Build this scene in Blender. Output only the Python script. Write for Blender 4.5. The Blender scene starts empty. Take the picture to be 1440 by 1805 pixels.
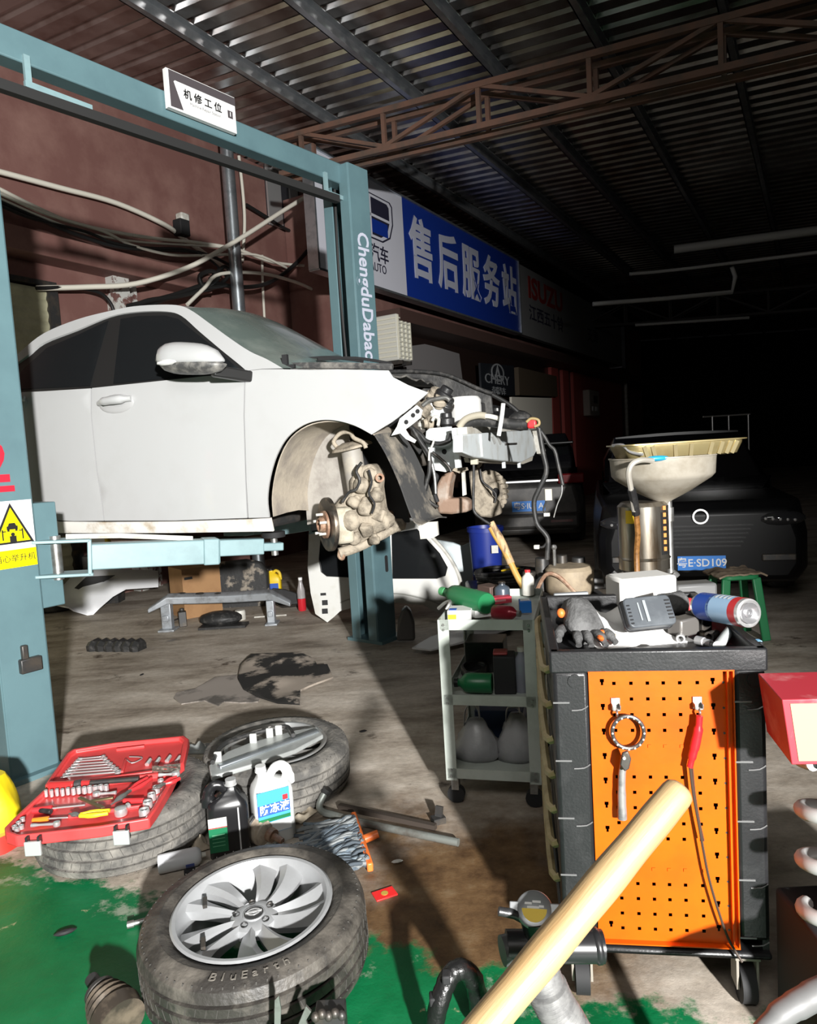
import bpy, bmesh, math, random
from math import sin, cos, pi, radians as rad, atan
from mathutils import Vector as V, Matrix as M, noise
from mathutils.geometry import delaunay_2d_cdt

random.seed(7)
SC = bpy.context.scene
COL = SC.collection

# ---------------------------------------------------------------- camera
FPX, PITCH, ROLL, EYE = 1250.0, atan(102 / 1250), atan(0.06), V((0, 0, 1.45))
FW = V((0, cos(PITCH), -sin(PITCH)))
_r0, _u0 = V((1, 0, 0)), V((0, sin(PITCH), cos(PITCH)))
RT = _r0 * cos(ROLL) - _u0 * sin(ROLL)
UP = _u0 * cos(ROLL) + _r0 * sin(ROLL)
cam = bpy.data.objects.new('camera', bpy.data.cameras.new('camera'))
COL.objects.link(cam)
cam.data.sensor_fit = 'HORIZONTAL'
cam.data.sensor_width = 36
cam.data.lens = FPX / 1440 * 36
cam.data.clip_start = 0.02
cam.matrix_world = M(((RT.x, UP.x, -FW.x, EYE.x), (RT.y, UP.y, -FW.y, EYE.y), (RT.z, UP.z, -FW.z, EYE.z), (0, 0, 0, 1)))
SC.camera = cam

# ---------------------------------------------------------------- light: night sky and one work flood lamp behind the viewer
world = bpy.data.worlds.new('night')
SC.world = world
world.use_nodes = True
world.node_tree.nodes['Background'].inputs[0].default_value = (0.62, 0.62, 0.66, 1)
world.node_tree.nodes['Background'].inputs[1].default_value = 0.008
LAMP_POS, LAMP_AIM = V((1.65, -4.3, 2.4)), V((-1.9, 4.5, 1.35))
sp = bpy.data.lights.new('flood_lamp', 'SPOT')
sp.energy = 7000
sp.color = (1.0, 0.985, 0.96)
sp.spot_size = rad(64)
sp.spot_blend = 0.7
sp.shadow_soft_size = 0.12
so = bpy.data.objects.new('flood_lamp', sp)
COL.objects.link(so)
so.location = LAMP_POS
so.rotation_euler = (LAMP_AIM - LAMP_POS).to_track_quat('-Z', 'Y').to_euler()
# added fill light behind the viewer, no real lamp; lifts the shadows
al = bpy.data.lights.new('fill_light', 'AREA')
al.shape = 'RECTANGLE'
al.size, al.size_y = 2.4, 1.2
al.energy = 75
al.color = (1.0, 0.97, 0.93)
ao = bpy.data.objects.new('fill_light', al)
COL.objects.link(ao)
ao.location = (-0.8, -1.6, 4.2)
ao.rotation_euler = (V((-0.8, 3.2, 0)) - ao.location).to_track_quat('-Z', 'Y').to_euler()
SC.view_settings.view_transform = 'Standard'
SC.view_settings.look = 'None'
SC.view_settings.gamma = 1
SC.view_settings.use_curve_mapping = False
SC.view_settings.exposure = 0.0

# ---------------------------------------------------------------- geometry of the place seen through the photograph
def ray(x, y): return FW + RT * ((x - 720) / FPX) - UP * ((y - 902.5) / FPX)
def at(x, y, Y):
    r = ray(x, y); return EYE + r * (Y / r.y)
def fl(x, y, z=0.0):
    r = ray(x, y); return EYE + r * ((z - EYE.z) / r.z)
def pl(x, y, P, N):
    r = ray(x, y); return EYE + r * ((V(P) - EYE).dot(N) / r.dot(N))
DW = V((0.504, 0.864, 0)).normalized()          # along the shop wall, away
NW = V((DW.y, -DW.x, 0))                        # out of the wall
WALL = -7.2
def wl(x, y, off=0.0): return pl(x, y, NW * (WALL + off), NW)
def wz(x, y, off=0.0):                          # wall coordinates: along, up
    q = wl(x, y, off); return q.dot(DW), q.z
def wp(t, z, off=0.0): return DW * t + NW * (WALL + off) + V((0, 0, z))
def frame(o, x, y, z): return M(((x.x, y.x, z.x, o.x), (x.y, y.y, z.y, o.y), (x.z, y.z, z.z, o.z), (0, 0, 0, 1)))
def zto(d, o=V((0, 0, 0))):                     # matrix whose z axis runs along d
    return M.Translation(o) @ V(d).to_track_quat('Z', 'Y').to_matrix().to_4x4()
def rz(a, o=(0, 0, 0)): return M.Translation(V(o)) @ M.Rotation(a, 4, 'Z')
def TR(x, y, z): return M.Translation(V((x, y, z)))
def RX(a): return M.Rotation(rad(a), 4, 'X')
def RY(a): return M.Rotation(rad(a), 4, 'Y')
def RZ(a): return M.Rotation(rad(a), 4, 'Z')

# ---------------------------------------------------------------- materials
def mat(name, c, rough=0.5, metal=0.0, c2=None, scale=6.0, amt=(0.45, 0.65), bump=0.0, bscale=40.0, spec=0.5, coat=0.0, trans=0.0, emit=0.0, alpha=1.0, stretch=None, r2=None, detail=6):
    m = bpy.data.materials.new(name)
    m.use_nodes = True
    nt = m.node_tree
    b = nt.nodes['Principled BSDF']
    b.inputs['Base Color'].default_value = (*c, 1)
    b.inputs['Roughness'].default_value = rough
    b.inputs['Metallic'].default_value = metal
    b.inputs['Specular IOR Level'].default_value = spec
    b.inputs['Coat Weight'].default_value = coat
    b.inputs['Coat Roughness'].default_value = 0.06
    b.inputs['Transmission Weight'].default_value = trans
    b.inputs['Alpha'].default_value = alpha
    if emit:
        b.inputs['Emission Color'].default_value = (*c, 1)
        b.inputs['Emission Strength'].default_value = emit
    tc = nt.nodes.new('ShaderNodeTexCoord')
    src = tc.outputs['Object']
    if stretch:
        mp = nt.nodes.new('ShaderNodeMapping')
        mp.inputs['Scale'].default_value = stretch
        nt.links.new(src, mp.inputs[0]); src = mp.outputs[0]
    if c2 is not None:
        n = nt.nodes.new('ShaderNodeTexNoise')
        n.inputs['Scale'].default_value = scale
        n.inputs['Detail'].default_value = detail
        n.inputs['Roughness'].default_value = 0.62
        nt.links.new(src, n.inputs['Vector'])
        r = nt.nodes.new('ShaderNodeValToRGB')
        r.color_ramp.elements[0].position, r.color_ramp.elements[1].position = amt
        r.color_ramp.elements[0].color = (*c, 1)
        r.color_ramp.elements[1].color = (*c2, 1)
        nt.links.new(n.outputs['Fac'], r.inputs[0])
        nt.links.new(r.outputs[0], b.inputs['Base Color'])
        if r2 is not None:
            mr = nt.nodes.new('ShaderNodeMapRange')
            mr.inputs[1].default_value, mr.inputs[2].default_value = amt
            mr.inputs[3].default_value, mr.inputs[4].default_value = rough, r2
            nt.links.new(n.outputs['Fac'], mr.inputs[0])
            nt.links.new(mr.outputs[0], b.inputs['Roughness'])
    if bump:
        n2 = nt.nodes.new('ShaderNodeTexNoise')
        n2.inputs['Scale'].default_value = bscale
        n2.inputs['Detail'].default_value = 5
        nt.links.new(src, n2.inputs['Vector'])
        bp = nt.nodes.new('ShaderNodeBump')
        bp.inputs['Strength'].default_value = bump
        bp.inputs['Distance'].default_value = 0.01
        nt.links.new(n2.outputs['Fac'], bp.inputs['Height'])
        nt.links.new(bp.outputs[0], b.inputs['Normal'])
    return m

# ---------------------------------------------------------------- mesh builder
class MB:
    def __init__(s): s.bm = bmesh.new(); s.mi = 0
    def _add(s, vs, fs, T=None, smooth=None):
        bv = [s.bm.verts.new((T @ V(v)) if T is not None else V(v)) for v in vs]
        for f in fs:
            if len(set(f)) < 3: continue
            try:
                nf = s.bm.faces.new([bv[i] for i in f]); nf.material_index = s.mi
            except ValueError: pass
        return s
    def box(s, c, d, T=None, taper=1.0):
        x, y, z = d[0] / 2, d[1] / 2, d[2] / 2
        vs = [(c[0] + i * x * (taper if k > 0 else 1), c[1] + j * y * (taper if k > 0 else 1), c[2] + k * z) for k in (-1, 1) for j in (-1, 1) for i in (-1, 1)]
        return s._add(vs, [(0, 2, 3, 1), (4, 5, 7, 6), (0, 1, 5, 4), (2, 6, 7, 3), (0, 4, 6, 2), (1, 3, 7, 5)], T)
    def bar(s, p0, p1, w, h, up=(0, 0, 1)):          # rectangular bar between two points
        p0, p1 = V(p0), V(p1); d = p1 - p0; L = d.length; d.normalize()
        u = V(up); x = d.cross(u)
        if x.length < 1e-4: x = d.cross(V((1, 0, 0)))
        x.normalize(); y = x.cross(d)
        return s.box((0, 0, L / 2), (w, h, L), frame(p0, x, y, d))
    def lathe(s, prof, n=24, T=None, arc=None):
        vs, fs = [], []
        k = len(prof); full = arc is None; a1 = 2 * pi if full else arc
        nn = n if full else n + 1
        for i in range(nn):
            a = a1 * i / n
            for r, z in prof: vs.append((r * cos(a), r * sin(a), z))
        for i in range(n):
            j = (i + 1) % nn
            for q in range(k - 1): fs.append((i * k + q, j * k + q, j * k + q + 1, i * k + q + 1))
        s._add(vs, fs, T)
        return s
    def cyl(s, p0, p1, r0, r1=None, n=16):
        p0, p1 = V(p0), V(p1); r1 = r0 if r1 is None else r1
        L = (p1 - p0).length
        return s.lathe([(0, 0), (r0, 0), (r1, L), (0, L)], n, zto(p1 - p0, p0))
    def tube(s, pts, r, n=8, sub=0, closed=False, flat=1.0):
        pts = [V(q) for q in pts]
        if sub: pts = spline(pts, sub, closed)
        k = len(pts)
        rs = r if isinstance(r, (list, tuple)) else [r] * k
        if len(rs) != k: rs = [rs[min(len(rs) - 1, int(i * len(rs) / k))] for i in range(k)]
        vs, fs = [], []
        prev = None
        for i in range(k):
            d = (pts[(i + 1) % k] - pts[i - 1]) if closed else (pts[min(i + 1, k - 1)] - pts[max(i - 1, 0)])
            d.normalize()
            if prev is None:
                x = d.cross(V((0, 0, 1)))
                if x.length < 0.05: x = d.cross(V((1, 0, 0)))
            else: x = prev - d * prev.dot(d)
            x.normalize(); prev = x; y = d.cross(x)
            for j in range(n):
                a = 2 * pi * j / n
                vs.append(pts[i] + (x * cos(a) + y * sin(a) * flat) * rs[i])
        for i in range(k if closed else k - 1):
            i2 = (i + 1) % k
            for j in range(n):
                j2 = (j + 1) % n
                fs.append((i * n + j, i * n + j2, i2 * n + j2, i2 * n + j))
        if not closed: fs += [tuple(range(n))[::-1], tuple((k - 1) * n + j for j in range(n))]
        return s._add(vs, fs)
    def prism(s, poly, h, T=None, z0=0.0):             # outline in xy, extruded along z
        k = len(poly)
        vs = [(x, y, z0) for x, y in poly] + [(x, y, z0 + h) for x, y in poly]
        fs = [(i, (i + 1) % k, k + (i + 1) % k, k + i) for i in range(k)]
        fs += [tuple(range(k))[::-1], tuple(range(k, 2 * k))]
        return s._add(vs, fs, T)
    def ball(s, c, r, n=12, T=None):
        r = (r, r, r) if not isinstance(r, (tuple, list)) else r
        vs, fs = [], []
        m = max(5, n // 2 + 1)
        for i in range(m):
            b = -pi / 2 + pi * i / (m - 1)
            for j in range(n):
                a = 2 * pi * j / n
                vs.append((c[0] + r[0] * cos(b) * cos(a), c[1] + r[1] * cos(b) * sin(a), c[2] + r[2] * sin(b)))
        for i in range(m - 1):
            for j in range(n): fs.append((i * n + j, i * n + (j + 1) % n, (i + 1) * n + (j + 1) % n, (i + 1) * n + j))
        return s._add(vs, fs, T)
    def grid(s, fn, nu, nv, T=None, wrap=False):
        vs = [fn(i / nu, j / nv) for i in range(nu + 1) for j in range(nv + 1)]
        w = nv + 1
        return s._add(vs, [(i * w + j, (i + 1) * w + j, (i + 1) * w + j + 1, i * w + j + 1) for i in range(nu) for j in range(nv)], T)
    def skin(s, rings, closed=True, caps=True):       # loft through rings of equal count
        n = len(rings[0]); vs = [q for r in rings for q in r]; fs = []
        for i in range(len(rings) - 1):
            for j in range(n if closed else n - 1):
                fs.append((i * n + j, i * n + (j + 1) % n, (i + 1) * n + (j + 1) % n, (i + 1) * n + j))
        if caps: fs += [tuple(range(n))[::-1], tuple((len(rings) - 1) * n + j for j in range(n))]
        return s._add(vs, fs)
    def sheet(s, loop, fn, step=0.05, holes=()):       # fine sheet over a 2-D outline, put in space by fn
        lo = [min(q[i] for q in loop) for i in (0, 1)]; hi = [max(q[i] for q in loop) for i in (0, 1)]
        pts = [V(q) for q in loop]; loops = [list(range(len(loop)))]
        for h in holes:
            loops.append(list(range(len(pts), len(pts) + len(h)))); pts += [V(q) for q in h]
        edges = [(l[i], l[(i + 1) % len(l)]) for l in loops for i in range(len(l))]
        ok = lambda x, y: inside((x, y), loop) and not any(inside((x, y), h) for h in holes)
        nx, ny = int((hi[0] - lo[0]) / step) + 1, int((hi[1] - lo[1]) / step) + 1
        for i in range(nx + 1):
            for j in range(ny + 1):
                x, y = lo[0] + (i + 0.5 * (j % 2)) * step, lo[1] + j * step
                if ok(x, y): pts.append(V((x, y)))
        vs, _, fs, *_ = delaunay_2d_cdt(pts, edges, [], 0, 1e-5)
        out = []
        for t in fs:
            c = sum((vs[i] for i in t), V((0, 0))) / len(t)
            if ok(c.x, c.y): out.append(tuple(t))
        return s._add([fn(q.x, q.y) for q in vs], out)
    def build(s, name, mats, parent=None, T=None, angle=40, bevel=0.0, solid=0.0, sub=0, flip=False, seg=2):
        bmesh.ops.remove_doubles(s.bm, verts=s.bm.verts, dist=1e-6)
        bmesh.ops.recalc_face_normals(s.bm, faces=s.bm.faces)
        if flip: bmesh.ops.reverse_faces(s.bm, faces=s.bm.faces)
        me = bpy.data.meshes.new(name)
        s.bm.to_mesh(me); s.bm.free()
        for m in (mats if isinstance(mats, (list, tuple)) else [mats]): me.materials.append(m)
        me.polygons.foreach_set('use_smooth', [True] * len(me.polygons))
        me.set_sharp_from_angle(angle=rad(angle))
        o = bpy.data.objects.new(name, me)
        COL.objects.link(o)
        if T is not None: o.matrix_world = T
        if parent is not None: o.parent = parent
        if solid:
            q = o.modifiers.new('solid', 'SOLIDIFY'); q.thickness = solid; q.offset = -1
            q = o.modifiers.new('split', 'EDGE_SPLIT'); q.split_angle = rad(max(angle, 40)); q.use_edge_sharp = False
        if bevel:
            q = o.modifiers.new('bevel', 'BEVEL'); q.width = bevel; q.segments = seg; q.limit_method = 'ANGLE'; q.angle_limit = rad(35)
        if sub:
            q = o.modifiers.new('sub', 'SUBSURF'); q.levels = q.render_levels = sub
        return o

def inside(p, poly):
    x, y = p; c = False; j = len(poly) - 1
    for i in range(len(poly)):
        xi, yi = poly[i][0], poly[i][1]; xj, yj = poly[j][0], poly[j][1]
        if (yi > y) != (yj > y) and x < (xj - xi) * (y - yi) / (yj - yi) + xi: c = not c
        j = i
    return c
def spline(p, k, closed=False):
    out = []; n = len(p)
    p = [V(q) for q in p]
    for i in range(n if closed else n - 1):
        g = (lambda j: p[j % n]) if closed else (lambda j: p[min(max(j, 0), n - 1)])
        a, b, c, d = g(i - 1), g(i), g(i + 1), g(i + 2)
        for j in range(k):
            t = j / k
            out.append(0.5 * (2 * b + (c - a) * t + (2 * a - 5 * b + 4 * c - d) * t * t + (3 * b - a - 3 * c + d) * t ** 3))
    if not closed: out.append(p[-1].copy())
    return out
def rrect(w, h, r, n=5, cx=0, cy=0):
    o = []
    for sx, sy, a0 in ((1, 1, 0), (-1, 1, 90), (-1, -1, 180), (1, -1, 270)):
        for i in range(n):
            a = rad(a0 + 90 * i / (n - 1)); o.append((cx + sx * (w / 2 - r) + r * cos(a), cy + sy * (h / 2 - r) + r * sin(a)))
    return o
def circ(r, n=24, cx=0, cy=0, a0=0.0): return [(cx + r * cos(a0 + 2 * pi * i / n), cy + r * sin(a0 + 2 * pi * i / n)) for i in range(n)]

# ---------------------------------------------------------------- things
def tag(o, label, cat, group=None, kind=None):
    o['label'] = label; o['category'] = cat
    if group: o['group'] = group
    if kind: o['kind'] = kind
    return o
def thing(name, label, cat, T=None, group=None):
    o = bpy.data.objects.new(name, None); COL.objects.link(o)
    o.empty_display_size = 0.1
    if T is not None: o.matrix_world = T
    return tag(o, label, cat, group)
def struct(o):
    o['kind'] = 'structure'; return o
def dup(root, T, label, group=None):
    r = root.copy(); COL.objects.link(r); r.matrix_world = T; r['label'] = label
    if group: r['group'] = group
    for ch in list(root.children):
        c = ch.copy(); COL.objects.link(c); c.parent = r
        for g in list(ch.children):
            d = g.copy(); COL.objects.link(d); d.parent = c
    return r
_fonts = {}
def text(name, body, size, m, parent=None, T=None, thick=0.002, bold=0.0, align='CENTER', space=1.0, sx=1.0, label=None, join=None):
    cu = bpy.data.curves.new(name, 'FONT')
    cu.body = body; cu.size = size; cu.extrude = thick; cu.offset = bold * size
    cu.align_x = align; cu.align_y = 'CENTER'; cu.space_character = space; cu.resolution_u = 3
    t = bpy.data.objects.new('tmp', cu); COL.objects.link(t)
    me = bpy.data.meshes.new_from_object(t.evaluated_get(bpy.context.evaluated_depsgraph_get()))
    bpy.data.objects.remove(t); bpy.data.curves.remove(cu)
    me.name = name
    if sx != 1.0: me.transform(M.Diagonal((sx, 1, 1, 1)))
    me.materials.clear(); me.materials.append(m)
    o = bpy.data.objects.new(name, me); COL.objects.link(o)
    if T is not None: o.matrix_world = T
    if parent is not None: o.parent = parent
    if label: o['label'] = label
    return o

# ---------------------------------------------------------------- shared materials
DUST = (0.33, 0.29, 0.23)
m_teal = mat('teal lift paint', (0.105, 0.185, 0.205), 0.42, c2=(0.085, 0.15, 0.17), scale=3, amt=(0.4, 0.75), bump=0.05)
m_teal2 = mat('pale teal arm paint', (0.21, 0.32, 0.34), 0.4, c2=(0.17, 0.26, 0.28), scale=9, amt=(0.4, 0.75))
m_black = mat('black plastic', (0.018, 0.018, 0.019), 0.38, c2=(0.05, 0.05, 0.05), scale=14, amt=(0.5, 0.8), bump=0.1, bscale=120)
m_matte = mat('matte black', (0.012, 0.012, 0.013), 0.75)
m_rubber = mat('black hose rubber', (0.02, 0.02, 0.02), 0.5, c2=(0.09, 0.085, 0.08), scale=25, amt=(0.5, 0.75))
m_dark = mat('dark grey steel', (0.06, 0.06, 0.06), 0.45, 0.6, c2=(0.1, 0.085, 0.07), scale=12)
m_chrome = mat('chrome tool steel', (0.72, 0.72, 0.72), 0.28, 0.7)
m_steel = mat('dull steel', (0.42, 0.42, 0.41), 0.42, 0.85, c2=(0.25, 0.24, 0.22), scale=14)
m_galv = mat('galvanised steel', (0.46, 0.50, 0.53), 0.33, 0.85, c2=(0.34, 0.38, 0.41), scale=9)
m_white = mat('white paint', (0.78, 0.78, 0.77), 0.45)
m_offw = mat('off white plastic', (0.62, 0.61, 0.56), 0.5, c2=(0.45, 0.43, 0.38), scale=10)
m_red = mat('red plastic', (0.55, 0.03, 0.035), 0.4)
m_yellow = mat('yellow plastic', (0.80, 0.55, 0.02), 0.42)
m_blue = mat('blue plastic', (0.03, 0.10, 0.45), 0.42)
m_green = mat('green plastic', (0.015, 0.15, 0.055), 0.35)
m_rust = mat('rusty steel', (0.25, 0.14, 0.09), 0.7, 0.3, c2=(0.42, 0.31, 0.22), scale=22, bump=0.3)
m_dusty = mat('dust covered metal', (0.36, 0.31, 0.24), 0.8, 0.0, c2=(0.10, 0.085, 0.065), scale=13, amt=(0.46, 0.68), bump=0.4, bscale=60)
m_wood = mat('pale ash wood', (0.5, 0.34, 0.17), 0.5, c2=(0.34, 0.2, 0.09), scale=5, stretch=(6, 6, 0.8), amt=(0.5, 0.8), bump=0.05)
m_cable_w = mat('cream cable sheath', (0.72, 0.69, 0.60), 0.55)
m_cable_k = mat('black cable sheath', (0.012, 0.012, 0.012), 0.5)
# ================================================================ SETTING
def floor_mat():
    m = bpy.data.materials.new('worn floor'); m.use_nodes = True
    nt = m.node_tree; L = nt.links.new; N = nt.nodes.new
    b = nt.nodes['Principled BSDF']
    tc = N('ShaderNodeTexCoord'); P = tc.outputs['Object']
    def nz(scale, detail=6, rough=0.6, st=None):
        n = N('ShaderNodeTexNoise'); n.inputs['Scale'].default_value = scale; n.inputs['Detail'].default_value = detail; n.inputs['Roughness'].default_value = rough
        if st:
            mp = N('ShaderNodeMapping'); mp.inputs['Scale'].default_value = st; mp.inputs['Rotation'].default_value = (0, 0, rad(-30)); L(P, mp.inputs[0]); L(mp.outputs[0], n.inputs['Vector'])
        else: L(P, n.inputs['Vector'])
        return n.outputs['Fac']
    def ramp(f, p, c):
        r = N('ShaderNodeValToRGB'); e = r.color_ramp.elements
        while len(e) < len(p): e.new(0.5)
        for i, (q, k) in enumerate(zip(p, c)): e[i].position = q; e[i].color = (*k, 1) if len(k) == 3 else k
        L(f, r.inputs[0]); return r.outputs[0]
    def mix(f, a, c):
        x = N('ShaderNodeMix'); x.data_type = 'RGBA'; L(f, x.inputs[0]); L(a, x.inputs[6])
        if isinstance(c, tuple): x.inputs[7].default_value = (*c, 1)
        else: L(c, x.inputs[7])
        return x.outputs[2]
    def math_(op, a, c):
        x = N('ShaderNodeMath'); x.operation = op; x.use_clamp = False
        for i, k in enumerate((a, c)):
            if isinstance(k, (int, float)): x.inputs[i].default_value = k
            else: L(k, x.inputs[i])
        return x.outputs[0]
    def smooth(v, lo, hi):
        x = N('ShaderNodeMapRange'); x.interpolation_type = 'SMOOTHSTEP'; L(v, x.inputs[0]); x.inputs[1].default_value = lo; x.inputs[2].default_value = hi; return x.outputs[0]
    con = ramp(nz(1.3, 8, 0.68, (1, 2.6, 1)), (0.3, 0.47, 0.62, 0.8), ((0.13, 0.105, 0.08), (0.33, 0.285, 0.235), (0.47, 0.42, 0.36), (0.56, 0.51, 0.45)))
    fine = ramp(nz(26, 5, 0.7), (0.3, 0.7), ((0.95, 0.95, 0.95), (1.3, 1.3, 1.3)))
    mm = N('ShaderNodeMix'); mm.data_type = 'RGBA'; mm.blend_type = 'MULTIPLY'; mm.inputs[0].default_value = 1; L(con, mm.inputs[6]); L(fine, mm.inputs[7]); con = mm.outputs[2]
    stain = smooth(nz(2.6, 7, 0.7), 0.60, 0.70)
    con = mix(stain, con, (0.07, 0.05, 0.035))
    sep = N('ShaderNodeSeparateXYZ'); L(P, sep.inputs[0]); X, Y = sep.outputs[0], sep.outputs[1]
    # wet rusty dirt beside the paint edge
    dx = math_('SUBTRACT', X, 0.12); dy = math_('SUBTRACT', Y, 2.15)
    d = math_('SQRT', math_('ADD', math_('MULTIPLY', dx, dx), math_('MULTIPLY', math_('MULTIPLY', dy, dy), 0.8)), 0)
    wet = smooth(math_('ADD', d, math_('MULTIPLY', nz(3.0, 6, 0.65), 0.9)), 1.25, 0.75)
    rust = ramp(nz(7, 7, 0.7), (0.35, 0.55, 0.75), ((0.06, 0.032, 0.015), (0.13, 0.075, 0.035), (0.20, 0.14, 0.08)))
    con = mix(wet, con, rust)
    # green epoxy paint on the near side of a worn edge
    edge = math_('SUBTRACT', Y, math_('ADD', math_('MULTIPLY', X, -0.42), 1.93))
    edge = math_('ADD', edge, math_('MULTIPLY', math_('SUBTRACT', nz(5, 6, 0.65), 0.5), 0.5))
    gm = smooth(edge, 0.03, -0.03)
    chip = smooth(nz(9, 9, 0.75), 0.64, 0.68)
    wear = smooth(math_('ADD', math_('MULTIPLY', nz(3.2, 8, 0.75), 1.0), math_('MULTIPLY', math_('ABSOLUTE', math_('ADD', edge, 0.12), 0), -0.9)), 0.50, 0.6)
    grn = ramp(nz(2.2, 7, 0.6), (0.3, 0.5, 0.72), ((0.001, 0.075, 0.022), (0.003, 0.125, 0.04), (0.012, 0.17, 0.065)))
    grn = mix(chip, grn, (0.30, 0.30, 0.17))
    grn = mix(wear, grn, (0.22, 0.27, 0.2))
    colr = mix(gm, con, grn)
    L(colr, b.inputs['Base Color'])
    rr = N('ShaderNodeMapRange'); L(stain, rr.inputs[0]); rr.inputs[3].default_value = 0.62; rr.inputs[4].default_value = 0.3
    r2 = N('ShaderNodeMix'); r2.data_type = 'FLOAT'; L(math_('MAXIMUM', gm, math_('MULTIPLY', wet, 0.6)), r2.inputs[0]); L(rr.outputs[0], r2.inputs[2]); r2.inputs[3].default_value = 0.42
    L(r2.outputs[0], b.inputs['Roughness'])
    b.inputs['Specular IOR Level'].default_value = 0.22
    bp = N('ShaderNodeBump'); bp.inputs['Strength'].default_value = 0.35; bp.inputs['Distance'].default_value = 0.01
    L(math_('ADD', nz(14, 8, 0.7), math_('MULTIPLY', gm, -0.2)), bp.inputs['Height']); L(bp.outputs[0], b.inputs['Normal'])
    return m
b = MB(); b.box((4, 10, -0.1), (40, 50, 0.2)); struct(b.build('floor', floor_mat()))

m_wall = mat('maroon plaster', (0.17, 0.078, 0.066), 0.75, c2=(0.27, 0.15, 0.125), scale=1.6, amt=(0.42, 0.75), bump=0.2, bscale=9, detail=9)
m_maroon = mat('maroon door paint', (0.09, 0.022, 0.02), 0.6, c2=(0.12, 0.04, 0.03), scale=3)
def wbox(mb, t0, t1, z0, z1, o0, o1):
    return mb.prism([(t0, z0), (t1, z0), (t1, z1), (t0, z1)], o1 - o0, frame(wp(0, 0, o0), DW, V((0, 0, 1)), NW))
CEIL0, CSL = 5.88, 0.062                           # roof height at the wall, fall per metre out from it
def cz(s): return CEIL0 - CSL * s
b = MB(); wbox(b, -9, 33, 0, CEIL0, -0.25, 0.0); struct(b.build('wall_left', m_wall))
b = MB(); b.mi = 0
b.prism([(0, 0), (16, 0), (16, 4.85), (0, 5.84)], 0.2, frame(wp(33, 0, 0), NW, V((0, 0, 1)), DW)); struct(b.build('wall_end', mat('night dark black', (0.004, 0.004, 0.004), 0.9)))  # near-black end wall: the dark of night is put into its colour
# corrugated sheet roof
b = MB(); prof = []
t = -9.0
while t < 34:
    prof += [(t, 0), (t + 0.14, 0), (t + 0.165, 0.035), (t + 0.215, 0.035)]; t += 0.24
rows = [-0.1, 3, 6, 9, 12, 15.2]
vs = [wp(t, cz(s) + h, s) for s in rows for t, h in prof]
n = len(prof)
b._add(vs, [(i * n + j, i * n + j + 1, (i + 1) * n + j + 1, (i + 1) * n + j) for i in range(len(rows) - 1) for j in range(n - 1)])
struct(b.build('ceiling', mat('zinc roof sheet', (0.44, 0.43, 0.42), 0.27, 0.9, c2=(0.22, 0.17, 0.15), scale=2.2, amt=(0.4, 0.7)), solid=0.002, angle=20))
# lintel ledge over the left doorway
tl0, zl0 = wz(0, 392, 0.3); tl1, zl1 = wz(372, 482, 0.3)
zl = (zl0 + zl1) / 2
b = MB(); wbox(b, tl0 - 4, tl1, zl - 0.24, zl, 0, 0.3); struct(b.build('trim_1', m_wall, bevel=0.01))
# dark doorway recess right of the ledge, peeling post
tp0, _ = wz(186, 500); tp1, _ = wz(234, 500)
b = MB(); wbox(b, tp0, tp0 + 0.22, 0, zl - 0.24, 0, 0.14); wbox(b, tp0 + 0.33, tp1 - 0.02, 0, zl - 0.24, 0, 0.08)
struct(b.build('trim_2', mat('peeling white post', (0.55, 0.55, 0.52), 0.6, c2=(0.16, 0.08, 0.07), scale=9, amt=(0.5, 0.56))))
# cream roller shutter
ts, zs = wz(78, 506, 0.05)
b = MB(); k = 0; z = zs - 0.02
while z > 0.05:
    h = 0.115
    b.grid(lambda u, v, z=z: wp(ts - 4 * u, z - h * v, 0.06 + 0.02 * sin(pi * min(1, v * 1.15))), 1, 5); z -= h
struct(b.build('door_1', mat('cream shutter slats', (0.55, 0.53, 0.36), 0.5, c2=(0.42, 0.40, 0.27), scale=4), angle=30))
b = MB(); wbox(b, ts, ts + 0.12, 0, zs, 0, 0.1); wbox(b, ts - 4, ts + 0.1, zs, zs + 0.05, 0, 0.12); struct(b.build('trim_3', m_dark))
# high window beside the lift
tw0, zw1 = wz(464, 290); tw1, zw0 = wz(526, 405)
b = MB(); wbox(b, tw0, tw1 + 0.05, zw0 - .1, zw1, 0.0, 0.02); w = struct(b.build('window_1', mat('dirty pane', (0.03, 0.03, 0.035), 0.15)))
b = MB(); dwt = tw1 - tw0
for u0, u1 in ((0.0, 0.42), (0.72, 0.98)): wbox(b, tw0 + dwt * u0, tw0 + dwt * u1, zw0 - .1, zw1, 0.02, 0.05)
b.build('window_frame', mat('bare aluminium', (0.5, 0.5, 0.5), 0.4, 0.6), w)
# dark doorway behind the far post
b = MB(); t0, _ = wz(528, 400); t1, _ = wz(640, 500); wbox(b, t0, t1, 0, 5.7, 0.0, 0.03); struct(b.build('trim_4', mat('black sheet', (0.012, 0.011, 0.011), 0.7)))
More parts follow.
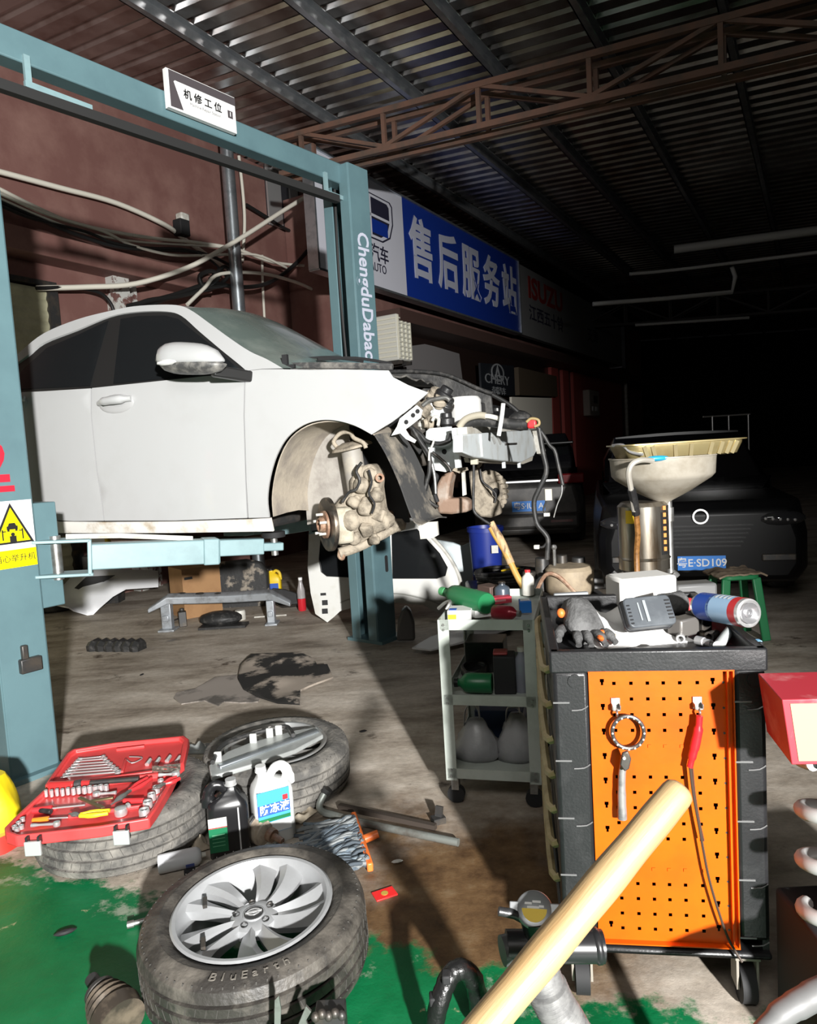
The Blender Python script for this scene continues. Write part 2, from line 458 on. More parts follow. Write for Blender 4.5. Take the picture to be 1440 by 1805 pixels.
# shop front under the signs: eave, dark glazed bays, maroon piers
SF0 = 1.4
ts0 = wz(640, 500, SF0)[0]
b = MB(); wbox(b, ts0, 28, 0, cz(SF0) - 0.3, 0.02, SF0); struct(b.build('wall_front', m_wall))
te0, ze0 = wz(672, 540, SF0 + .5); te1, ze1 = wz(1118, 648, SF0 + .5)
ze = ze0
b = MB(); wbox(b, ts0, 28.2, ze - 0.16, ze + 0.02, SF0, SF0 + 0.6); struct(b.build('trim_5', mat('rust brown eave', (0.06, 0.032, 0.026), 0.6)))
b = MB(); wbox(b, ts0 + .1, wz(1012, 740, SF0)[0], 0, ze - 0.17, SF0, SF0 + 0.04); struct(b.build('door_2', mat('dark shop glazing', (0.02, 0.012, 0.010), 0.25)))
def purlin(s, lab):
    b = MB(); h = 0.16
    for p, q in (((0, 0), (0.012, h)), ((0.0, 0.0), (0.07, 0.012)), ((0.0, h - 0.012), (0.07, h))):
        b.prism([(p[0], p[1]), (q[0], p[1]), (q[0], q[1]), (p[0], q[1])], 42, frame(wp(-9, cz(s + .07) - h - 0.004, s), NW, V((0, 0, 1)), DW))
    o = b.build('roof_purlin', mat_purlin); return tag(o, lab, 'roof purlin', 'galvanised purlins under the roof')
mat_purlin = mat('galvanised channel', (0.50, 0.52, 0.54), 0.32, 0.85, c2=(0.36, 0.39, 0.42), scale=5)
def ceil_s(x, y):
    s = 3.0
    for _ in range(20): q = pl(x, y, wp(0, cz(0), 0), (V((0, 0, 1)) + NW * CSL).normalized()); s = q.dot(NW) - WALL
    return s
PUR = [ceil_s(425, 105), ceil_s(635, 82), ceil_s(830, 65), ceil_s(1040, 40)]
gap = (PUR[3] - PUR[0]) / 3
labs = ['galvanised purlin nearest the maroon wall, ending above the blue sign', 'galvanised purlin second from the maroon wall',
        'galvanised purlin third from the maroon wall, ending over the truss', 'galvanised purlin fourth from the maroon wall, top right of centre',
        'galvanised purlin farthest from the maroon wall, in the dark at right']
for i, s in enumerate(PUR + [PUR[3] + gap]): purlin(s, labs[i])
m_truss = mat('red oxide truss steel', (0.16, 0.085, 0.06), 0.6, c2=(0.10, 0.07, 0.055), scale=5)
def truss(t, lab, zt, sp, slope, mm, T0=0.0, length=12.0):
    r = thing('roof_truss', lab, 'roof truss', frame(wp(t, zt, T0), NW, DW, V((0, 0, 1))), 'steel trusses under the roof')
    def Z(s): return -slope * s
    for j, off in enumerate((-0.12, 0.12)):
        for name, h in (('bottom_chord', 0.0), ('top_chord', sp)):
            b = MB(); b.bar((0, off, Z(0) + h), (length, off, Z(length) + h), 0.06, 0.06); b.build(name, mm, r)
        s, k, step = 0.35, 0, 1.15
        while s < length - step:
            b = MB(); b.bar((s, off, Z(s)), (s, off, Z(s) + sp), 0.045, 0.045, (0, 1, 0)); b.build('web_post', mm, r)
            b = MB()
            if k % 2: b.bar((s, off, Z(s) + 0.03), (s + step, off, Z(s + step) + sp), 0.04, 0.04, (0, 1, 0))
            else: b.bar((s, off, Z(s) + sp), (s + step, off, Z(s + step) + 0.03), 0.04, 0.04, (0, 1, 0))
            b.build('diagonal', mm, r); s += step; k += 1
    return r
q0, q1 = at(545, 300, 8.9), at(545, 238, 8.9)
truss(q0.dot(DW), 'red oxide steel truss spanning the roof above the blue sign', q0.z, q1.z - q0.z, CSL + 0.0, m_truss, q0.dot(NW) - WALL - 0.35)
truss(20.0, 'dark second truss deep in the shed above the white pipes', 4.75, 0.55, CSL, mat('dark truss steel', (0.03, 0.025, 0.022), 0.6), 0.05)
# white pipes at the back
m_wpipe = mat('white pipe', (0.5, 0.5, 0.48), 0.5)
PY = 13.2
for pts, r_, lab in (([at(1188, 440, PY), at(1440, 406, PY - .8), at(1540, 393, PY - 1.1)], 0.075, 'thick white pipe across the back of the shed at right'),
                     ([at(1110, 483, PY), at(1150, 480, PY), at(1215, 473, PY), at(1440, 445, PY - .8), at(1540, 432, PY - 1.1)], 0.03, 'thin pipe just below the thick white pipe at the back'),
                     ([at(1045, 536, PY), at(1175, 526, PY), at(1290, 515, PY), at(1296, 488, PY), at(1290, 470, PY)], 0.04, 'white pipe with an upturned bend below the thin pipe'),
                     ([at(1120, 573, PY + 2), at(1320, 560, PY + 2)], 0.03, 'lowest grey pipe at the back in the dark')):
    b = MB(); b.tube(pts, r_, 10); tag(b.build('overhead_pipe', m_wpipe), lab, 'pipe', 'pipes at the back of the shed')
# ================================================================ SIGNS AND WALL FITTINGS
def sign_frame(x, y, off):                          # text plane on the wall: x along the wall, y up, z out
    q = wl(x, y, off); return frame(q, DW, V((0, 0, 1)), NW)
OS = SF0 + 0.45
m_sblue = mat('blue sign panel', (0.008, 0.035, 0.27), 0.4)
m_swhite = mat('white sign panel', (0.62, 0.63, 0.70), 0.45)
m_sink = mat('dark sign ink', (0.02, 0.02, 0.04), 0.5)
m_slett = mat('pale sign letters', (0.5, 0.52, 0.62), 0.5)
t0, zb = wz(561, 487, OS); t1, zt1 = wz(708, 352, OS); t2, zt2 = wz(912, 456, OS); _, zb2 = wz(913, 582, OS); _, zb1 = wz(711, 529, OS)
ZT, ZB = (zt1 + zt2) / 2, (zb1 + zb2) / 2
def wf(off): return frame(wp(0, 0, off), DW, V((0, 0, 1)), NW)
# one long sign: white emblem panel + blue lettering panel
sg = thing('shop_sign', 'long blue and white signboard with big white characters above the shop front', 'sign', frame(wp(t0, ZB, OS), DW, V((0, 0, 1)), NW))
W1, W2, H = t1 - t0, t2 - t0, ZT - ZB
b = MB(); b.box((W1 / 2, H / 2, -0.06), (W1, H, 0.12)); b.build('emblem_panel', m_swhite, sg)['label'] = 'white emblem panel'
b = MB(); b.box(((W1 + W2) / 2, H / 2, -0.06), (W2 - W1, H, 0.12)); b.build('lettering_panel', m_sblue, sg)['label'] = 'blue lettering panel'
b = MB()
for p, q in (((0, 0), (W2, 0)), ((0, H), (W2, H)), ((W2, 0), (W2, H)), ((0, 0), (0, H))): b.bar((*p, -.05), (*q, -.05), 0.03, 0.16, (0, 0, 1))
b.build('sign_frame', m_galv, sg)
cw = (W2 - W1) / 5.18
for i, ch in enumerate('售后服务站'):
    text('character', ch, H * 0.66, m_slett, sg, TR(W1 + cw * (i + 0.6), H * 0.5, 0.003), 0.006, 0.022, sx=cw * 0.86 / (H * 0.66))
ec = W1 * 0.58; ew, eh = W1 * 0.56, H * 0.42
def shield(k): return [(-ew / 2 * k, eh * 0.42 * k), (-ew / 2 * k * 0.9, eh / 2 * k), (ew / 2 * k * 0.9, eh / 2 * k), (ew / 2 * k, eh * 0.42 * k), (ew / 2 * k, 0), (ew * 0.42 * k, -eh * 0.34 * k), (ew * 0.25 * k, -eh / 2 * k), (-ew * 0.25 * k, -eh / 2 * k), (-ew * 0.42 * k, -eh * 0.34 * k), (-ew / 2 * k, 0)]
E_ = TR(ec, H * 0.66, 0)
for nm, k, h, mm in (('emblem_ring', 1.0, 0.006, m_sink), ('emblem_rim', 0.94, 0.009, m_swhite), ('emblem_field', 0.82, 0.012, m_sink)):
    b = MB(); b.prism(shield(k), h, E_); b.build(nm, mm, sg)
for i in range(2):
    b = MB()
    x0, y0 = ((-0.36, 0.06), (0.02, -0.36))[i]
    b.prism([(x0 * ew, y0 * eh), ((x0 + 0.36 - .02) * ew, y0 * eh), ((x0 + 0.36 - .02) * ew, (y0 + 0.3) * eh), (x0 * ew, (y0 + 0.3) * eh)], 0.014, E_); b.build('emblem_block', m_sblue, sg)
b = MB(); b.box((0, 0.02 * eh, 0.008), (ew * .82, eh * .06, 0.014), E_); b.box((0, 0, 0.008), (ew * .04, eh * .84, 0.014), E_); b.build('emblem_bars', m_swhite, sg)
text('maker_characters', '吉利汽车', H * 0.17, m_sink, sg, TR(W1 * 0.56, H * 0.32, 0.003), 0.003, 0.012, sx=0.98)
text('maker_word', 'GEELY AUTO', H * 0.115, m_sink, sg, TR(W1 * 0.54, H * 0.19, 0.003), 0.003, 0.0, sx=0.9)
# white second sign, panel and ink darkened in colour for the dark
t3, zt3 = wz(1093, 560, OS); _, zb3 = wz(1093, 648, OS)
m_sdim = mat('dimmed white sign panel', (0.2, 0.2, 0.2), 0.5)
s2 = thing('shop_sign', 'white signboard with red brand word, coloured dim for the dark beyond the blue sign', 'sign', frame(wp(t2 + 0.06, ZB, OS), DW, V((0, 0, 1)), NW))
W3 = t3 - t2
b = MB(); b.box((W3 / 2, H / 2 - .02, -0.06), (W3, H - .04, 0.12)); b.build('panel', m_sdim, s2)
b = MB(); b.box((W3 + 0.2, H / 2 - .1, -0.2), (0.5, H * 0.92, 0.4)); b.build('end_box', m_swhite, s2)
text('brand_word', 'ISUZU', H * 0.42, mat('red sign ink', (0.25, 0.02, 0.015), 0.5), s2, TR(W3 * 0.19, H * 0.7, 0.003), 0.005, 0.03, sx=W3 * 0.27 / (H * 1.15))
text('brand_characters', '江西五十铃', H * 0.24, m_sink, s2, TR(W3 * 0.19, H * 0.34, 0.003), 0.005, 0.01, sx=W3 * 0.27 / (H * 1.2))
text('dealer_characters', '天津', H * 0.27, m_sink, s2, TR(W3 * 0.62, H * 0.36, 0.003), 0.005, 0.0, sx=1.3)
# outdoor unit of the air conditioner, on its bracket
q = wl(692, 640, SF0 + 0.35)
ac = thing('air_conditioner', 'small white air conditioner outdoor unit on the wall behind the lift post', 'air conditioner', frame(q, DW, V((0, 0, 1)), NW))
m_ac = mat('aged white casing', (0.6, 0.6, 0.55), 0.5)
b = MB(); b.box((0, 0.34, 0), (0.36, 0.66, 0.44)); b.build('casing', m_ac, ac, bevel=0.02)
b = MB()
for i in range(9): b.box((0, 0.07 + i * 0.067, 0.235), (0.34, 0.02, 0.02))
for i in range(4): b.box((-0.17 + i * 0.113, 0.34, 0.23), (0.025, 0.62, 0.025))
for i in range(9): b.box((-0.19, 0.07 + i * 0.067, 0), (0.02, 0.02, 0.4))
b.build('grille', mat('grille bars', (0.72, 0.70, 0.58), 0.5), ac)
b = MB(); b.bar((-.12, -.02, -.3), (-.12, -.02, .25), .05, .04); b.build('bracket', m_dark, ac)
b = MB(); b.bar((.12, -.02, -.3), (.12, -.02, .25), .05, .04); b.build('bracket', m_dark, ac)
# boards and boxes on the shop front
def board(name, lab, cat, px, off, m, thick=0.04):
    q = [wz(x, y, off) for x, y in px]
    b = MB(); b.prism(q, thick, wf(off)); return tag(b.build(name, m), lab, cat)
board('grey_board', 'plain grey board leaning high on the shop front behind the air conditioner', 'board', [(712, 662), (708, 612), (745, 607), (762, 611), (806, 624), (812, 672)], SF0 + 0.1, mat('grey board', (0.18, 0.17, 0.17), 0.7))
bk = board('dark_banner', 'small black banner with an oval emblem on the shop front', 'banner', [(846, 694), (843, 640), (902, 645), (905, 698)], SF0 + 0.3, mat('black banner', (0.01, 0.012, 0.016), 0.5))
m_faint = mat('faint silver print', (0.25, 0.26, 0.27), 0.5)
b = MB(); q = wl(877, 657, SF0 + 0.35); T = frame(q, DW, V((0, 0, 1)), NW)
b.lathe([(0.27, 0), (0.32, 0.0), (0.32, .01), (0.27, .01)], 24, T @ M.Diagonal((1, 0.55, 1, 1))); b.prism([(-0.14, -.1), (-0.08, -.1), (0, 0.06), (0.08, -.1), (0.14, -.1), (0, 0.15)], 0.01, T)
o = b.build('emblem', m_faint); o.parent = bk; 
text('banner_word', 'CHERY', 0.26, m_faint, bk, sign_frame(877, 670, SF0 + 0.345), 0.003, sx=1.5)
text('banner_line', '奇瑞汽车', 0.16, m_faint, bk, sign_frame(880, 690, SF0 + 0.345), 0.003, sx=1.1)
board('wooden_box', 'flat brown box with a bright top edge, right of the black banner', 'box', [(908, 697), (906, 648), (974, 664), (976, 700)], SF0 + 0.2, mat('brown board', (0.07, 0.05, 0.03), 0.7), 0.1)
board('white_board', 'bright white board standing behind the engine bay of the white car', 'board', [(900, 806), (898, 700), (969, 702), (971, 806)], SF0 + 0.3, mat('white board', (0.8, 0.76, 0.66), 0.5), 0.05)
b = MB()
for x0, x1 in ((974, 986), (994, 1004), (1012, 1096)):
    a_, c_ = wz(x0, 740, SF0 + .1)[0], wz(x1, 740, SF0 + .1)[0]; wbox(b, a_, c_, 0, ze - 0.17, SF0 + 0.0, SF0 + 0.12)
struct(b.build('trim_6', mat('maroon pier paint', (0.38, 0.065, 0.055), 0.6)))
q = wl(1043, 736, SF0 + 0.22)
mb_ = thing('meter_box', 'grey electricity meter box on the maroon pier', 'meter box', frame(q, DW, V((0, 0, 1)), NW))
b = MB(); b.box((0, 0.4, 0), (1.0, 0.72, 0.2)); b.build('case', mat('grey box', (0.4, 0.36, 0.32), 0.6), mb_, bevel=0.03)
b = MB(); b.box((0.05, 0.5, 0.1), (0.4, 0.2, 0.03)); b.build('dial', mat('dark dial', (0.08, 0.08, 0.08), 0.3), mb_)
for u in (-.2, .15):
    b = MB(); b.box((u, 0.24, 0.1), (0.18, 0.12, 0.03)); b.build('sticker', m_white, mb_)
def wtube(px, off, r, m, name, lab, cat, group=None, sub=5, n=7):
    offs = off if isinstance(off, (list, tuple)) else [off] * len(px)
    b = MB(); b.tube([wl(x, y, o) for (x, y), o in zip(px, offs)], r, n, sub); return tag(b.build(name, m, angle=60), lab, cat, group)
wtube([(1102, 665), (1106, 790)], SF0 + 0.2, 0.06, m_offw, 'wall_pipe', 'thin white pipe down the corner of the maroon pier', 'pipe', sub=0)
G = 'cables strung along the maroon wall'
wtube([(-90, 280), (0, 303), (105, 331), (205, 358), (290, 396), (325, 422), (365, 450), (408, 480)], 0.09, 0.03, m_cable_w, 'conduit', 'thick cream conduit running highest along the maroon wall', 'cable', G)
wtube([(-90, 288), (0, 334), (60, 364), (120, 390), (185, 406), (270, 420), (350, 428), (420, 440), (480, 462), (556, 470)], 0.33, 0.022, m_cable_w, 'cable', 'white cable sagging just below the thick conduit, topmost of the bundle', 'cable', G)
wtube([(-90, 300), (0, 341), (90, 380), (180, 407), (230, 431), (300, 449), (370, 450), (450, 449), (505, 472)], 0.36, 0.018, m_cable_w, 'cable', 'white cable dipping lowest in the bundle below the conduit', 'cable', G)
wtube([(-90, 306), (0, 350), (80, 385), (150, 410), (240, 426), (330, 432), (400, 436)], 0.34, 0.014, m_cable_w, 'cable', 'thin white cable in the middle of the sagging bundle', 'cable', G)
wtube([(-90, 314), (0, 356), (80, 391), (140, 415), (220, 437), (350, 445), (410, 470)], 0.34, 0.022, m_cable_k, 'cable', 'black cable under the white cables of the bundle', 'cable', G)
wtube([(-90, 322), (0, 362), (60, 386), (150, 408), (200, 428), (262, 437), (330, 440), (375, 462), (402, 492)], 0.36, 0.016, m_cable_k, 'cable', 'thinner black cable looping below the bundle towards the pipe column', 'cable', G)
wtube([(562, 333), (500, 371), (440, 410), (390, 440), (330, 472), (240, 500), (150, 506), (65, 508)], [0.95, 0.86, 0.8, 0.74, 0.6, 0.4, 0.22, 0.14], 0.03, m_cable_w, 'conduit', 'cream conduit rising diagonally to the top of the far lift post', 'cable', G)
wtube([(330, 537), (360, 508), (388, 483), (460, 482), (520, 497), (556, 513)], 0.45, 0.024, m_cable_w, 'cable', 'white cable bent over the black tangle beside the pipe column', 'cable', G)
wtube([(462, 450), (463, 500), (466, 560)], 0.06, 0.02, m_cable_w, 'cable', 'thin white cable dropping straight down right of the pipe column', 'cable', G)
wtube([(421, 275), (429, 350), (431, 400), (427, 460)], 0.12, 0.024, m_cable_w, 'cable', 'cream conduit running down beside the steel pipe column', 'cable', G)
wtube([(434, 361), (470, 383), (500, 402), (542, 420)], 0.1, 0.026, m_cable_k, 'cable', 'short black cable right of the pipe column', 'cable', G)
wtube([(572, 394), (553, 425), (530, 456), (495, 486), (460, 503), (415, 506), (370, 500), (300, 522), (225, 540)], 0.4, 0.03, m_cable_k, 'cable', 'thick black cable sweeping up to the far lift post', 'cable', G)
wtube([(225, 545), (262, 530), (310, 523), (352, 512), (384, 490), (372, 478), (352, 487), (362, 506), (398, 503)], 0.42, 0.03, m_cable_k, 'cable', 'tangled black cable looping left of the pipe column', 'cable', G)
wtube([(240, 548), (290, 528), (340, 516), (380, 506), (404, 484), (395, 470), (370, 492)], 0.38, 0.026, m_cable_k, 'cable', 'black cable lowest in the tangle above the car roof', 'cable', G)
wtube([(64, 508), (130, 507), (175, 516), (195, 535), (202, 556)], 0.18, 0.02, m_cable_k, 'cable', 'thin black cable dropping beside the cream shutter', 'cable', G)
b = MB(); T = sign_frame(318, 400, 0.12)
b.box((0, -.02, 0.02), (0.16, 0.2, 0.14), T); jb = tag(b.build('junction_box', m_matte, bevel=0.01), 'small black junction box with a white cap on the thick conduit', 'junction box')
b = MB(); b.box((0.03, 0.12, 0.02), (0.14, 0.1, 0.12), T); b.build('cap', m_offw, jb, bevel=0.02)
# steel pipe column up to the roof
q = wl(410, 400, 0.5); q.z = 0
pc = thing('pipe_column', 'galvanised steel pipe column standing before the maroon wall', 'column', M.Translation(q))
b = MB(); b.cyl((0, 0, 0.012), (0, 0, cz(0.5) - 0.02), 0.085, n=20); b.build('shaft', m_galv, pc)
b = MB(); b.box((0, 0, 0.006), (0.3, 0.3, 0.012)); b.build('base_plate', m_galv, pc)

# ================================================================ TWO-POST LIFT
LF, LNR = V((-0.33, 5.55, 0)), V((-1.99, 3.43, 0))
LD = (LF - LNR).normalized(); LL = (LF - LNR).length; LN = V((LD.y, -LD.x, 0))
ztop = at(628, 296, 5.5).z
lift = thing('car_lift', 'teal two-post car lift with an overhead beam, carrying the white car', 'car lift', frame(LNR, LD, -LN, V((0, 0, 1))))
LI = lift.matrix_world.inverted()
def post_mesh(b, x, sgn, top):
    w, d, t = 0.26, 0.22, 0.012
    # C section, open towards the other post, with lips
    b.box((x - sgn * d / 2, 0, top / 2), (t, w, top))
    for s in (-1, 1):
        b.box((x, s * w / 2, top / 2), (d, t, top)); b.box((x + sgn * d / 2, s * (w / 2 - 0.045), top / 2), (t, 0.09, top))
    return b
for x, sgn in ((0, 1), (LL, -1)):
    b = MB(); post_mesh(b, x, sgn, ztop); b.build('post', m_teal, lift, bevel=0.004)
    b = MB(); b.box((x - sgn * 0.03, 0, 0.012), (0.3, 0.36, 0.024)); b.build('base_plate', m_teal, lift)
    b = MB(); b.cyl((x, 0.0, 0.05), (x, 0.0, ztop - 0.1), 0.022, n=10); b.build('cylinder_rod', m_steel, lift)
    b = MB(); b.tube([(x + sgn * .09, .03, ztop - .15), (x + sgn * .1, .035, ztop - .8), (x + sgn * .09, .02, ztop - 1.6), (x + sgn * .09, .03, 1.4)], 0.012, 6, 4); b.build('hydraulic_hose', m_cable_k, lift)
b = MB(); b.bar((-0.1, 0, ztop - 0.06), (LL + 0.05, 0, ztop - 0.06), 0.11, 0.15); b.build('overhead_beam', m_teal, lift, bevel=0.008)
b = MB(); b.bar((-0.1, -0.06, ztop - 0.29), (LL - 0.16, -0.06, ztop - 0.26), 0.045, 0.05); b.build('shutoff_bar', mat('black foam bar', (0.015, 0.015, 0.015), 0.8), lift)
for x in (0.33, LL - 0.28):
    b = MB(); b.bar((x, -0.062, ztop - 0.1), (x, -0.062, ztop - 0.26), 0.02, 0.03, (1, 0, 0)); b.bar((x - .02, -0.065, ztop - .24), (x + 0.32, -0.065, ztop - .245), 0.02, 0.03); b.build('bar_bracket', m_teal2, lift)
# carriage and arms of the near post
b = MB(); b.box((0.17, -0.0, 1.06), (0.12, 0.24, 0.52)); b.build('carriage', m_teal, lift, bevel=0.006)
b = MB(); b.box((LL - 0.17, 0.0, 1.06), (0.12, 0.24, 0.52)); b.build('carriage', m_teal, lift, bevel=0.006)
def arm(A, Bp, zt, mm, knob=False):
    A, Bp = LI @ A, LI @ Bp; d = Bp - A; L = d.length; u = d.normalized()
    h, w = 0.13, 0.11
    b = MB()
    n = u.cross(V((0, 0, 1))).normalized()
    for s in (-1, 1): b.bar(A - u * .1 + V((0, 0, s * .085)), A + u * 0.16 + V((0, 0, s * .085)), 0.15, 0.016)
    b.bar(A + u * 0.14, A + u * 0.16, 0.15, 0.18)
    a_ = b.build('swing_arm', mm, lift, bevel=0.004)
    b = MB(); b.bar(A + u * 0.15, A + u * (L * 0.72), w, h); b.bar(A + u * (L * 0.64), A + u * (L * 0.66) + u * .06, w + .02, h + 0.01); b.build('outer_tube', mm, a_, bevel=0.006)
    b = MB(); b.bar(A + u * (L * 0.7) + V((0, 0, .015)), A + u * (L * 0.94) + V((0, 0, .015)), w * .75, h * 0.68); b.bar(A + u * (L * 0.9) + V((0, 0, .01)), A + u * (L * 1.04) + V((0, 0, .01)), w * .7, 0.045); b.build('extension_tube', mm, a_, bevel=0.006)
    b = MB(); b.cyl(Bp + V((0, 0, -0.04)), V((Bp.x, Bp.y, zt - .022)), 0.02, n=14); b.build('screw', m_steel, a_)
    b = MB(); b.cyl(V((Bp.x, Bp.y, zt - .03)), V((Bp.x, Bp.y, zt)), 0.065, n=20); b.build('rubber_pad', m_matte, a_)
    b = MB(); b.cyl(A + V((0, 0, -.11)), A + V((0, 0, 0.11)), 0.026, n=14); b.build('pivot_pin', m_steel, a_)
    b = MB(); b.tube([A + u * .05 - n * .0 + V((0, 0, .105)), A + u * 0.3 + V((0, 0, .1)), A + u * (L * 0.6) + V((0, 0, h * .55))], 0.014, 6); b.build('link_rod', m_offw, a_)
    if knob:
        b = MB(); K = A - u * 0.16 + V((0, 0, 0)); b.cyl(K + V((0, 0, -.22)), K + V((0, 0, .12)), 0.008, n=8); b.build('lock_pin', m_steel, a_)
        b = MB(); b.ball(K + V((0, 0, 0.14)), 0.025, 10); b.build('knob', m_red, a_)
    return a_
# ================================================================ WHITE CAR ON THE LIFT
CA = rad(-20.0)
CX = V((cos(CA), sin(CA), 0)); CR = V((CX.y, -CX.x, 0))         # forward, towards the viewer's side
CO = V((-0.30, 3.60, 0.0)) - CR * 0.88
CO.z = 0.785
CT = frame(CO, CX, -CR, V((0, 0, 1)))
CI = CT.inverted()
def gy(x, z):                                   # half width of the body at (x, z)
    y = 0.88
    if z < 0.42: y -= 0.09 * ((0.42 - z) / 0.22) ** 2
    if z > 0.62: y -= 0.045 * (min(z, 1.12) - 0.62)
    zb = 1.12
    if z > zb: y -= 0.36 * (z - zb) + 0.10 * (z - zb) ** 2
    if x > 0.15: y -= 0.20 * ((x - 0.15) / 0.8) ** 2
    if x < -2.4: y -= 0.12 * ((-2.4 - x) / 1.2) ** 2
    return y
def cs(px, py, inset=0.0):                      # pixel -> car side (x, z)
    y = 0.88
    for _ in range(12):
        q = CI @ pl(px, py, CO + CR * y, CR); y = gy(q.x, q.z) - inset
    return (q.x, q.z)
def cpt(px, py, yl):                            # pixel -> point at lateral position yl (negative: near side)
    return CI @ pl(px, py, CO - CR * yl, CR)
def sp2(p, k=4): return [(q.x, q.y) for q in spline([(x, y, 0) for x, y in p], k)]
car = thing('car', 'white sedan raised on the lift with its front bumper, bonnet and front wheels removed', 'car', CT)
m_car = mat('white car paint', (0.44, 0.445, 0.445), 0.3, coat=0.5, c2=(0.41, 0.41, 0.405), scale=3, amt=(0.5, 0.8))
m_glass = mat('black tinted glass', (0.010, 0.011, 0.012), 0.06, spec=0.5)
m_wind = mat('dusty windscreen', (0.13, 0.17, 0.155), 0.22, c2=(0.22, 0.26, 0.235), scale=3, coat=0.4)
m_trimk = mat('black window trim', (0.015, 0.015, 0.015), 0.4)
m_sill = mat('dirty white sill', (0.72, 0.70, 0.66), 0.45, c2=(0.45, 0.37, 0.27), scale=9, amt=(0.5, 0.72))
m_liner = mat('mud coated arch liner', (0.40, 0.35, 0.28), 0.85, c2=(0.24, 0.21, 0.18), scale=7, amt=(0.42, 0.7), bump=0.25)
m_under = mat('black underbody', (0.02, 0.02, 0.02), 0.8, c2=(0.06, 0.05, 0.04), scale=8)
m_body2 = mat('pale grey body steel', (0.56, 0.60, 0.61), 0.5, c2=(0.44, 0.44, 0.41), scale=8, amt=(0.48, 0.75))
for side in (-1, 1):
    def P3(off=0.0): return lambda x, z: V((x, side * (gy(x, z) - off), z))
    def panel(name, px, m, off=0.0, thick=0.012, step=0.06, label=None, par=car):
        b = MB(); b.sheet([cs(*q) for q in px], P3(off), step)
        # normals outwards
        o = b.build(name, m, par, solid=thick, angle=30, flip=False)
        me = o.data
        if sum((p.normal.y * p.area for p in me.polygons)) * side < 0: me.flip_normals()
        if label: o['label'] = label
        return o
    arch = sp2([(655, 766), (627, 751), (596, 742), (566, 740.5), (535, 749), (507, 770), (488, 801), (476, 840), (471, 879), (474, 912)])
    if side < 0: panel('front_fender', [(435, 654), (462, 651), (498, 651), (550, 652), (595, 651), (640, 652), (685, 653), (693, 665), (720, 679), (755, 692), (722, 720), (690, 744)] + arch + [(438, 913), (434.5, 850), (431, 733), (432.5, 668)], m_car, label='white front fender')
    fd = panel('front_door', [(433, 655.6), (430.5, 668), (429, 733), (432.5, 850), (435.5, 913), (310, 917.5), (184.5, 918), (182, 893), (172, 830), (162, 733), (162, 684)], m_car, label='white front door')
    rd = panel('rear_door', [(160, 684.5), (160, 733), (170, 830), (180, 893), (182.5, 918), (130, 918.5), (101, 917), (74, 904), (58, 888), (34, 845), (14, 770), (-16, 696), (20, 692.5), (80, 689.5)], m_car, label='white rear door')
    panel('side_sill', [(58, 891), (74, 907), (101, 920), (184, 921), (310, 920), (437, 916), (475, 914), (480, 937), (300, 940), (40, 940), (20, 900)], m_sill, 0.012, label='dirty white sill')
    dlo = [(12, 655), (8, 690.5), (20, 692), (160, 683), (300, 669), (434, 655), (420, 643), (389, 618), (350, 585), (319, 557), (292, 550), (241, 551), (194, 559), (136, 583), (78, 606), (48, 630)]
    dlo = dlo[:5] + sp2(dlo[5:] + [dlo[0]])[:-1]
    panel('window_trim', dlo, m_trimk, 0.008, label='black window surround')
    panel('side_window', [(37, 654), (31, 686), (158, 680), (190, 565), (139, 589), (82, 613)], m_glass, 0.002, 0.004, label='tinted rear door window')
    panel('side_window', [(212, 562), (199, 676), (300, 666), (422, 652), (384, 618), (345, 587), (314, 562), (290, 556), (243, 557)], m_glass, 0.002, 0.004, label='tinted front door window')
    panel('roof_side', sp2([(8, 646), (39, 617), (78, 587), (136, 563), (194, 548), (235, 540), (285, 537), (318, 539), (340, 549), (368, 569), (405, 596), (440, 619), (470, 633), (498, 649)]) + [(462, 650)] + sp2([(434, 653.5), (421, 642), (390, 617), (351, 584), (320, 557), (292, 549), (241, 549.5), (194, 557.5), (136, 581), (77, 604), (46, 628), (12, 653)]), m_car, 0.0, 0.02, 0.05, label='white roof rail and pillar')
    # handles
    for hx, px0 in ((205, fd), (22, rd)):
        x, z = cs(hx, 712)
        yv = gy(x, z)
        b = MB(); b.ball((x, side * yv, z), (0.125, 0.012, 0.055), 20); b.build('handle_recess', mat('shaded recess paint', (0.40, 0.40, 0.40), 0.35), px0)  # car paint darkened a little for the shade of the recess
        b = MB(); b.tube([(x - 0.115, side * (yv + .008), z + .012), (x - .06, side * (yv + 0.034), z + .017), (x + 0.04, side * (yv + 0.036), z + .02), (x + 0.115, side * (yv + .01), z + .022)], [0.016, 0.024, 0.026, 0.017], 10, 4, flat=1.0); b.build('handle', m_car, px0)
    # mirror
    mx, mz = cs(425, 640)
    mc = cpt(334, 636, -1.03); mc.y *= -side
    T = TR(mc.x, mc.y, mc.z) @ RZ(-side * -6)
    b = MB()
    rings = []
    for i in range(9):
        t = -1 + 2 * i / 8; k = max(0.05, 1 - abs(t) ** 3.2) ** 0.5
        rings.append([T @ V((0.0 + 0.07 * k * cos(a) * (1 if cos(a) > 0 else 0.55), t * 0.13, 0.012 + 0.088 * k * sin(a) * (1 if sin(a) > 0 else 0.55))) for a in [2 * pi * j / 16 for j in range(16)]])
    # housing spans along the car in the photo: longer fore-aft
    b = MB(); rings = []
    for i in range(11):
        t = -1 + 2 * i / 10; k = max(0.03, 1 - abs(t) ** 3) ** 0.5
        rings.append([mc + V((t * 0.205, side * 0.075 * k * cos(a), (0.095 if sin(a) > 0 else 0.03) * k * sin(a) * (1.0 - 0.15 * t) - 0.02 * t)) for a in [2 * pi * j / 16 for j in range(16)]])
    b.skin(rings); mir = b.build('wing_mirror', m_car, car, angle=60)
    b = MB(); rings = []
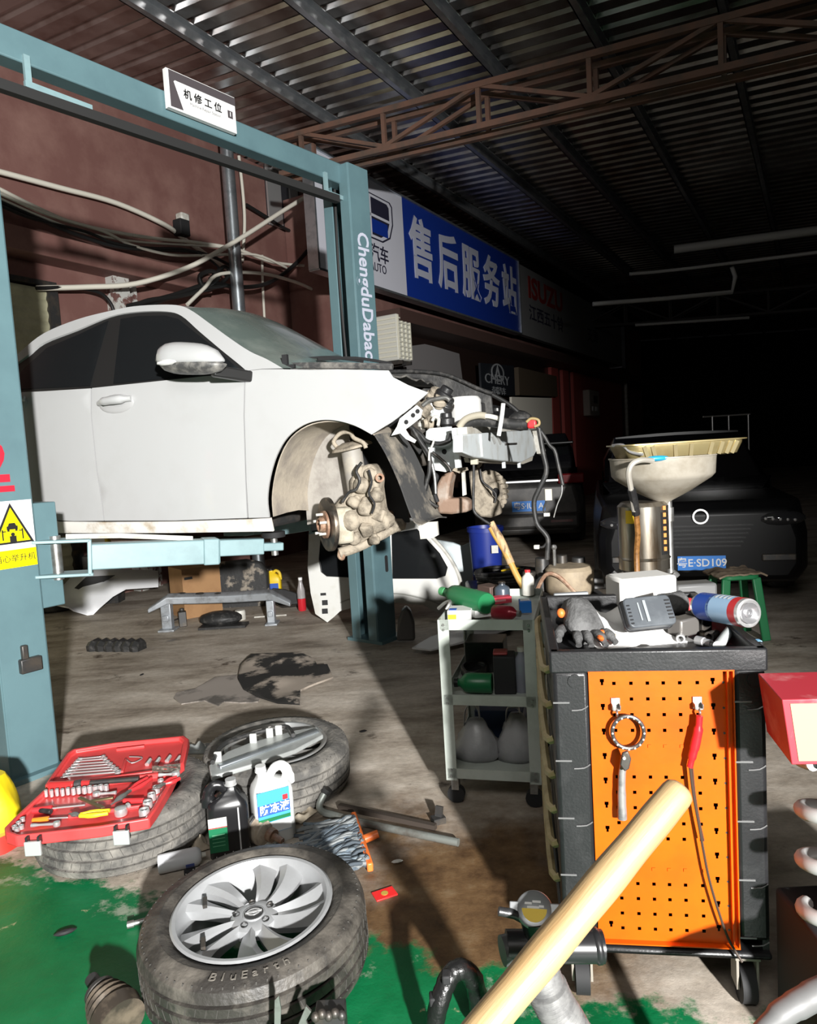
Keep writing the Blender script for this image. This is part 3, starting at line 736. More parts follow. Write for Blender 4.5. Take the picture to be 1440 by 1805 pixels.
    for i in range(11):
        t = -1 + 2 * i / 10; k = max(0.03, 1 - abs(t) ** 3) ** 0.5
        rings.append([mc + V((t * 0.2 + .015, side * 0.07 * k * cos(a), -0.018 + (0.02 if sin(a) > 0 else 0.055) * k * sin(a) - 0.02 * t)) for a in [2 * pi * j / 16 for j in range(16)]])
    b.skin(rings); b.build('mirror_base', mat('dark dirty mirror base', (0.06, 0.06, 0.06), 0.45, c2=(0.25, 0.24, 0.22), scale=14), mir, angle=60)
    b = MB(); b.bar(mc + V((0.12, -side * .02, -.06)), V((mc.x + 0.24, side * (gy(mc.x + .24, mc.z - .1) - 0.02), mc.z - 0.09)), 0.05, 0.06); b.build('mirror_arm', m_trimk, mir, bevel=0.01)
    b = MB(); b.ball(mc + V((-.09, side * 0.062, -0.005)), (0.07, 0.02, 0.016), 10); b.build('indicator', mat('clear lamp lens', (0.8, 0.8, 0.78), 0.1), mir)
    # wheel arch liner
    if side > 0: continue
    HB = cs(578, 905); hx, hz = HB[0] - 0.02, HB[1]
    prof = [cs(*q) for q in ((474, 912), (471, 879), (476, 840), (488, 801), (507, 770), (535, 750), (566, 742), (596, 743), (627, 752), (655, 766), (675, 800), (698, 850), (714, 893), (728, 920), (741, 924))]
    prof = [(x + 0.004, z) for x, z in prof]
    yo, yi = 0.84, 0.50
    for nm, pr, mm in (('arch_liner', prof[:10], m_liner), ('front_liner', prof[9:], mat('black dusty front liner', (0.055, 0.055, 0.055), 0.75, c2=(0.34, 0.30, 0.24), scale=6, amt=(0.46, 0.68), bump=0.2))):
        b = MB(); pr = [(q.x, q.y) for q in spline([(x, z, 0) for x, z in pr], 3)]
        vs = [q for x, z in pr for q in (V((x, side * yo, z)), V((x + .012, side * (yo - .12), z + .01)), V((x + .02, side * (yo - .24), z + .012)), V((x + .03, side * yi, z)))]
        b._add(vs, [(i * 4 + j, (i + 1) * 4 + j, (i + 1) * 4 + j + 1, i * 4 + j + 1) for i in range(len(pr) - 1) for j in range(3)])
        b.build(nm, mm, car, solid=0.006, angle=50)
    xm = cpt(618, 800, -yi).x
    inner = [(x + .02, z) for x, z in prof[:10] if x + .02 < xm] + [(xm, max(z for x, z in prof)), (xm, 0.33), (prof[0][0] + 0.02, 0.29)]
    b = MB(); b.sheet(inner, lambda x, z: V((x, side * yi, z)), 0.1); b.build('inner_apron', mat('grey mud apron', (0.33, 0.31, 0.28), 0.85, c2=(0.22, 0.20, 0.18), scale=8, bump=0.2), car, solid=0.01)
    b = MB(); b.box((xm + .14, -.40, .58), (.30, .02, .60)); b.build('bay_shade_panel', m_matte, car)  # matte black panel added as the shade inside the bay
# roof skin and screens
rail = [cs(*q) for q in sp2(((8, 646), (39, 617), (78, 587), (136, 563), (194, 548), (235, 540), (285, 537), (318, 539), (332, 544)), 2)]
b = MB()
def roof(u, v):
    k = u * (len(rail) - 1); i = min(int(k), len(rail) - 2); f = k - i
    x = rail[i][0] * (1 - f) + rail[i + 1][0] * f; z = rail[i][1] * (1 - f) + rail[i + 1][1] * f
    y = gy(x, z) * (2 * v - 1); return V((x, y, z + 0.045 * (1 - (2 * v - 1) ** 2)))
b.grid(roof, 14, 12); b.build('roof', m_car, car, angle=50)
pil = [cs(*q) for q in ((330, 543), (340, 549), (368, 569), (405, 596), (440, 619), (470, 633), (498, 649))]
b = MB()
def ws(u, v):
    k = u * (len(pil) - 1); i = min(int(k), len(pil) - 2); f = k - i
    x = pil[i][0] * (1 - f) + pil[i + 1][0] * f; z = pil[i][1] * (1 - f) + pil[i + 1][1] * f
    s = 2 * v - 1; y = gy(x, z) * s; bow = (1 - s * s)
    return V((x + (0.05 + 0.16 * u) * bow, y, z + 0.045 * bow * (1 - u) + 0.02 * bow))
b.grid(ws, 14, 16); b.build('windscreen', m_wind, car, angle=60)
# rear of the body beyond the frame of the photograph
b = MB()
rr = cs(8, 646); rb = cs(8, 690.5)
def tail(prof_):
    return [V((x, s * gy(x, z) * k, z)) for (x, z, k) in prof_ for s in (-1, 1)]
prof = [(rr[0], rr[1], 1), (rr[0] - 0.45, rr[1] - 0.26, 1), (rr[0] - 1.0, rb[1] + 0.0, 1), (rr[0] - 1.12, 0.8, 1), (rr[0] - 1.1, 0.35, 1)]
v_ = tail(prof); b._add(v_, [(2 * i, 2 * i + 1, 2 * i + 3, 2 * i + 2) for i in range(len(prof) - 1)])
for s in (0, 1):
    pts = [v_[2 * i + s] for i in range(5)]
    x0 = cs(-14, 700); x1 = cs(58, 891)
    pts += [V((x1[0] - .5, (-1 if s == 0 else 1) * 0.86, 0.35)), V((x1[0] - .62, (-1 if s == 0 else 1) * 0.87, 0.62)), V((x0[0], (-1 if s == 0 else 1) * gy(*x0), x0[1] - .1)), V((rb[0], (-1 if s == 0 else 1) * gy(*rb), rb[1]))]
    b._add(pts, [tuple(range(9))])
b.build('rear_body', m_car, car, solid=0.012, angle=30)
# dark floor pan and cabin fill
b = MB(); b.box((-1.6, 0, 0.34), (1.9, 1.5, 0.12)); b.build('floor_pan', m_under, car, bevel=0.03)
b = MB(); b.box((-1.3, 0, 0.8), (1.2, 1.5, 0.75)); b.build('cabin_trim', m_matte, car, bevel=0.08)
b = MB(); b.box((-0.50, 0, 0.80), (0.05, 0.94, 0.6)); b.build('firewall', m_under, car)
# scuttle below the screen
b = MB()
cw_ = [cpt(498, 646, -0.74), cpt(560, 645, -0.72), cpt(640, 646, -0.70), cpt(690, 648, -0.68)]
b.tube([V((q.x, q.y + .02, q.z + .005)) for q in cw_], 0.018, 6, 4)
x0 = pil[-1][0]
b.grid(lambda u, v: V((x0 + 0.02 + (0.18 + 0.16) * u + 0.16 * (1 - (2 * v - 1) ** 2) * (1 - u * 0.3), (2 * v - 1) * (0.80 - .04 * u), pil[-1][1] - 0.0 - 0.035 * u + 0.01 * sin(v * 40))), 6, 20)
b.build('scuttle_panel', mat('dusty black scuttle', (0.05, 0.05, 0.05), 0.6, c2=(0.22, 0.21, 0.19), scale=10), car, solid=0.01)
for s0, e0 in (((520, 641), (640, 640)), ((560, 640), (690, 644))):
    b = MB(); p, q = cpt(*s0, -0.55), cpt(*e0, -0.2); b.tube([p + V((0, 0, 0.02)), (p + q) / 2 + V((0, 0, .035)), q + V((0, 0, .01))], 0.009, 6, 4); b.build('wiper', m_matte, car)
b = MB(); q = cpt(503, 637, -0.78); b.box(q, (0.03, 0.02, 0.07)); b.box(q + V((.02, 0, -.03)), (0.07, 0.02, 0.02)); b.build('hinge', m_matte, car)
# lift arms need the car sill
A1, B1 = at(100, 983, 3.52), at(484, 966, 3.97)
zs_ = (CT @ V((*[cs(484, 938)[0]], -0.7, 0.275))).z
arm(A1, B1, zs_ - 0.0, m_teal2, True)
A2 = LF - LD * 0.3 + LN * 0.1; A2.z = 1.02
arm(A2, CT @ V((-0.62, 0.55, 0.12)), zs_ - 0.0, mat('dusty brown arm', (0.34, 0.23, 0.17), 0.6, c2=(0.25, 0.3, 0.3), scale=6))
arm(LF - LD * 0.3 - LN * 0.1 + V((0, 0, 1.0)), CT @ V((-1.7, 0.55, 0.12)), zs_, m_teal2)
# lift decals on the near and far posts
FN = frame(LNR + LN * 0.137, LD, V((0, 0, 1)), LN)
def on_near(x, y): return FN.inverted() @ pl(x, y, LNR + LN * 0.137, LN)
m_deca = mat('red decal', (0.62, 0.01, 0.03), 0.5)
q = on_near(2, 825); dg = text('number_decal', '2', 0.27, m_deca, lift, LI @ FN @ TR(q.x - 0.03, q.y + .02, 0.001), 0.001, 0.02)
q0, q1 = on_near(5, 862), on_near(28, 848)
b = MB(); b.box((q.x - .03, q0.y + .0, 0.001), (0.16, 0.028, 0.002), LI @ FN); b.build('number_underline', m_deca, lift)
qa, qb = on_near(52, 880), on_near(56, 996)
xr = 0.105; wd = 0.2; y1, y0 = qa.y, qb.y
b = MB(); b.box((xr - wd / 2, (y0 + y1) / 2, 0.001), (wd, y1 - y0, 0.002), LI @ FN); st = b.build('warning_sticker', mat('sticker white', (0.75, 0.75, 0.76), 0.4), lift)
hh = y1 - y0
def stk(name, poly, m, z): 
    b = MB(); b.prism(poly, 0.0008, LI @ FN @ TR(xr - wd / 2, y0, z)); return b.build(name, m, st)
m_sy = mat('sticker yellow', (0.85, 0.72, 0.0), 0.4); m_sk = mat('sticker black', (0.01, 0.01, 0.01), 0.5)
stk('yellow_band', [(-wd / 2, 0), (wd / 2, 0), (wd / 2, hh * 0.27), (-wd / 2, hh * 0.27)], m_sy, 0.002)
stk('triangle_border', [(-0.095, hh * 0.36), (0.095, hh * 0.36), (0.0, hh * 0.97)], m_sk, 0.002)
stk('triangle_field', [(-0.078, hh * 0.39), (0.078, hh * 0.39), (0.0, hh * 0.90)], m_sy, 0.003)
b = MB(); T = LI @ FN @ TR(xr - wd / 2, y0, 0.004)
b.box((0, hh * 0.60, 0), (0.05, 0.016, .001), T); b.prism([(-.02, hh * .62), (.02, hh * .62), (.013, hh * .67), (-.013, hh * .67)], .001, T); b.box((-.018, hh * .565, 0), (0.01, 0.012, .001), T); b.box((.018, hh * .565, 0), (0.01, 0.012, .001), T)
for s in (-1, 1): b.box((s * 0.045, hh * 0.5, 0), (0.006, 0.05, .001), T); b.box((s * 0.038, hh * 0.55, 0), (0.018, 0.005, .001), T)
b.prism(circ(0.009, 12, 0, hh * 0.5), .001, T); b.box((0, hh * 0.43, 0), (0.03, 0.03, .001), T); b.build('pictogram', m_sk, st)
text('sticker_words', '当心举升机', 0.038, m_sk, st, LI @ FN @ TR(xr - wd / 2, y0 + hh * 0.135, 0.003), 0.0005)
FF = frame(LF + LN * 0.137, V((0, 0, -1)), LD, LN)
q = FF.inverted() @ pl(648, 525, LF + LN * 0.137, LN)
text('maker_word', 'ChengduDabao', 0.17, m_slett, lift, LI @ FF @ TR(q.x, 0, 0.001), 0.0008, 0.02, sx=0.9)
b = MB(); T = LI @ frame(LF + LN * 0.13, LD, V((0, 0, 1)), LN); zz = (FF.inverted() @ pl(683, 993, LF + LN * 0.137, LN)).x
b.prism(rrect(0.03, 0.13, 0.014, cx=0.04, cy=-zz), 0.012, T); b.build('slot', m_matte, lift)
b = MB(); q = LI @ fl(10, 1400); zz = at(5, 1190, 3.2).z; b.box((0.02, -0.14, zz), (0.1, 0.05, 0.07)); b.box((0.0, -0.14, zz + .06), (0.03, 0.03, 0.08)); b.build('lock_release', m_dark, lift, bevel=0.006)
# station sign hung on the beam
P = LNR + LN * 0.10
c0, c1, c2_, c3 = pl(293, 116, P, LN), pl(416, 179, P, LN), pl(417, 239, P, LN), pl(298, 188, P, LN)
SF = frame(c3, LD, V((0, 0, 1)), LN); wd_ = ((c1 - c0).dot(LD) + (c2_ - c3).dot(LD)) / 2; hh_ = ((c0.z - c3.z) + (c1.z - c2_.z)) / 2
s3 = thing('station_sign', 'small white and grey station sign hung on the overhead lift beam', 'sign', SF)
b = MB(); b.box((wd_ / 2, hh_ / 2, -0.018), (wd_, hh_, 0.03)); b.build('board', m_white, s3)
m_sgr = mat('sign dark grey', (0.07, 0.06, 0.065), 0.5)
b = MB(); b.prism([(0.015, 0.01), (wd_ * 0.20, 0.012), (wd_ * 0.09, hh_ * 0.72), (wd_ * 0.11, hh_ * 0.76), (wd_, hh_ * 0.76), (wd_, hh_ - .005), (0.015, hh_ - .005)], 0.003, TR(0, 0, -.002)); b.build('grey_border', m_sgr, s3)
text('characters', '机修工位', hh_ * 0.26, m_sk, s3, TR(wd_ * 0.5, hh_ * 0.50, 0), 0.001, 0.015, space=1.55)
b = MB(); b.box((wd_ * 0.91, hh_ * 0.46, 0), (hh_ * 0.17, hh_ * 0.2, 0.002)); b.build('number_box', m_sgr, s3)
text('number', '1', hh_ * 0.17, m_white, s3, TR(wd_ * 0.91, hh_ * 0.46, 0.001), 0.001, 0.02)
text('subtitle', 'Machine Repair Station', hh_ * 0.11, mat('light grey print', (0.35, 0.35, 0.35), 0.5), s3, TR(wd_ * 0.53, hh_ * 0.30, 0), 0.0008)
# ---------------------------------------------------------------- open front of the car: suspension, engine bay, harness
def cfx(px, py, xl): return CI @ pl(px, py, CO + CX * xl, CX)     # pixel -> point in the plane x = xl
def cup(px, py, yl): return cpt(px, py, yl)
m_tan = m_dusty
def plate(name, px, yl, m, th=0.02, label=None, par=car, bev=0.0):
    q = [cpt(x, y, yl) for x, y in px]
    b = MB(); b.prism([(p.x, p.z) for p in q], th, frame(V((0, yl, 0)), V((1, 0, 0)), V((0, 0, 1)), V((0, -1, 0))), -th / 2)
    o = b.build(name, m, par, bevel=bev)
    if label: o['label'] = label
    return o
def ctube(name, px, yl, r, m, sub=5, n=7, par=car, label=None):
    ys = yl if isinstance(yl, (list, tuple)) else [yl] * len(px)
    b = MB(); b.tube([cpt(x, y, k) for (x, y), k in zip(px, ys)], r, n, sub)
    o = b.build(name, m, par, angle=60)
    if label: o['label'] = label
    return o
# near front suspension, steered hard
yS = -0.60
b = MB(); b.cyl(cpt(618, 785, yS), cpt(632, 872, yS), 0.058, n=18); b.cyl(cpt(632, 862, yS), cpt(636, 905, yS - .01), 0.04, n=14); b.build('strut', mat('grey strut tube', (0.30, 0.28, 0.25), 0.6, c2=(0.4, 0.36, 0.29), scale=12), car)
b = MB(); q = cpt(620, 786, yS); b.lathe([(0, 0.02), (0.05, 0.025), (0.11, 0.0), (0.115, -0.012), (0.05, -.02), (0, -.02)], 20, M.Translation(q) @ RX(8) @ RY(-8)); b.build('spring_seat', m_tan, car)
ctube('coil_spring', [(594, 788), (588, 778), (600, 764), (616, 762), (624, 772), (640, 780), (645, 790)], -0.68, 0.012, m_tan)
hn = V((-0.70, -0.71, 0)).normalized()
hc = cpt(571, 925, -0.84)
HT = zto(hn, hc)
b = MB(); b.lathe([(0, 0.012), (0.028, 0.012), (0.03, 0.03), (0.036, 0.03), (0.04, 0.004), (0.072, 0.004), (0.074, -0.008), (0.0, -0.008)], 24, HT); b.build('hub', m_rust, car)['label'] = 'rusty hub flange'
for i in range(5):
    a = 2 * pi * i / 5 + 0.3
    b = MB(); p = HT @ V((0.055 * cos(a), 0.055 * sin(a), 0)); b.cyl(p, p + hn * 0.04, 0.007, n=8); b.build('wheel_stud', m_offw, car)
b = MB(); b.lathe([(0.05, -.012), (0.14, -.012), (0.142, -.016), (0.142, -0.034), (0.05, -.034)], 36, HT); b.lathe([(0.06, -.012), (0.075, -.03), (0.08, -0.09), (0, -.09)], 20, HT); b.build('brake_disc', mat('dark worn disc', (0.05, 0.045, 0.04), 0.4, 0.7, c2=(0.25, 0.2, 0.15), scale=9), car)
plate('knuckle', [(587, 900), (604, 880), (624, 866), (622, 845), (640, 822), (660, 816), (674, 836), (672, 858), (678, 900), (692, 912), (690, 928), (660, 942), (640, 958), (612, 962), (590, 955)], -0.64, m_tan, 0.12, bev=0.018)
b = MB()
u = V((0, 0, 1)).cross(hn); p = cpt(603, 926, -0.80)
T = frame(p, u, V((0, 0, 1)), hn)
b.prism(rrect(0.12, 0.19, 0.03), 0.09, T, -.045); b.build('brake_caliper', mat('dusty pale caliper', (0.47, 0.43, 0.34), 0.8, c2=(0.33, 0.29, 0.22), scale=20, bump=0.3), car, bevel=0.012)
b = MB(); b.ball(cpt(618, 918, -0.83), (0.05, 0.03, 0.055), 12); b.build('caliper_piston', m_tan, car)
rk = random.Random(11)
for (x, y, r, yy) in ((655, 836, .036, -.70), (640, 856, .045, -.71), (664, 872, .040, -.70), (646, 892, .050, -.70), (670, 908, .045, -.68), (625, 884, .036, -.72), (648, 934, .045, -.7), (626, 948, .036, -.72), (680, 922, .03, -.66), (634, 830, .03, -.68), (660, 950, .03, -.7)):
    b = MB(); T = M.Translation(cpt(x, y, yy)) @ M.Rotation(rk.random() * 3.1, 4, V((rk.random() - .5, rk.random(), rk.random() - .5)).normalized())
    if rk.random() < .5: b.box((0, 0, 0), (r * 1.7, r * 1.2, r * 1.5), T, .75)
    else: b.lathe([(0, -r), (r * .7, -r), (r, -r * .6), (r, r * .3), (r * .55, r * .5), (r * .5, r), (0, r)], 14, T)
    b.build('knuckle_boss', m_tan, car, bevel=r * .22)
b = MB(); p = cpt(668, 842, -.7); b.lathe([(0.012, -.03), (0.022, -.03), (0.024, 0.03), (0.012, 0.03)], 14, zto(V((0.6, -1, 0)), p)); b.build('bushing', m_rust, car)
ctube('brake_hose', [(603, 885), (615, 868), (628, 862), (634, 846), (628, 830), (637, 815)], -0.76, 0.008, m_rubber)
ctube('sensor_wire', [(650, 828), (655, 850), (650, 870), (660, 888), (655, 905)], -0.77, 0.006, m_matte)
ctube('lower_arm', [(598, 975), (640, 960), (692, 930), (705, 925)], [-.74, -.66, -.5, -.4], [0.03, 0.03, 0.035, 0.04], m_tan)
ctube('ball_joint', [(606, 970), (604, 984), (598, 980), (600, 968)], -.74, 0.012, m_rust)
ctube('drive_shaft', [(640, 915), (690, 905), (740, 898)], [-.66, -.4, -.1], 0.02, m_rust, 2)
# wheel house panel, brackets
plate('wheelhouse_panel', [(752, 760), (758, 755), (796, 752), (803, 824), (786, 832), (768, 829), (758, 805), (750, 780)], -0.45, m_body2, 0.012)
b = MB(); b.lathe([(0, 0.0), (0.014, 0.0)], 14, zto(V((0, -1, 0)), cpt(783, 796, -.459))); b.build('panel_hole', m_matte, car)
plate('fender_bracket', [(690, 768), (700, 752), (705, 738), (722, 724), (735, 714), (745, 723), (742, 736), (726, 749), (715, 757), (722, 768), (734, 776), (731, 781), (716, 774), (706, 764)], -0.74, mat('white bracket paint', (0.62, 0.62, 0.60), 0.45), 0.008)
for x, y in ((736, 725), (728, 732), (716, 744)):
    b = MB(); b.lathe([(0, 0), (0.012, 0)], 10, zto(V((0, -1, 0)), cpt(x, y, -.746))); b.build('bracket_hole', m_matte, car)
plate('support_strut', [(797, 755), (805, 754), (807, 780), (813, 824), (804, 825), (800, 785)], -0.55, mat('white strut paint', (0.60, 0.63, 0.63), 0.45), 0.03)
plate('lower_tab', [(738, 921), (771, 919), (773, 943), (764, 948), (742, 950)], -0.62, m_offw, 0.02, 'pale tab hanging from the arch liner')
# crossmember
XF = 0.60
q = [cfx(x, y, XF) for x, y in [(815, 766), (841, 764), (870, 762), (935, 757), (942, 775), (947, 793), (941, 804), (919, 815), (880, 812), (836, 806), (815, 797)]]
b = MB(); b.prism([(p.y, p.z) for p in q], 0.05, frame(V((XF + .05, 0, 0)), V((0, 1, 0)), V((0, 0, 1)), V((1, 0, 0))), -0.10); cm = b.build('crossmember', m_body2, car, bevel=0.006)
for px_ in ([(867, 768), (872, 781)], [(877, 769), (882, 782)]):
    b = MB(); b.tube([cfx(*k, XF + .005) for k in px_], 0.008, 6); b.build('crossmember_rib', mat('mid grey steel', (0.3, 0.3, 0.29), 0.5), cm)  # ribs in a darker grey than the crossmember
b = MB(); p, r_ = cfx(890, 783, XF + .002), cfx(910, 782, XF + .002); b.bar(p, r_, 0.012, 0.012, (1, 0, 0)); b.build('crossmember_slot', m_dark, cm)
b = MB(); b.bar(cfx(846, 765, XF), cfx(849, 805, XF), 0.02, 0.02, (1, 0, 0)); b.build('crossmember_seam', m_body2, cm)
q = [cfx(x, y, XF - .06) for x, y in [(836, 806), (940, 803), (938, 812), (922, 818), (838, 814)]]
b = MB(); b.prism([(p.y, p.z) for p in q], 0.06, frame(V((XF - .06, 0, 0)), V((0, 1, 0)), V((0, 0, 1)), V((1, 0, 0))), -.06); b.build('lower_flange', mat('dusty flange', (0.5, 0.47, 0.4), 0.6), car)
for x in (888, 915):
    b = MB(); p = cfx(x, 818, XF - .03); b.box(p, (.02, .02, .05)); b.build('flange_tab', m_body2, car)
q = [cfx(x, y, XF - .01) for x, y in [(936, 760), (942, 757), (953, 795), (951, 803), (944, 800)]]
b = MB(); b.prism([(p.y, p.z) for p in q], 0.03, frame(V((XF, 0, 0)), V((0, 1, 0)), V((0, 0, 1)), V((1, 0, 0)))); b.build('end_plate', m_offw, car)
# upper ledge behind the crossmember
b = MB(); b.bar(cfx(812, 760, XF - .1), cfx(938, 752, XF - .1), 0.07, 0.04, (0, 0, 1)); b.build('radiator_support', mat('dusty radiator support', (0.52, 0.5, 0.45), 0.6, c2=(0.3, 0.27, 0.22), scale=10), car)
# reservoir, battery cover, intake bits
b = MB(); p0, p1 = cpt(820, 748, -0.1), cpt(820, 700, -0.1); b.lathe([(0, 0), (0.096, 0), (0.1, 0.01), (0.1, (p1 - p0).z - .02), (0.085, (p1 - p0).z), (0, (p1 - p0).z + .005)], 24, M.Translation(p0)); b.build('reservoir', mat('milky plastic', (0.62, 0.62, 0.60), 0.4), car)
b = MB(); p, r_ = cfx(845, 708, 0.42), cfx(928, 752, 0.42); b.box(((p.x + r_.x) / 2 - .09, (p.y + r_.y) / 2, (p.z + r_.z) / 2), (0.18, abs(p.y - r_.y), abs(p.z - r_.z))); bx_ = b.build('battery_cover', m_black, car, bevel=0.008)
b = MB(); p = cfx(877, 722, 0.425); b.box(p, (0.004, 0.035, 0.02)); b.build('label_patch', m_white, bx_)
plate('inner_wing', [(682, 658), (706, 654), (745, 656), (782, 661), (817, 672), (843, 685), (866, 695), (870, 730), (790, 730), (740, 700), (699, 678)], 0.45, mat('dusty black wing cover', (0.03, 0.03, 0.03), 0.6, c2=(0.13, 0.125, 0.115), scale=9, amt=(0.45, 0.8), bump=0.4), 0.03, 'dusty black inner wing on the far side', bev=0.008)
ctube('wing_seal', [(660, 655), (690, 655), (740, 655), (790, 662), (840, 684), (868, 694)], 0.42, 0.014, m_rubber)
rnd = random.Random(3)
for (x, y, r, m, nm) in ((746, 722, .05, m_tan, 'pump_body'), (760, 715, .045, m_steel, 'pulley'), (775, 708, .04, m_tan, 'pipe_elbow'), (765, 700, .05, m_tan, 'manifold_end'), (752, 735, .035, m_offw, 'connector'), (772, 733, .05, m_body2, 'alternator'), (787, 742, .045, m_black, 'bracket_block'), (770, 750, .05, m_dark, 'motor_end'), (758, 745, .04, m_tan, 'sensor_body'), (745, 748, .03, m_offw, 'grommet'), (785, 715, .05, m_dark, 'throttle_body'), (782, 697, .05, m_black, 'air_duct')):
    b = MB(); p = cpt(x, y, -0.42 + rnd.random() * .1)
    T = M.Translation(p) @ M.Rotation(rnd.random() * 3, 4, V((rnd.random(), rnd.random(), 1)).normalized())
    b.lathe([(0, -r), (r * .6, -r), (r * .65, -r * .5), (r, -r * .45), (r, r * .35), (r * .75, r * .4), (r * .7, r), (0, r)], 12, T); b.build(nm, m, car, bevel=0.004)
ctube('metal_pipe', [(745, 715), (757, 706), (770, 703), (785, 701), (792, 705)], -.44, 0.013, m_steel)
ctube('metal_pipe', [(762, 742), (766, 735), (773, 738), (772, 750)], -.46, 0.010, m_offw)
b = MB(); b.box(cpt(760, 775, -.1), (0.1, 0.5, 0.3)); b.build('engine_block', m_under, car, bevel=0.03)
ctube('coolant_hose', [(809, 753), (816, 743), (826, 736), (843, 732), (856, 733)], -0.4, 0.02, mat('beige hose', (0.36, 0.33, 0.26), 0.6), label='beige hose')
ctube('pipe_sleeve', [(850, 733), (864, 734), (880, 738)], -0.4, 0.014, m_offw)
ctube('radiator_hose', [(812, 758), (824, 748), (842, 742), (876, 744), (904, 748), (930, 748)], -0.36, 0.032, m_rubber, label='thick black hose')
b = MB(); b.ball(cpt(917, 742, -.3), (0.07, 0.06, 0.055), 12); b.build('loom_bundle', m_rubber, car)
ctube('plastic_strap', [(887, 711), (885, 730), (882, 750), (879, 768)], -0.44, 0.012, m_white, 3, label='white strap')
ctube('battery_cable', [(868, 696), (888, 707), (905, 719), (925, 738), (936, 746)], -0.3, 0.012, m_cable_k)
b = MB(); p = cpt(938, 747, -.36); b.box(p, (0.05, 0.04, 0.05)); b.build('red_connector', m_red, car, bevel=0.01)
ctube('brown_wire', [(928, 744), (936, 738), (948, 740), (950, 748), (942, 752)], -0.38, 0.008, mat('brown wire', (0.3, 0.22, 0.1), 0.6))
ctube('hanging_wire', [(944, 749), (956, 764), (968, 784), (978, 795), (984, 820), (992, 855)], -0.36, 0.010, m_rubber)
ctube('hanging_harness', [(950, 755), (954, 780), (958, 802), (963, 832), (950, 862), (941, 886), (946, 922), (960, 940), (966, 953), (964, 986)], -0.36, 0.014, m_rubber, label='grey taped harness hanging to one side')
ctube('harness_branch', [(965, 955), (957, 964), (948, 964)], -.36, 0.007, m_rubber)
b = MB(); b.box(cpt(946, 964, -.36), (0.03, 0.025, 0.022)); b.build('harness_plug', m_offw, car, bevel=0.004)
b = MB(); b.box(cpt(967, 872, -.37), (0.035, 0.008, 0.06), ); b.build('harness_tag', mat('cream tag', (0.6, 0.55, 0.42), 0.6), car)
ctube('harness_branch', [(963, 884), (958, 898), (963, 906)], -.37, 0.005, m_rubber)
b = MB(); b.box(cpt(964, 907, -.37), (0.03, 0.02, 0.018)); b.build('harness_plug', m_offw, car)
ctube('harness_branch', [(990, 850), (990, 870), (982, 890), (976, 912)], -.36, 0.004, m_steel)
# looms across the wheel house
ctube('loom', [(722, 752), (740, 765), (752, 778), (775, 782), (792, 776), (796, 764)], -.52, 0.013, m_rubber)
ctube('loom', [(728, 757), (742, 780), (756, 802), (757, 830), (752, 850), (748, 868)], -.56, 0.012, m_rubber)
ctube('ac_pipe', [(735, 770), (752, 800), (760, 815), (766, 840), (768, 870)], -.55, 0.009, m_steel)
ctube('ac_pipe', [(765, 775), (762, 785), (757, 795), (756, 812)], -.58, 0.006, m_offw)
ctube('loom', [(762, 797), (778, 810), (790, 822), (795, 832)], -.50, 0.008, m_dark)
ctube('loom', [(748, 870), (758, 885), (772, 894)], -.56, 0.010, m_dark)
ctube('loom', [(760, 835), (770, 840), (764, 860), (771, 885)], -.5, 0.012, m_matte)
ctube('loom', [(817, 758), (815, 775), (822, 788), (829, 800), (834, 812)], -.44, 0.02, m_rubber)
ctube('loom', [(834, 800), (835, 840), (834, 880), (836, 902), (850, 915), (864, 924)], -.44, 0.008, m_rubber)
b = MB(); b.box(cpt(836, 809, -.45), (0.04, 0.03, 0.06)); b.build('loom_plug', mat('straw plug', (0.45, 0.42, 0.33), 0.6), car, bevel=0.004)
# subframe and far wheel hub
m_sub = mat('rusty subframe', (0.26, 0.17, 0.12), 0.7, c2=(0.38, 0.32, 0.27), scale=7, bump=0.2)
plate('subframe', [(772, 866), (776, 850), (784, 836), (803, 829), (797, 852), (794, 878), (820, 876), (830, 883), (829, 901), (800, 905), (777, 904)], -0.12, m_sub, 0.12, 'rusty brown subframe', bev=0.015)
plate('subframe_post', [(814, 828), (819, 826), (822, 872), (816, 874)], -0.14, m_offw, 0.02)
plate('mount_cap', [(799, 829), (803, 824), (822, 824), (824, 829), (812, 834)], -0.16, m_tan, 0.05)
p = cpt(868, 868, 0.60)
T = zto(V((0.85, -0.55, 0)), p)
b = MB(); b.lathe([(0.03, 0.03), (0.07, 0.03), (0.075, 0.0), (0.15, -.01), (0.155, -.03), (0.03, -.03)], 36, T); far = b.build('far_backing_plate', m_tan, car)
b = MB()
for i in range(7):
    a = -1.0 + i * 0.33
    b.ball((0.115 * cos(a), 0.115 * sin(a), 0.0), (0.035, 0.025, 0.03), 8, T @ RZ(0))
b.build('caliper_ribs', m_tan, far)
b = MB(); b.lathe([(0, 0.04), (0.03, 0.04), (0.035, 0.02), (0.05, 0.02)], 16, T); b.build('bearing_bore', m_matte, far)
plate('far_knuckle', [(828, 830), (842, 822), (850, 836), (852, 855), (862, 872), (880, 884), (885, 905), (868, 912), (850, 910), (836, 898), (832, 866)], 0.5, m_tan, 0.09, bev=0.015)
ctube('far_brake_hose', [(846, 826), (850, 848), (866, 862), (874, 872), (872, 886)], 0.44, 0.008, m_rubber)
ctube('far_link', [(842, 824), (848, 815), (846, 808)], .45, 0.012, m_tan)
ctube('exhaust_pipe', [(200, 948), (260, 955), (330, 962), (400, 958), (470, 950)], [-.1, -.1, -.12, -.15, -.2], 0.035, mat('pinkish brown exhaust', (0.34, 0.22, 0.18), 0.7, c2=(0.24, 0.15, 0.12), scale=9))
ctube('heat_shield', [(300, 952), (360, 957), (430, 957)], .15, 0.05, m_steel)
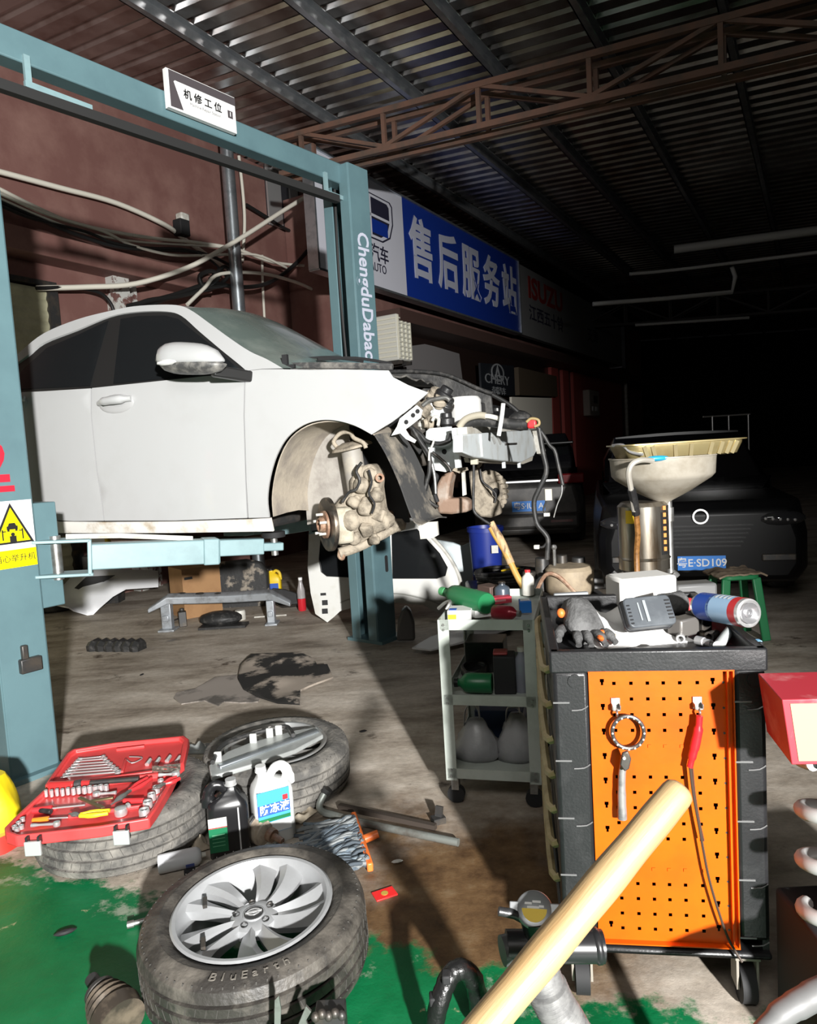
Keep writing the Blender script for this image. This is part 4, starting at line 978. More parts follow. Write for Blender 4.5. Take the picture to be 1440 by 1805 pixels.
# ================================================================ FAR FLOOR: PARKED CARS, CAR PARTS, BINS
m_blackcar = mat('black car paint', (0.004, 0.004, 0.0045), 0.35, spec=0.25)
m_greycar = mat('dusty grey car paint', (0.055, 0.053, 0.052), 0.35, 0.3, c2=(0.09, 0.085, 0.08), scale=5)
m_tyre = mat('tyre rubber', (0.045, 0.044, 0.042), 0.75, c2=(0.12, 0.115, 0.105), scale=9, amt=(0.42, 0.75), bump=0.3, bscale=60)
m_plate = mat('blue number plate', (0.02, 0.22, 0.72), 0.4)
m_ink = mat('white plate ink', (0.8, 0.8, 0.8), 0.5)
m_lens = mat('dark red lamp lens', (0.12, 0.004, 0.006), 0.15)
def parked(name, lab, T, L, W, H, hood, paint, plate, plate_z, rear, pw=0.44):
    """A parked car; its visible end lies at local y = 0 and the car runs to +y."""
    r = thing(name, lab, 'car', T)
    def ring(y, z0, z1, w, tuck):
        return [V((s * w * k, y, z)) for s, k, z in ((-1, .9, z0), (-1, 1, z0 + .12), (-1, 1.0, z0 + (z1 - z0) * .6), (-1, tuck, z1), (1, tuck, z1), (1, 1.0, z0 + (z1 - z0) * .6), (1, 1, z0 + .12), (1, .9, z0))]
    w = W / 2; zb = 0.62 * H
    b = MB(); b.skin([ring(0.0, .24, zb - .12, w * .86, .9), ring(.1, .2, zb - .03, w * .96, .93), ring(hood, .18, zb, w, .95), ring(L - .4, .18, zb, w, .95), ring(L, .24, zb - .15, w * .88, .9)]); b.build('body', paint, r, bevel=0.03, angle=35)
    g0 = hood - (.25 if not rear else .15)
    b = MB(); b.skin([ring(g0, zb - .05, zb + .02, w * .86, .95), ring(g0 + (.75 if not rear else .35), zb - .05, H, w * .84, .84), ring(L * .72, zb - .05, H - .02, w * .84, .84), ring(L * .92, zb - .05, zb + .03, w * .84, .9)]); b.build('cabin', mat('dark cabin glass', (0.004, 0.004, 0.005), 0.15, spec=0.25), r, bevel=0.03)
    b = MB(); b.grid(lambda u, v: V(((2 * v - 1) * w * .70, g0 + .72 + u * (L * .72 - g0 - .72), H + .012 - .02 * (2 * v - 1) ** 2)), 4, 6); b.build('roof', paint, r, solid=0.03)
    for y in (.85, L - .85):
        for s in (-1, 1):
            b = MB(); b.lathe([(0.2, -.1), (.29, -.11), (.32, -.06), (.32, .06), (.29, .11), (0.2, .1), (.17, .02), (0, .02)], 24, M.Translation(V((s * (w - .11), y, .32))) @ RY(90 * s)); b.build('wheel', m_tyre, r)
    b = MB(); b.box((0, -.012, plate_z), (pw, 0.012, pw * .318)); b.build('number_plate', m_plate, r)
    text('plate_characters', plate, pw * .24, m_ink, r, M.Translation(V((0, -.020, plate_z))) @ RX(90), 0.001, 0.012, sx=0.98)
    return r
# grey car seen from behind
q = at(934, 892, 10.0); ang = rad(-11)
suv = parked('suv', 'dusty grey SUV parked tail towards the viewer behind the engine bay', M.Translation(V((q.x - .02, q.y, 0))) @ M.Rotation(ang, 4, 'Z'), 4.0, 1.6, 1.62, 0.35, m_greycar, '粤S·IU  A', q.z, True, 0.46)
for s in (-1, 1):
    b = MB(); b.box((s * .60, -.0, .98), (.36, .08, .14)); b.build('tail_lamp', m_lens, suv, bevel=0.02)
b = MB(); b.box((0, -.03, .40), (1.4, .14, .22)); b.build('rear_bumper', m_greycar, suv, bevel=0.05)
b = MB(); b.box((0.45, -.105, .4), (.3, .01, .035)); b.build('reflector', m_lens, suv)
b = MB(); b.box((0, -.02, .965), (1.1, .02, .025)); b.build('tailgate_trim', m_chrome, suv)
b = MB(); b.box((0, .02, 1.48), (1.3, .3, .04)); b.build('spoiler', m_blackcar, suv, bevel=0.015)
# black car facing the viewer
q = at(1236, 992, 5.95)
sed = parked('car', 'black car parked nose towards the viewer behind the oil drainer', M.Translation(V((q.x, q.y, 0))) @ M.Rotation(rad(-15), 4, 'Z'), 4.2, 1.76, 1.5, 1.25, m_blackcar, '粤E·SD109', q.z, False, 0.38)
b = MB()
for i in range(6): b.box((0, -.01 - .0, .52 + i * .035), (.62 + i * .04, .02, .01))
b.build('grille', mat('gloss black grille', (0.02, 0.02, 0.02), 0.3, 0.5), sed)
for s in (-1, 1):
    b = MB(); b.ball((s * .62, .04, .74), (.2, .07, .07), 14); hl = b.build('headlamp', mat('headlamp glass', (0.02, 0.02, 0.022), 0.05), sed)
    b = MB()
    for i in range(5): b.ball((s * (.5 + i * .055), -.02, .745 - i * .004), .014, 8)
    b.build('lamp_reflector', m_chrome, hl)
    b = MB(); b.box((s * .6, -.005, .42), (.26, .02, .06)); b.build('fog_lamp', m_dark, sed, bevel=0.01)
b = MB(); b.lathe([(0.05, 0), (0.065, 0), (0.065, 0.01), (0.05, 0.01)], 20, M.Translation(V((0, -.02, .78))) @ RX(90)); b.build('badge', m_chrome, sed)
# chrome frame standing beyond the black car
T = M.Translation(at(1288, 752, 10.9)); T.translation.z = 0
ch = thing('chrome_rack', 'thin chrome rack standing up behind the black car', 'rack', T)
zt = at(1288, 732, 10.9).z
for dx in (-.28, -.03, .27):
    b = MB(); b.cyl((dx, 0, 0), (dx, 0, zt), 0.012, n=8); b.build('upright', m_chrome, ch)
b = MB(); b.cyl((-.42, 0, zt), (.30, 0, zt + .0), 0.012, n=8); b.build('rail', m_chrome, ch)
# white bumper corner on the floor by the wall
def outline_thing(name, lab, cat, px, Y, m, depth=0.05, lean=0.0, group=None, bev=0.01, drop=0.0):
    """Plate whose outline was traced; stands at depth Y, leaning back by `lean` metres per metre of height."""
    nrm = V((0, -1, lean)).normalized(); P = V((0, Y, 0))
    q = [pl(x, y, P, nrm) for x, y in px]
    c = sum(q, V()) / len(q); o = V((c.x, c.y, 0))
    up = V((0, lean, 1)).normalized()
    b = MB(); b.prism([((k - o).x, (k - o).dot(up)) for k in q], depth, frame(V((0, 0, 0)), V((1, 0, 0)), up, nrm), -depth)
    ob = b.build(name, m, None, M.Translation(o), bevel=bev); return tag(ob, lab, cat, group)
bp_px = [(88, 1065), (112, 1031), (129, 1013), (213, 1012), (279, 1015), (277, 1034), (247, 1036), (216, 1041), (199, 1052), (175, 1072), (161, 1086), (143, 1083), (122, 1069)]
P0 = fl(160, 1087); Yb = P0.y
bc = thing('bumper_cover', 'white bumper cover lying on the floor under the car behind the near lift post', 'bumper', M.Translation(P0))
rows = []
topl = [(88, 1065), (100, 1046), (112, 1031), (129, 1013), (165, 1004), (213, 1003), (279, 1006)]
botl = [(122, 1070), (135, 1079), (161, 1087), (176, 1072), (199, 1052), (222, 1039), (279, 1035)]
b = MB(); k = 5
def bf(u, v):
    i = min(int(u * 6), 5); f = u * 6 - i
    x0, y0 = topl[i][0] * (1 - f) + topl[i + 1][0] * f, topl[i][1] * (1 - f) + topl[i + 1][1] * f
    x1, y1 = botl[i][0] * (1 - f) + botl[i + 1][0] * f, botl[i][1] * (1 - f) + botl[i + 1][1] * f
    p = at(x0 * (1 - v) + x1 * v, y0 * (1 - v) + y1 * v, Yb + 0.35 * (1 - v) - 0.12 * sin(pi * v) + 0.25 * u); return p - P0
b.grid(bf, 18, 8); b.build('shell', mat('white bumper paint', (0.62, 0.63, 0.65), 0.3, coat=0.5), bc, solid=0.012)
b = MB(); q = [at(x, y, Yb + .16 + .2) - P0 for x, y in ((140, 1033), (160, 1014), (210, 1011), (185, 1026), (165, 1040))]
b._add([k_ + V((0, -.09, 0.0)) for k_ in q], [(0, 1, 2, 3, 4)]); b.build('air_opening', m_matte, bc, solid=0.03)
# black tyre-like drum behind the white bumper
q = fl(92, 1072); b = MB(); b.lathe([(0, 0), (.3, 0), (.34, .04), (.34, .16), (.3, .2), (0.18, .2), (0.16, .1), (0, .1)], 28); tag(b.build('tyre', m_tyre, None, M.Translation(V((q.x + .10, q.y - .12, 0))) @ M.Scale(.55, 4)), 'black tyre lying flat behind the white bumper cover', 'tyre')
# cardboard box
m_card = mat('brown cardboard', (0.36, 0.20, 0.09), 0.8, c2=(0.30, 0.16, 0.07), scale=5)
q = fl(322, 1093)
cb = thing('cardboard_box', 'brown cardboard box standing behind the silver bumper beam', 'box', M.Translation(V((q.x + .06, q.y + .28, 0))) @ RZ(38))
b = MB(); b.box((0, 0, .24), (.38, .36, .48)); b.build('carton', m_card, cb)
b = MB(); b.box((0, 0, .482), (.06, .362, .003)); b.build('tape', mat('tape', (0.42, 0.28, 0.15), 0.4), cb)
b = MB(); b.box((-.13, -.181, .39), (.08, .004, .025)); b.build('hand_hole', m_matte, cb)
# silver bumper beam on its brackets
q0, q1 = fl(296, 1108), fl(478, 1101); Yb = (q0.y + q1.y) / 2; O_ = V(((q0.x + q1.x) / 2, Yb, 0))
bb = thing('bumper_beam', 'silver front bumper beam standing on its two brackets on the floor', 'bumper beam', M.Translation(O_))
m_beam = mat('grey primer steel', (0.42, 0.45, 0.48), 0.42, 0.5, c2=(0.2, 0.2, 0.2), scale=12, amt=(0.5, 0.75))
def bbp(x, y, dy=0.0): return at(x, y, Yb + dy) - O_
b = MB(); pts = [bbp(262, 1076, -.1), bbp(297, 1055, .0), bbp(350, 1054, .03), bbp(410, 1052, .03), bbp(478, 1048, .0), bbp(512, 1064, -.12)]
rings = []
for i, p in enumerate(pts):
    k = 0.5 if i in (0, 5) else 1
    rings.append([p + V((0, -.05 * k, -.045 * k)), p + V((0, -.06 * k, .02 * k)), p + V((0, .0, .045 * k)), p + V((0, .05, .04 * k)), p + V((0, .05, -.045 * k))])
b.skin(rings); b.build('beam', m_beam, bb, bevel=0.008)
for i in range(5):
    b = MB(); p = bbp(320 + i * 32, 1046.5, .03); b.ball(p, (.05, .03, .012), 8); b.build('pressing', m_dark, bb)
for (xa, xb, y0, y1) in ((282, 308, 1062, 1107), (468, 488, 1058, 1100)):
    b = MB(); a_, c_ = bbp(xa, y0), bbp(xb, y1); z0 = 0.0
    b.box(((a_.x + c_.x) / 2, .0, (a_.z + .01) / 2), (abs(c_.x - a_.x) * .8, .08, a_.z - .01)); b.box(((a_.x + c_.x) / 2 + .01, -.03, .01), (abs(c_.x - a_.x) * 1.3, .16, .02)); b.box(((a_.x + c_.x) / 2, -.045, a_.z * .45), (abs(c_.x - a_.x) * .5, .03, .05)); b.build('bracket', m_beam, bb, bevel=0.006)
# dark moulded panel, black parts
o = outline_thing('moulded_panel', 'large round topped moulded panel, black smeared over tan, standing behind the silver beam', 'car panel', [(354, 1086), (352, 1030), (360, 1004), (385, 990), (430, 985), (458, 990), (470, 1010), (474, 1070), (470, 1086)], 7.1, mat('black smeared panel', (0.02, 0.02, 0.02), 0.6, c2=(0.28, 0.24, 0.19), scale=3.5, amt=(0.5, 0.56), bump=0.2), 0.12, 0.15, bev=0.03)
q = fl(385, 1106); b = MB(); b.ball((0, 0, .06), (.2, .12, .07), 14); b.box((.05, -.1, .012), (.42, .16, .02)); tag(b.build('rubber_lump', m_rubber, None, M.Translation(V((q.x, q.y + .1, 0)))), 'crumpled black rubber lump on the floor between the beam brackets', 'rubber')
q = fl(323, 1104); b = MB(); b.box((0, 0, .07), (.07, .07, .14)); b.cyl((0, 0, .14), (0, 0, .17), .02, n=10); tag(b.build('small_motor', m_dark, None, M.Translation(q) @ RZ(20), bevel=.01), 'small dark motor standing beside the left beam bracket', 'motor')
q = fl(424, 1092); b = MB(); b.lathe([(0, 0), (.05, 0), (.052, .07), (.045, .09), (0, .09)], 14); tag(b.build('white_cup', m_offw, None, M.Translation(q)), 'small white cup on the floor below the silver beam', 'cup')
outline_thing('trim_panel', 'black low trim panel on the floor right of the silver beam', 'car panel', [(470, 1050), (478, 1034), (500, 1036), (530, 1046), (528, 1062), (490, 1066)], 6.75, m_black, 0.2, 0.4)
def jug(name, lab, cat, T, h, w, d, m, mcap, mlab=None, group=None, lidr=0.02):
    r = thing(name, lab, cat, T, group)
    b = MB(); rings = []
    for z, k in ((0, .9), (.03, 1), (.62, 1), (.72, .97), (.82, .7), (.9, .35), (.93, .22), (.96, .22)):
        cx = (-.12 * w if z > .8 else 0) * (1 if z > .85 else .4)
        rings.append([V((x * k + cx, y * (k if k > .5 else k * w / d * .6), z * h)) for x, y in rrect(w, d, min(w, d) * .25, 4)])
    b.skin(rings); b.build('bottle', m, r, angle=50)
    b = MB(); b.tube([(-.02 * w, 0, .87 * h), (.2 * w, 0, .94 * h), (.42 * w, 0, .86 * h), (.46 * w, 0, .66 * h)], .075 * w + .004, 8, 4); b.build('handle', m, r)
    b = MB(); b.cyl((-.12 * w, 0, .955 * h), (-.12 * w, 0, 1.0 * h), lidr, n=14); b.build('cap', mcap, r)
    if mlab:
        b = MB(); b.box((0, -d / 2 - .001, .36 * h), (w * .7, .002, h * .42)); b.build('label_patch', mlab, r)
    return r
q = at(481, 1030, 7.3); 
jug('oil_jug', 'yellow oil jug standing behind the silver beam near the far lift post', 'jug', M.Translation(V((q.x, 7.35, 0.0))), .34, .16, .1, m_yellow, m_black, m_blue, 'yellow oil jugs')
q = at(176, 965, 7.6); jug('oil_jug', 'yellow oil jug on a ledge at the left, seen above the lift arm', 'jug', M.Translation(V((q.x - .1, 7.85, .55))), .36, .22, .12, m_yellow, m_black, m_white, 'yellow oil jugs')
b = MB(); b.box((q.x - .1, 7.85, .27), (.36, .2, .545)); tag(b.build('dark_crate', m_under, None, None, bevel=.01), 'dark crate under the yellow jug at the left below the car', 'crate')
q = fl(533, 1076); r = thing('drink_bottle', 'clear drink bottle with red liquid on the floor left of the far lift post', 'bottle', M.Translation(q))
b = MB(); b.lathe([(0, 0), (.035, 0), (.04, .015), (.04, .12), (0, .121)], 16); b.build('red_liquid', mat('red liquid', (0.5, 0.02, 0.03), 0.15), r)
b = MB(); b.lathe([(.04, .122), (.039, .2), (.02, .27), (.018, .3), (0, .3)], 16); b.build('clear_neck', mat('clear plastic', (0.55, 0.52, 0.52), 0.12, trans=0.5), r)
b = MB(); b.cyl((0, 0, .3), (0, 0, .325), .02, n=12); b.build('cap', m_white, r)
# white tailgate shell leaning behind the far post
m_shell = mat('white primed shell', (0.60, 0.60, 0.57), 0.45, c2=(0.48, 0.46, 0.40), scale=5, amt=(0.5, 0.8))
Yt = fl(576, 1098).y; lean = 0.12
nrm = V((0, -1, lean)).normalized(); upv = V((0, lean, 1)).normalized(); Ot = V((fl(660, 1098).x, Yt, 0))
def tg(x, y): k = pl(x, y, Ot, nrm) - Ot; return (k.x, k.dot(upv))
out = [tg(*k) for k in [(545, 930), (543, 1000), (548, 1045), (556, 1082), (577, 1097), (588, 1088), (600, 1077), (625, 1070), (693, 1062), (745, 1066), (770, 1080), (800, 1092), (808, 1075), (814, 1042), (813, 1023), (802, 998), (785, 972), (760, 945), (745, 915), (560, 900)]]
w1 = [tg(*k) for k in [(562, 985), (566, 1008), (576, 1016), (618, 1018), (620, 960), (565, 950)]]
w2 = [tg(*k) for k in [(690, 940), (692, 1020), (770, 1020), (785, 1015), (789, 1000), (775, 975), (752, 950), (735, 932)]]
tgT = M.Translation(Ot)
tgo = thing('tailgate', 'white tailgate shell with dark window openings leaning behind the far lift post', 'tailgate', tgT)
Fm = frame(V((0, 0, 0)), V((1, 0, 0)), upv, nrm)
b = MB(); b.sheet(out, lambda x, z: Fm @ V((x, z, 0.025 * sin(3.0 * z))), 0.06, [w1, w2]); b.build('shell', m_shell, tgo, solid=0.03)
for w_ in (w1, w2):
    b = MB(); b.sheet(w_, lambda x, z: Fm @ V((x, z, -.02)), 0.2); b.build('window', m_glass, tgo, solid=0.004)  # black panes stand in for the darkness seen through the openings
b = MB(); b.tube([Fm @ V((*tg(*k), .015)) for k in [(752, 938), (778, 965), (800, 996), (811, 1024), (812, 1050)]], .018, 7, 4); b.build('edge_seal', m_offw, tgo)
b = MB(); b.tube([Fm @ V((*tg(*k), .012)) for k in [(600, 1062), (640, 1050), (700, 1046), (750, 1056), (790, 1070)]], .008, 6, 4); b.build('crease', mat('shell crease', (0.4, 0.4, 0.37), 0.5), tgo)
for x, y in ((562, 1030), (570, 1045), (573, 1062), (573, 1077)):
    b = MB(); b.box((0, 0, 0), (.05, .045, .012), Fm @ TR(*tg(x, y), .012)); b.build('access_hole', m_matte, tgo)
# pale plastic panel, blue bin and dark clutter behind the trolley
outline_thing('pale_panel', 'pale blue grey plastic panel leaning left of the blue bin', 'car panel', [(752, 1052), (770, 968), (764, 950), (800, 956), (815, 962), (830, 955), (836, 1000), (828, 1052)], 6.9, mat('pale blue plastic', (0.42, 0.50, 0.52), 0.4), 0.04, 0.12)
q = at(860, 990, 6.4)
bn = thing('blue_bin', 'dark blue plastic bin on the floor behind the bamboo pole', 'bin', M.Translation(V((q.x, 6.5, 0))))
zt = at(860, 928, 6.5).z
b = MB(); b.lathe([(0, 0.0), (.12, 0), (.155, zt - .04), (.17, zt - .04), (.17, zt), (.15, zt), (.14, zt - .1), (0, zt - .1)], 24); b.build('tub', mat('deep blue plastic', (0.012, 0.03, 0.24), 0.4), bn)
b = MB(); p = at(872, 968, 6.32) - V((q.x, 6.5, 0)); b.box(p, (.06, .02, .07)); b.build('sticker', m_offw, bn)
q = fl(880, 1110); cl = thing('hose_coil', 'coil of black hoses lying behind the service trolley', 'hose', M.Translation(V((at(885, 1010, 5.75).x, 5.75, at(885, 1028, 5.75).z))))
for i in range(5):
    b = MB(); b.tube([V(((.20 + .015 * i) * cos(a) + .01 * i, .15 * sin(a), .016 + .022 * i + .01 * sin(2 * a + i))) for a in [2 * pi * k / 20 for k in range(20)]], .014, 7, 0, True); b.build('coil', m_rubber, cl)
b = MB(); b.tube([(-.02, -.1, .12), (.08, -.09, .13), (.14, -.04, .12)], .008, 6, 3); b.build('yellow_band', m_yellow, cl)
zc = at(885, 1028, 5.75).z
b = MB(); b.box((0, 0, zc / 2), (.58, .46, zc - .002)); tag(b.build('black_crate', m_black, None, M.Translation(V((at(885, 1010, 5.75).x, 5.75, 0))), bevel=.02), 'black crate under the hose coil behind the service trolley', 'crate')
# engine with a beige canister, behind the tool cabinet
q = at(1000, 1020, 4.1)
eg = thing('engine', 'removed engine with a beige canister, standing behind the tool cabinet', 'engine', M.Translation(V((q.x, 4.15, 0))))
zc = at(1000, 1046, 4.1).z
b = MB(); b.box((0, 0, zc / 2), (.42, .4, zc)); b.build('block', m_under, eg, bevel=.03)
b = MB(); b.lathe([(0, 0), (.13, 0), (.14, .02), (.14, .14), (.12, .16), (0, .165)], 22, TR(0.02, -.02, zc)); b.build('canister', mat('beige canister', (0.36, 0.29, 0.20), 0.6, c2=(0.2, 0.16, 0.12), scale=6), eg)
b = MB(); b.tube([(-.2, -.1, zc + .02), (-.14, -.12, zc + .13), (-.07, -.14, zc + .12), (0.02, -.16, zc + .02)], .012, 7, 4); b.build('brown_pipe', m_rust, eg)
for x, z, r in ((-.12, .2, .05), (0, .21, .04), (.1, .19, .05), (-.2, .12, .05), (.19, .1, .06)):
    b = MB(); b.cyl((x, .08, zc), (x, .08, zc + z), r, r * .8, 12); b.build('pipe_stub', m_dark, eg, bevel=.004)
b = MB(); b.cyl((-.06, 0, zc + .16), (-.06, 0, zc + .26), .01, n=8); b.ball((-.06, 0, zc + .27), .018, 8); b.build('dipstick', m_steel, eg)
# ribbed black plastic part, mats on the floor
q = fl(206, 1145); T = M.Translation(q) @ RZ(-14)
b = MB(); rings = []
for i in range(13):
    t = i / 12; k = .8 + .2 * (i % 2); zz = .085 * k
    rings.append([V((-.24 + .48 * t, y * (1 if i % 2 else .8), z)) for y, z in ((-.075, .0), (-.08, zz * .6), (-.04, zz), (.04, zz * 1.05), (.07, zz * .6), (.07, 0))])
b.skin(rings); tag(b.build('ribbed_cover', m_rubber, None, T, angle=20), 'black ribbed plastic cover on the concrete floor beneath the car', 'cover')
def floor_sheet(name, lab, cat, px, m, z=0.008, th=0.006, wav=0.015):
    q = [fl(x, y) for x, y in px]; c = sum(q, V()) / len(q)
    b = MB(); b.sheet([((k - c).x, (k - c).y) for k in q], lambda x, y: V((x, y, z + wav * max(0, noise.noise(V((x * 4, y * 4, z * 90)))) * 2)), 0.05)
    return tag(b.build(name, m, None, M.Translation(V((c.x, c.y, 0))), solid=th, angle=60), lab, cat)
floor_sheet('grey_cloth', 'flat grey beige cloth on the floor, left under the black mat', 'cloth', [(306, 1232), (312, 1222), (345, 1215), (380, 1196), (430, 1190), (470, 1205), (455, 1238), (425, 1240), (395, 1238), (385, 1245), (360, 1236), (345, 1238), (320, 1243)], mat('grey felt', (0.30, 0.265, 0.235), 0.9, c2=(0.10, 0.09, 0.08), scale=2.5, amt=(0.52, 0.6)), 0.006, 0.006, .006)
floor_sheet('black_mat', 'crumpled black mat with a pale tan patch on the floor below the car', 'mat', [(420, 1204), (425, 1180), (445, 1162), (480, 1159), (530, 1158), (553, 1168), (560, 1180), (578, 1184), (588, 1202), (560, 1212), (545, 1218), (530, 1225), (529, 1252), (490, 1248), (455, 1236), (430, 1222)], mat('black felt mat', (0.012, 0.011, 0.010), 0.85, c2=(0.34, 0.29, 0.24), scale=2.4, amt=(0.50, 0.56), r2=0.9), 0.022, 0.012, .02)
outline_thing('plastic_canister', 'grey translucent canister on the floor right of the far lift post', 'canister', [(699, 1131), (701, 1100), (708, 1078), (716, 1070), (724, 1078), (731, 1100), (732, 1130)], 5.35, mat('grey poly', (0.10, 0.095, 0.09), 0.45), 0.12, 0.0, bev=.02)
floor_sheet('fender_panel', 'long pale fender panel lying on the floor behind the service trolley', 'car panel', [(727, 1156), (760, 1136), (800, 1122), (850, 1112), (905, 1108), (900, 1128), (850, 1138), (800, 1150), (760, 1160)], mat('pale fender', (0.5, 0.5, 0.5), 0.35), 0.05, 0.012, .03)
for px, lab in (([(448, 1088), (505, 1084)], 'thin pale stick on the floor right of the silver beam'), ([(290, 1100), (335, 1082)], 'thin dark stick on the floor by the left beam bracket')):
    b = MB(); b.tube([fl(*k, .008) for k in px], .007, 6); tag(b.build('stick', m_offw if px[0][0] > 400 else m_dark), lab, 'stick')
# ================================================================ OIL DRAINER, STOOL, TROLLEY, TOOL CABINET
YD = 3.6
q = at(1136, 1010, YD)
od = thing('oil_drainer', 'stainless oil drainer with a wide grey funnel, standing behind the tool cabinet', 'oil drainer', M.Translation(V((q.x, YD, 0))))
OD = V((q.x, YD, 0))
zb, zt = at(1133, 1008, YD).z, at(1133, 884, YD).z
rt_ = 0.125
m_stain = mat('stained stainless', (0.36, 0.33, 0.28), 0.28, 0.9, c2=(0.16, 0.12, 0.08), scale=3, stretch=(5, 5, .6))
b = MB(); b.lathe([(0, zb), (rt_ - .02, zb), (rt_, zb + .02), (rt_, zt - .02), (rt_ - .02, zt), (0, zt)], 28); b.lathe([(rt_, zb + .07), (rt_ + .006, zb + .078), (rt_, zb + .086)], 28); b.build('tank', m_stain, od)
def on_tank(name, a0, a1, z0, z1, m):
    b = MB(); b.grid(lambda u, v: V(((rt_ + .002) * cos(rad(a0 + (a1 - a0) * u)), (rt_ + .002) * sin(rad(a0 + (a1 - a0) * u)), z0 + (z1 - z0) * v)), 8, 1); return b.build(name, m, od, solid=.001)
on_tank('yellow_label', -118, -148, zt - .1, zt - .035, m_yellow)
lb = on_tank('instruction_label', -42, -66, zb + .1, zt - .05, mat('black label', (0.02, 0.02, 0.02), 0.4))
b = MB(); 
for i in range(7): b.box(((rt_ + .004) * cos(rad(-57)), (rt_ + .004) * sin(rad(-57)), zb + .13 + i * .034), (.014, .014, .02), None)
b.build('label_marks', mat('orange print', (0.6, 0.2, 0.02), 0.5), od)
b = MB(); b.lathe([(rt_ + .03, zb - .03), (rt_ + .045, zb - .015), (rt_ + .03, zb), (rt_ + .015, zb - .015), (rt_ + .03, zb - .03)], 28); b.build('foot_ring', m_chrome, od)
for i in range(4):
    a = rad(45 + 90 * i)
    b = MB(); b.cyl(((rt_ + .03) * cos(a), (rt_ + .03) * sin(a), zb - .02), (.24 * cos(a), .24 * sin(a), .08), .014, n=8); lg = b.build('leg', m_dark, od)
    b = MB(); p = V((.24 * cos(a), .24 * sin(a), .04)); b.cyl(p + V((0, -.015, 0)), p + V((0, .015, 0)), .04, n=14); b.build('caster', m_matte, lg)
fx = at(1168, 860, YD) - OD; zf0, zf1, zf2 = at(1180, 884, YD).z, at(1168, 843, YD).z, at(1168, 806, YD).z
rf = .25
b = MB(); b.lathe([(.02, zf0 - .02), (.03, zf0), (rf * .5, zf0 + (zf1 - zf0) * .42), (rf * .93, zf1), (rf, zf1 + .02), (rf + .006, zf2), (rf + .012, zf2), (rf + .012, zf2 + .006), (rf - .004, zf2 + .004), (rf - .01, zf1 + .03), (.03, zf0 + .02)], 40, TR(fx.x, 0, 0)); b.build('funnel', mat('grey beige funnel plastic', (0.36, 0.33, 0.275), 0.5, c2=(0.24, 0.21, 0.16), scale=5), od)
b = MB(); px_ = at(1180, 950, YD) - OD; b.cyl((px_.x, 0, zb - .06), (px_.x, 0, zf0 + .01), .018, n=14); b.cyl((px_.x, 0, zf0 - .1), (px_.x, 0, zf0 - .03), .026, n=10); b.build('post', m_steel, od)
b = MB(); b.bar((px_.x, 0, zb - .05), (0, 0, zb - .05), .04, .03); b.build('bracket', m_dark, od)
hz = lambda x, y, dy=-.14: at(x, y, YD + dy) - OD
b = MB(); b.tube([hz(1118, 900, -.2), hz(1112, 862, -.26), hz(1108, 835, -.30), hz(1114, 818, -.31), hz(1130, 811, -.30), hz(1150, 812, -.25)], .013, 8, 5); b.build('hook_pipe', mat('pale metal pipe', (0.55, 0.52, 0.46), 0.35, 0.4), od)
b = MB(); b.tube([hz(1113, 862, -.26), hz(1118, 885, -.22), hz(1121, 906, -.18)], .02, 8, 3); b.build('hose_sleeve', m_black, od)
b = MB(); b.tube([hz(1121, 905, -.18), hz(1124, 940, -.16), hz(1122, 975), hz(1123, 1012)], .014, 8, 4); b.build('braided_hose', mat('brown braided hose', (0.24, 0.11, 0.03), 0.4, c2=(0.12, 0.05, 0.01), scale=60), od)
# brass tray lying on the funnel
yT = YD
a0, a1 = at(1080, 782, yT), at(1296, 768, yT)
c = (a0 + a1) / 2; ux = (a1 - a0).normalized(); wT = (a1 - a0).length
zr = at(1188, 775, yT).z; hT = .085
uz = V((0, 0, 1)); uz = (uz - ux * uz.dot(ux)).normalized(); uy = uz.cross(ux)
TT = frame(V((c.x, c.y, 0)) + V((0, 0, c.z - .03)), ux, uy, uz)
tr = thing('oil_pan', 'brass coloured ribbed oil pan lying on top of the drainer funnel', 'oil pan', TT)
m_brass = mat('brass coloured tray', (0.33, 0.27, 0.13), 0.35, 0.6, c2=(0.28, 0.21, 0.09), scale=9)
b = MB(); rings = []
for z, k in ((-.055, .80), (-.05, .86), (.0, .93), (.012, .935), (.014, 1.0), (.02, 1.0)):
    rings.append([V((x, y, z)) for x, y in rrect(wT * k, .36 * k, .07 * k, 6)])
for z, k in ((.016, .93), (-.045, .84)): rings.append([V((x, y, z)) for x, y in rrect(wT * k, .36 * k, .07 * k, 6)])
b.skin(rings); b.build('pan', m_brass, tr, angle=30)
b = MB()
for x in (-.21, -.17, -.06, 0.02, .12, .17, .21, .24): b.bar((x * wT / .62 * .9, -.36 * .44, -.05), (x * wT / .62, -.36 * .47, .008), .018, .012, (0, -1, 0))
b.build('ribs', mat('bright brass', (0.48, 0.40, 0.22), 0.3, 0.7), tr)
b = MB(); b.tube([(-wT * .5, .0, .02), (-wT * .47, -.1, .02), (-wT * .43, -.14, -.015), (-wT * .36, -.19, -.03)], .008, 6, 4); b.build('wire_handle', m_chrome, tr)
b = MB(); b.box((.0, .0, .0), (.5, .24, .024)); b.build('dark_interior', m_matte, tr, bevel=.015)  # matte black slab darkens the inside of the pan
b = MB(); T = M.Translation(at(1158, 808, YD - .235)); b.ball((0, 0, 0), (.06, .02, .014), 14, T); tag(b.build('blue_disc', mat('sky blue plastic', (0.02, 0.30, 0.5), 0.4)), 'sky blue plastic disc on the funnel rim under the oil pan', 'disc')
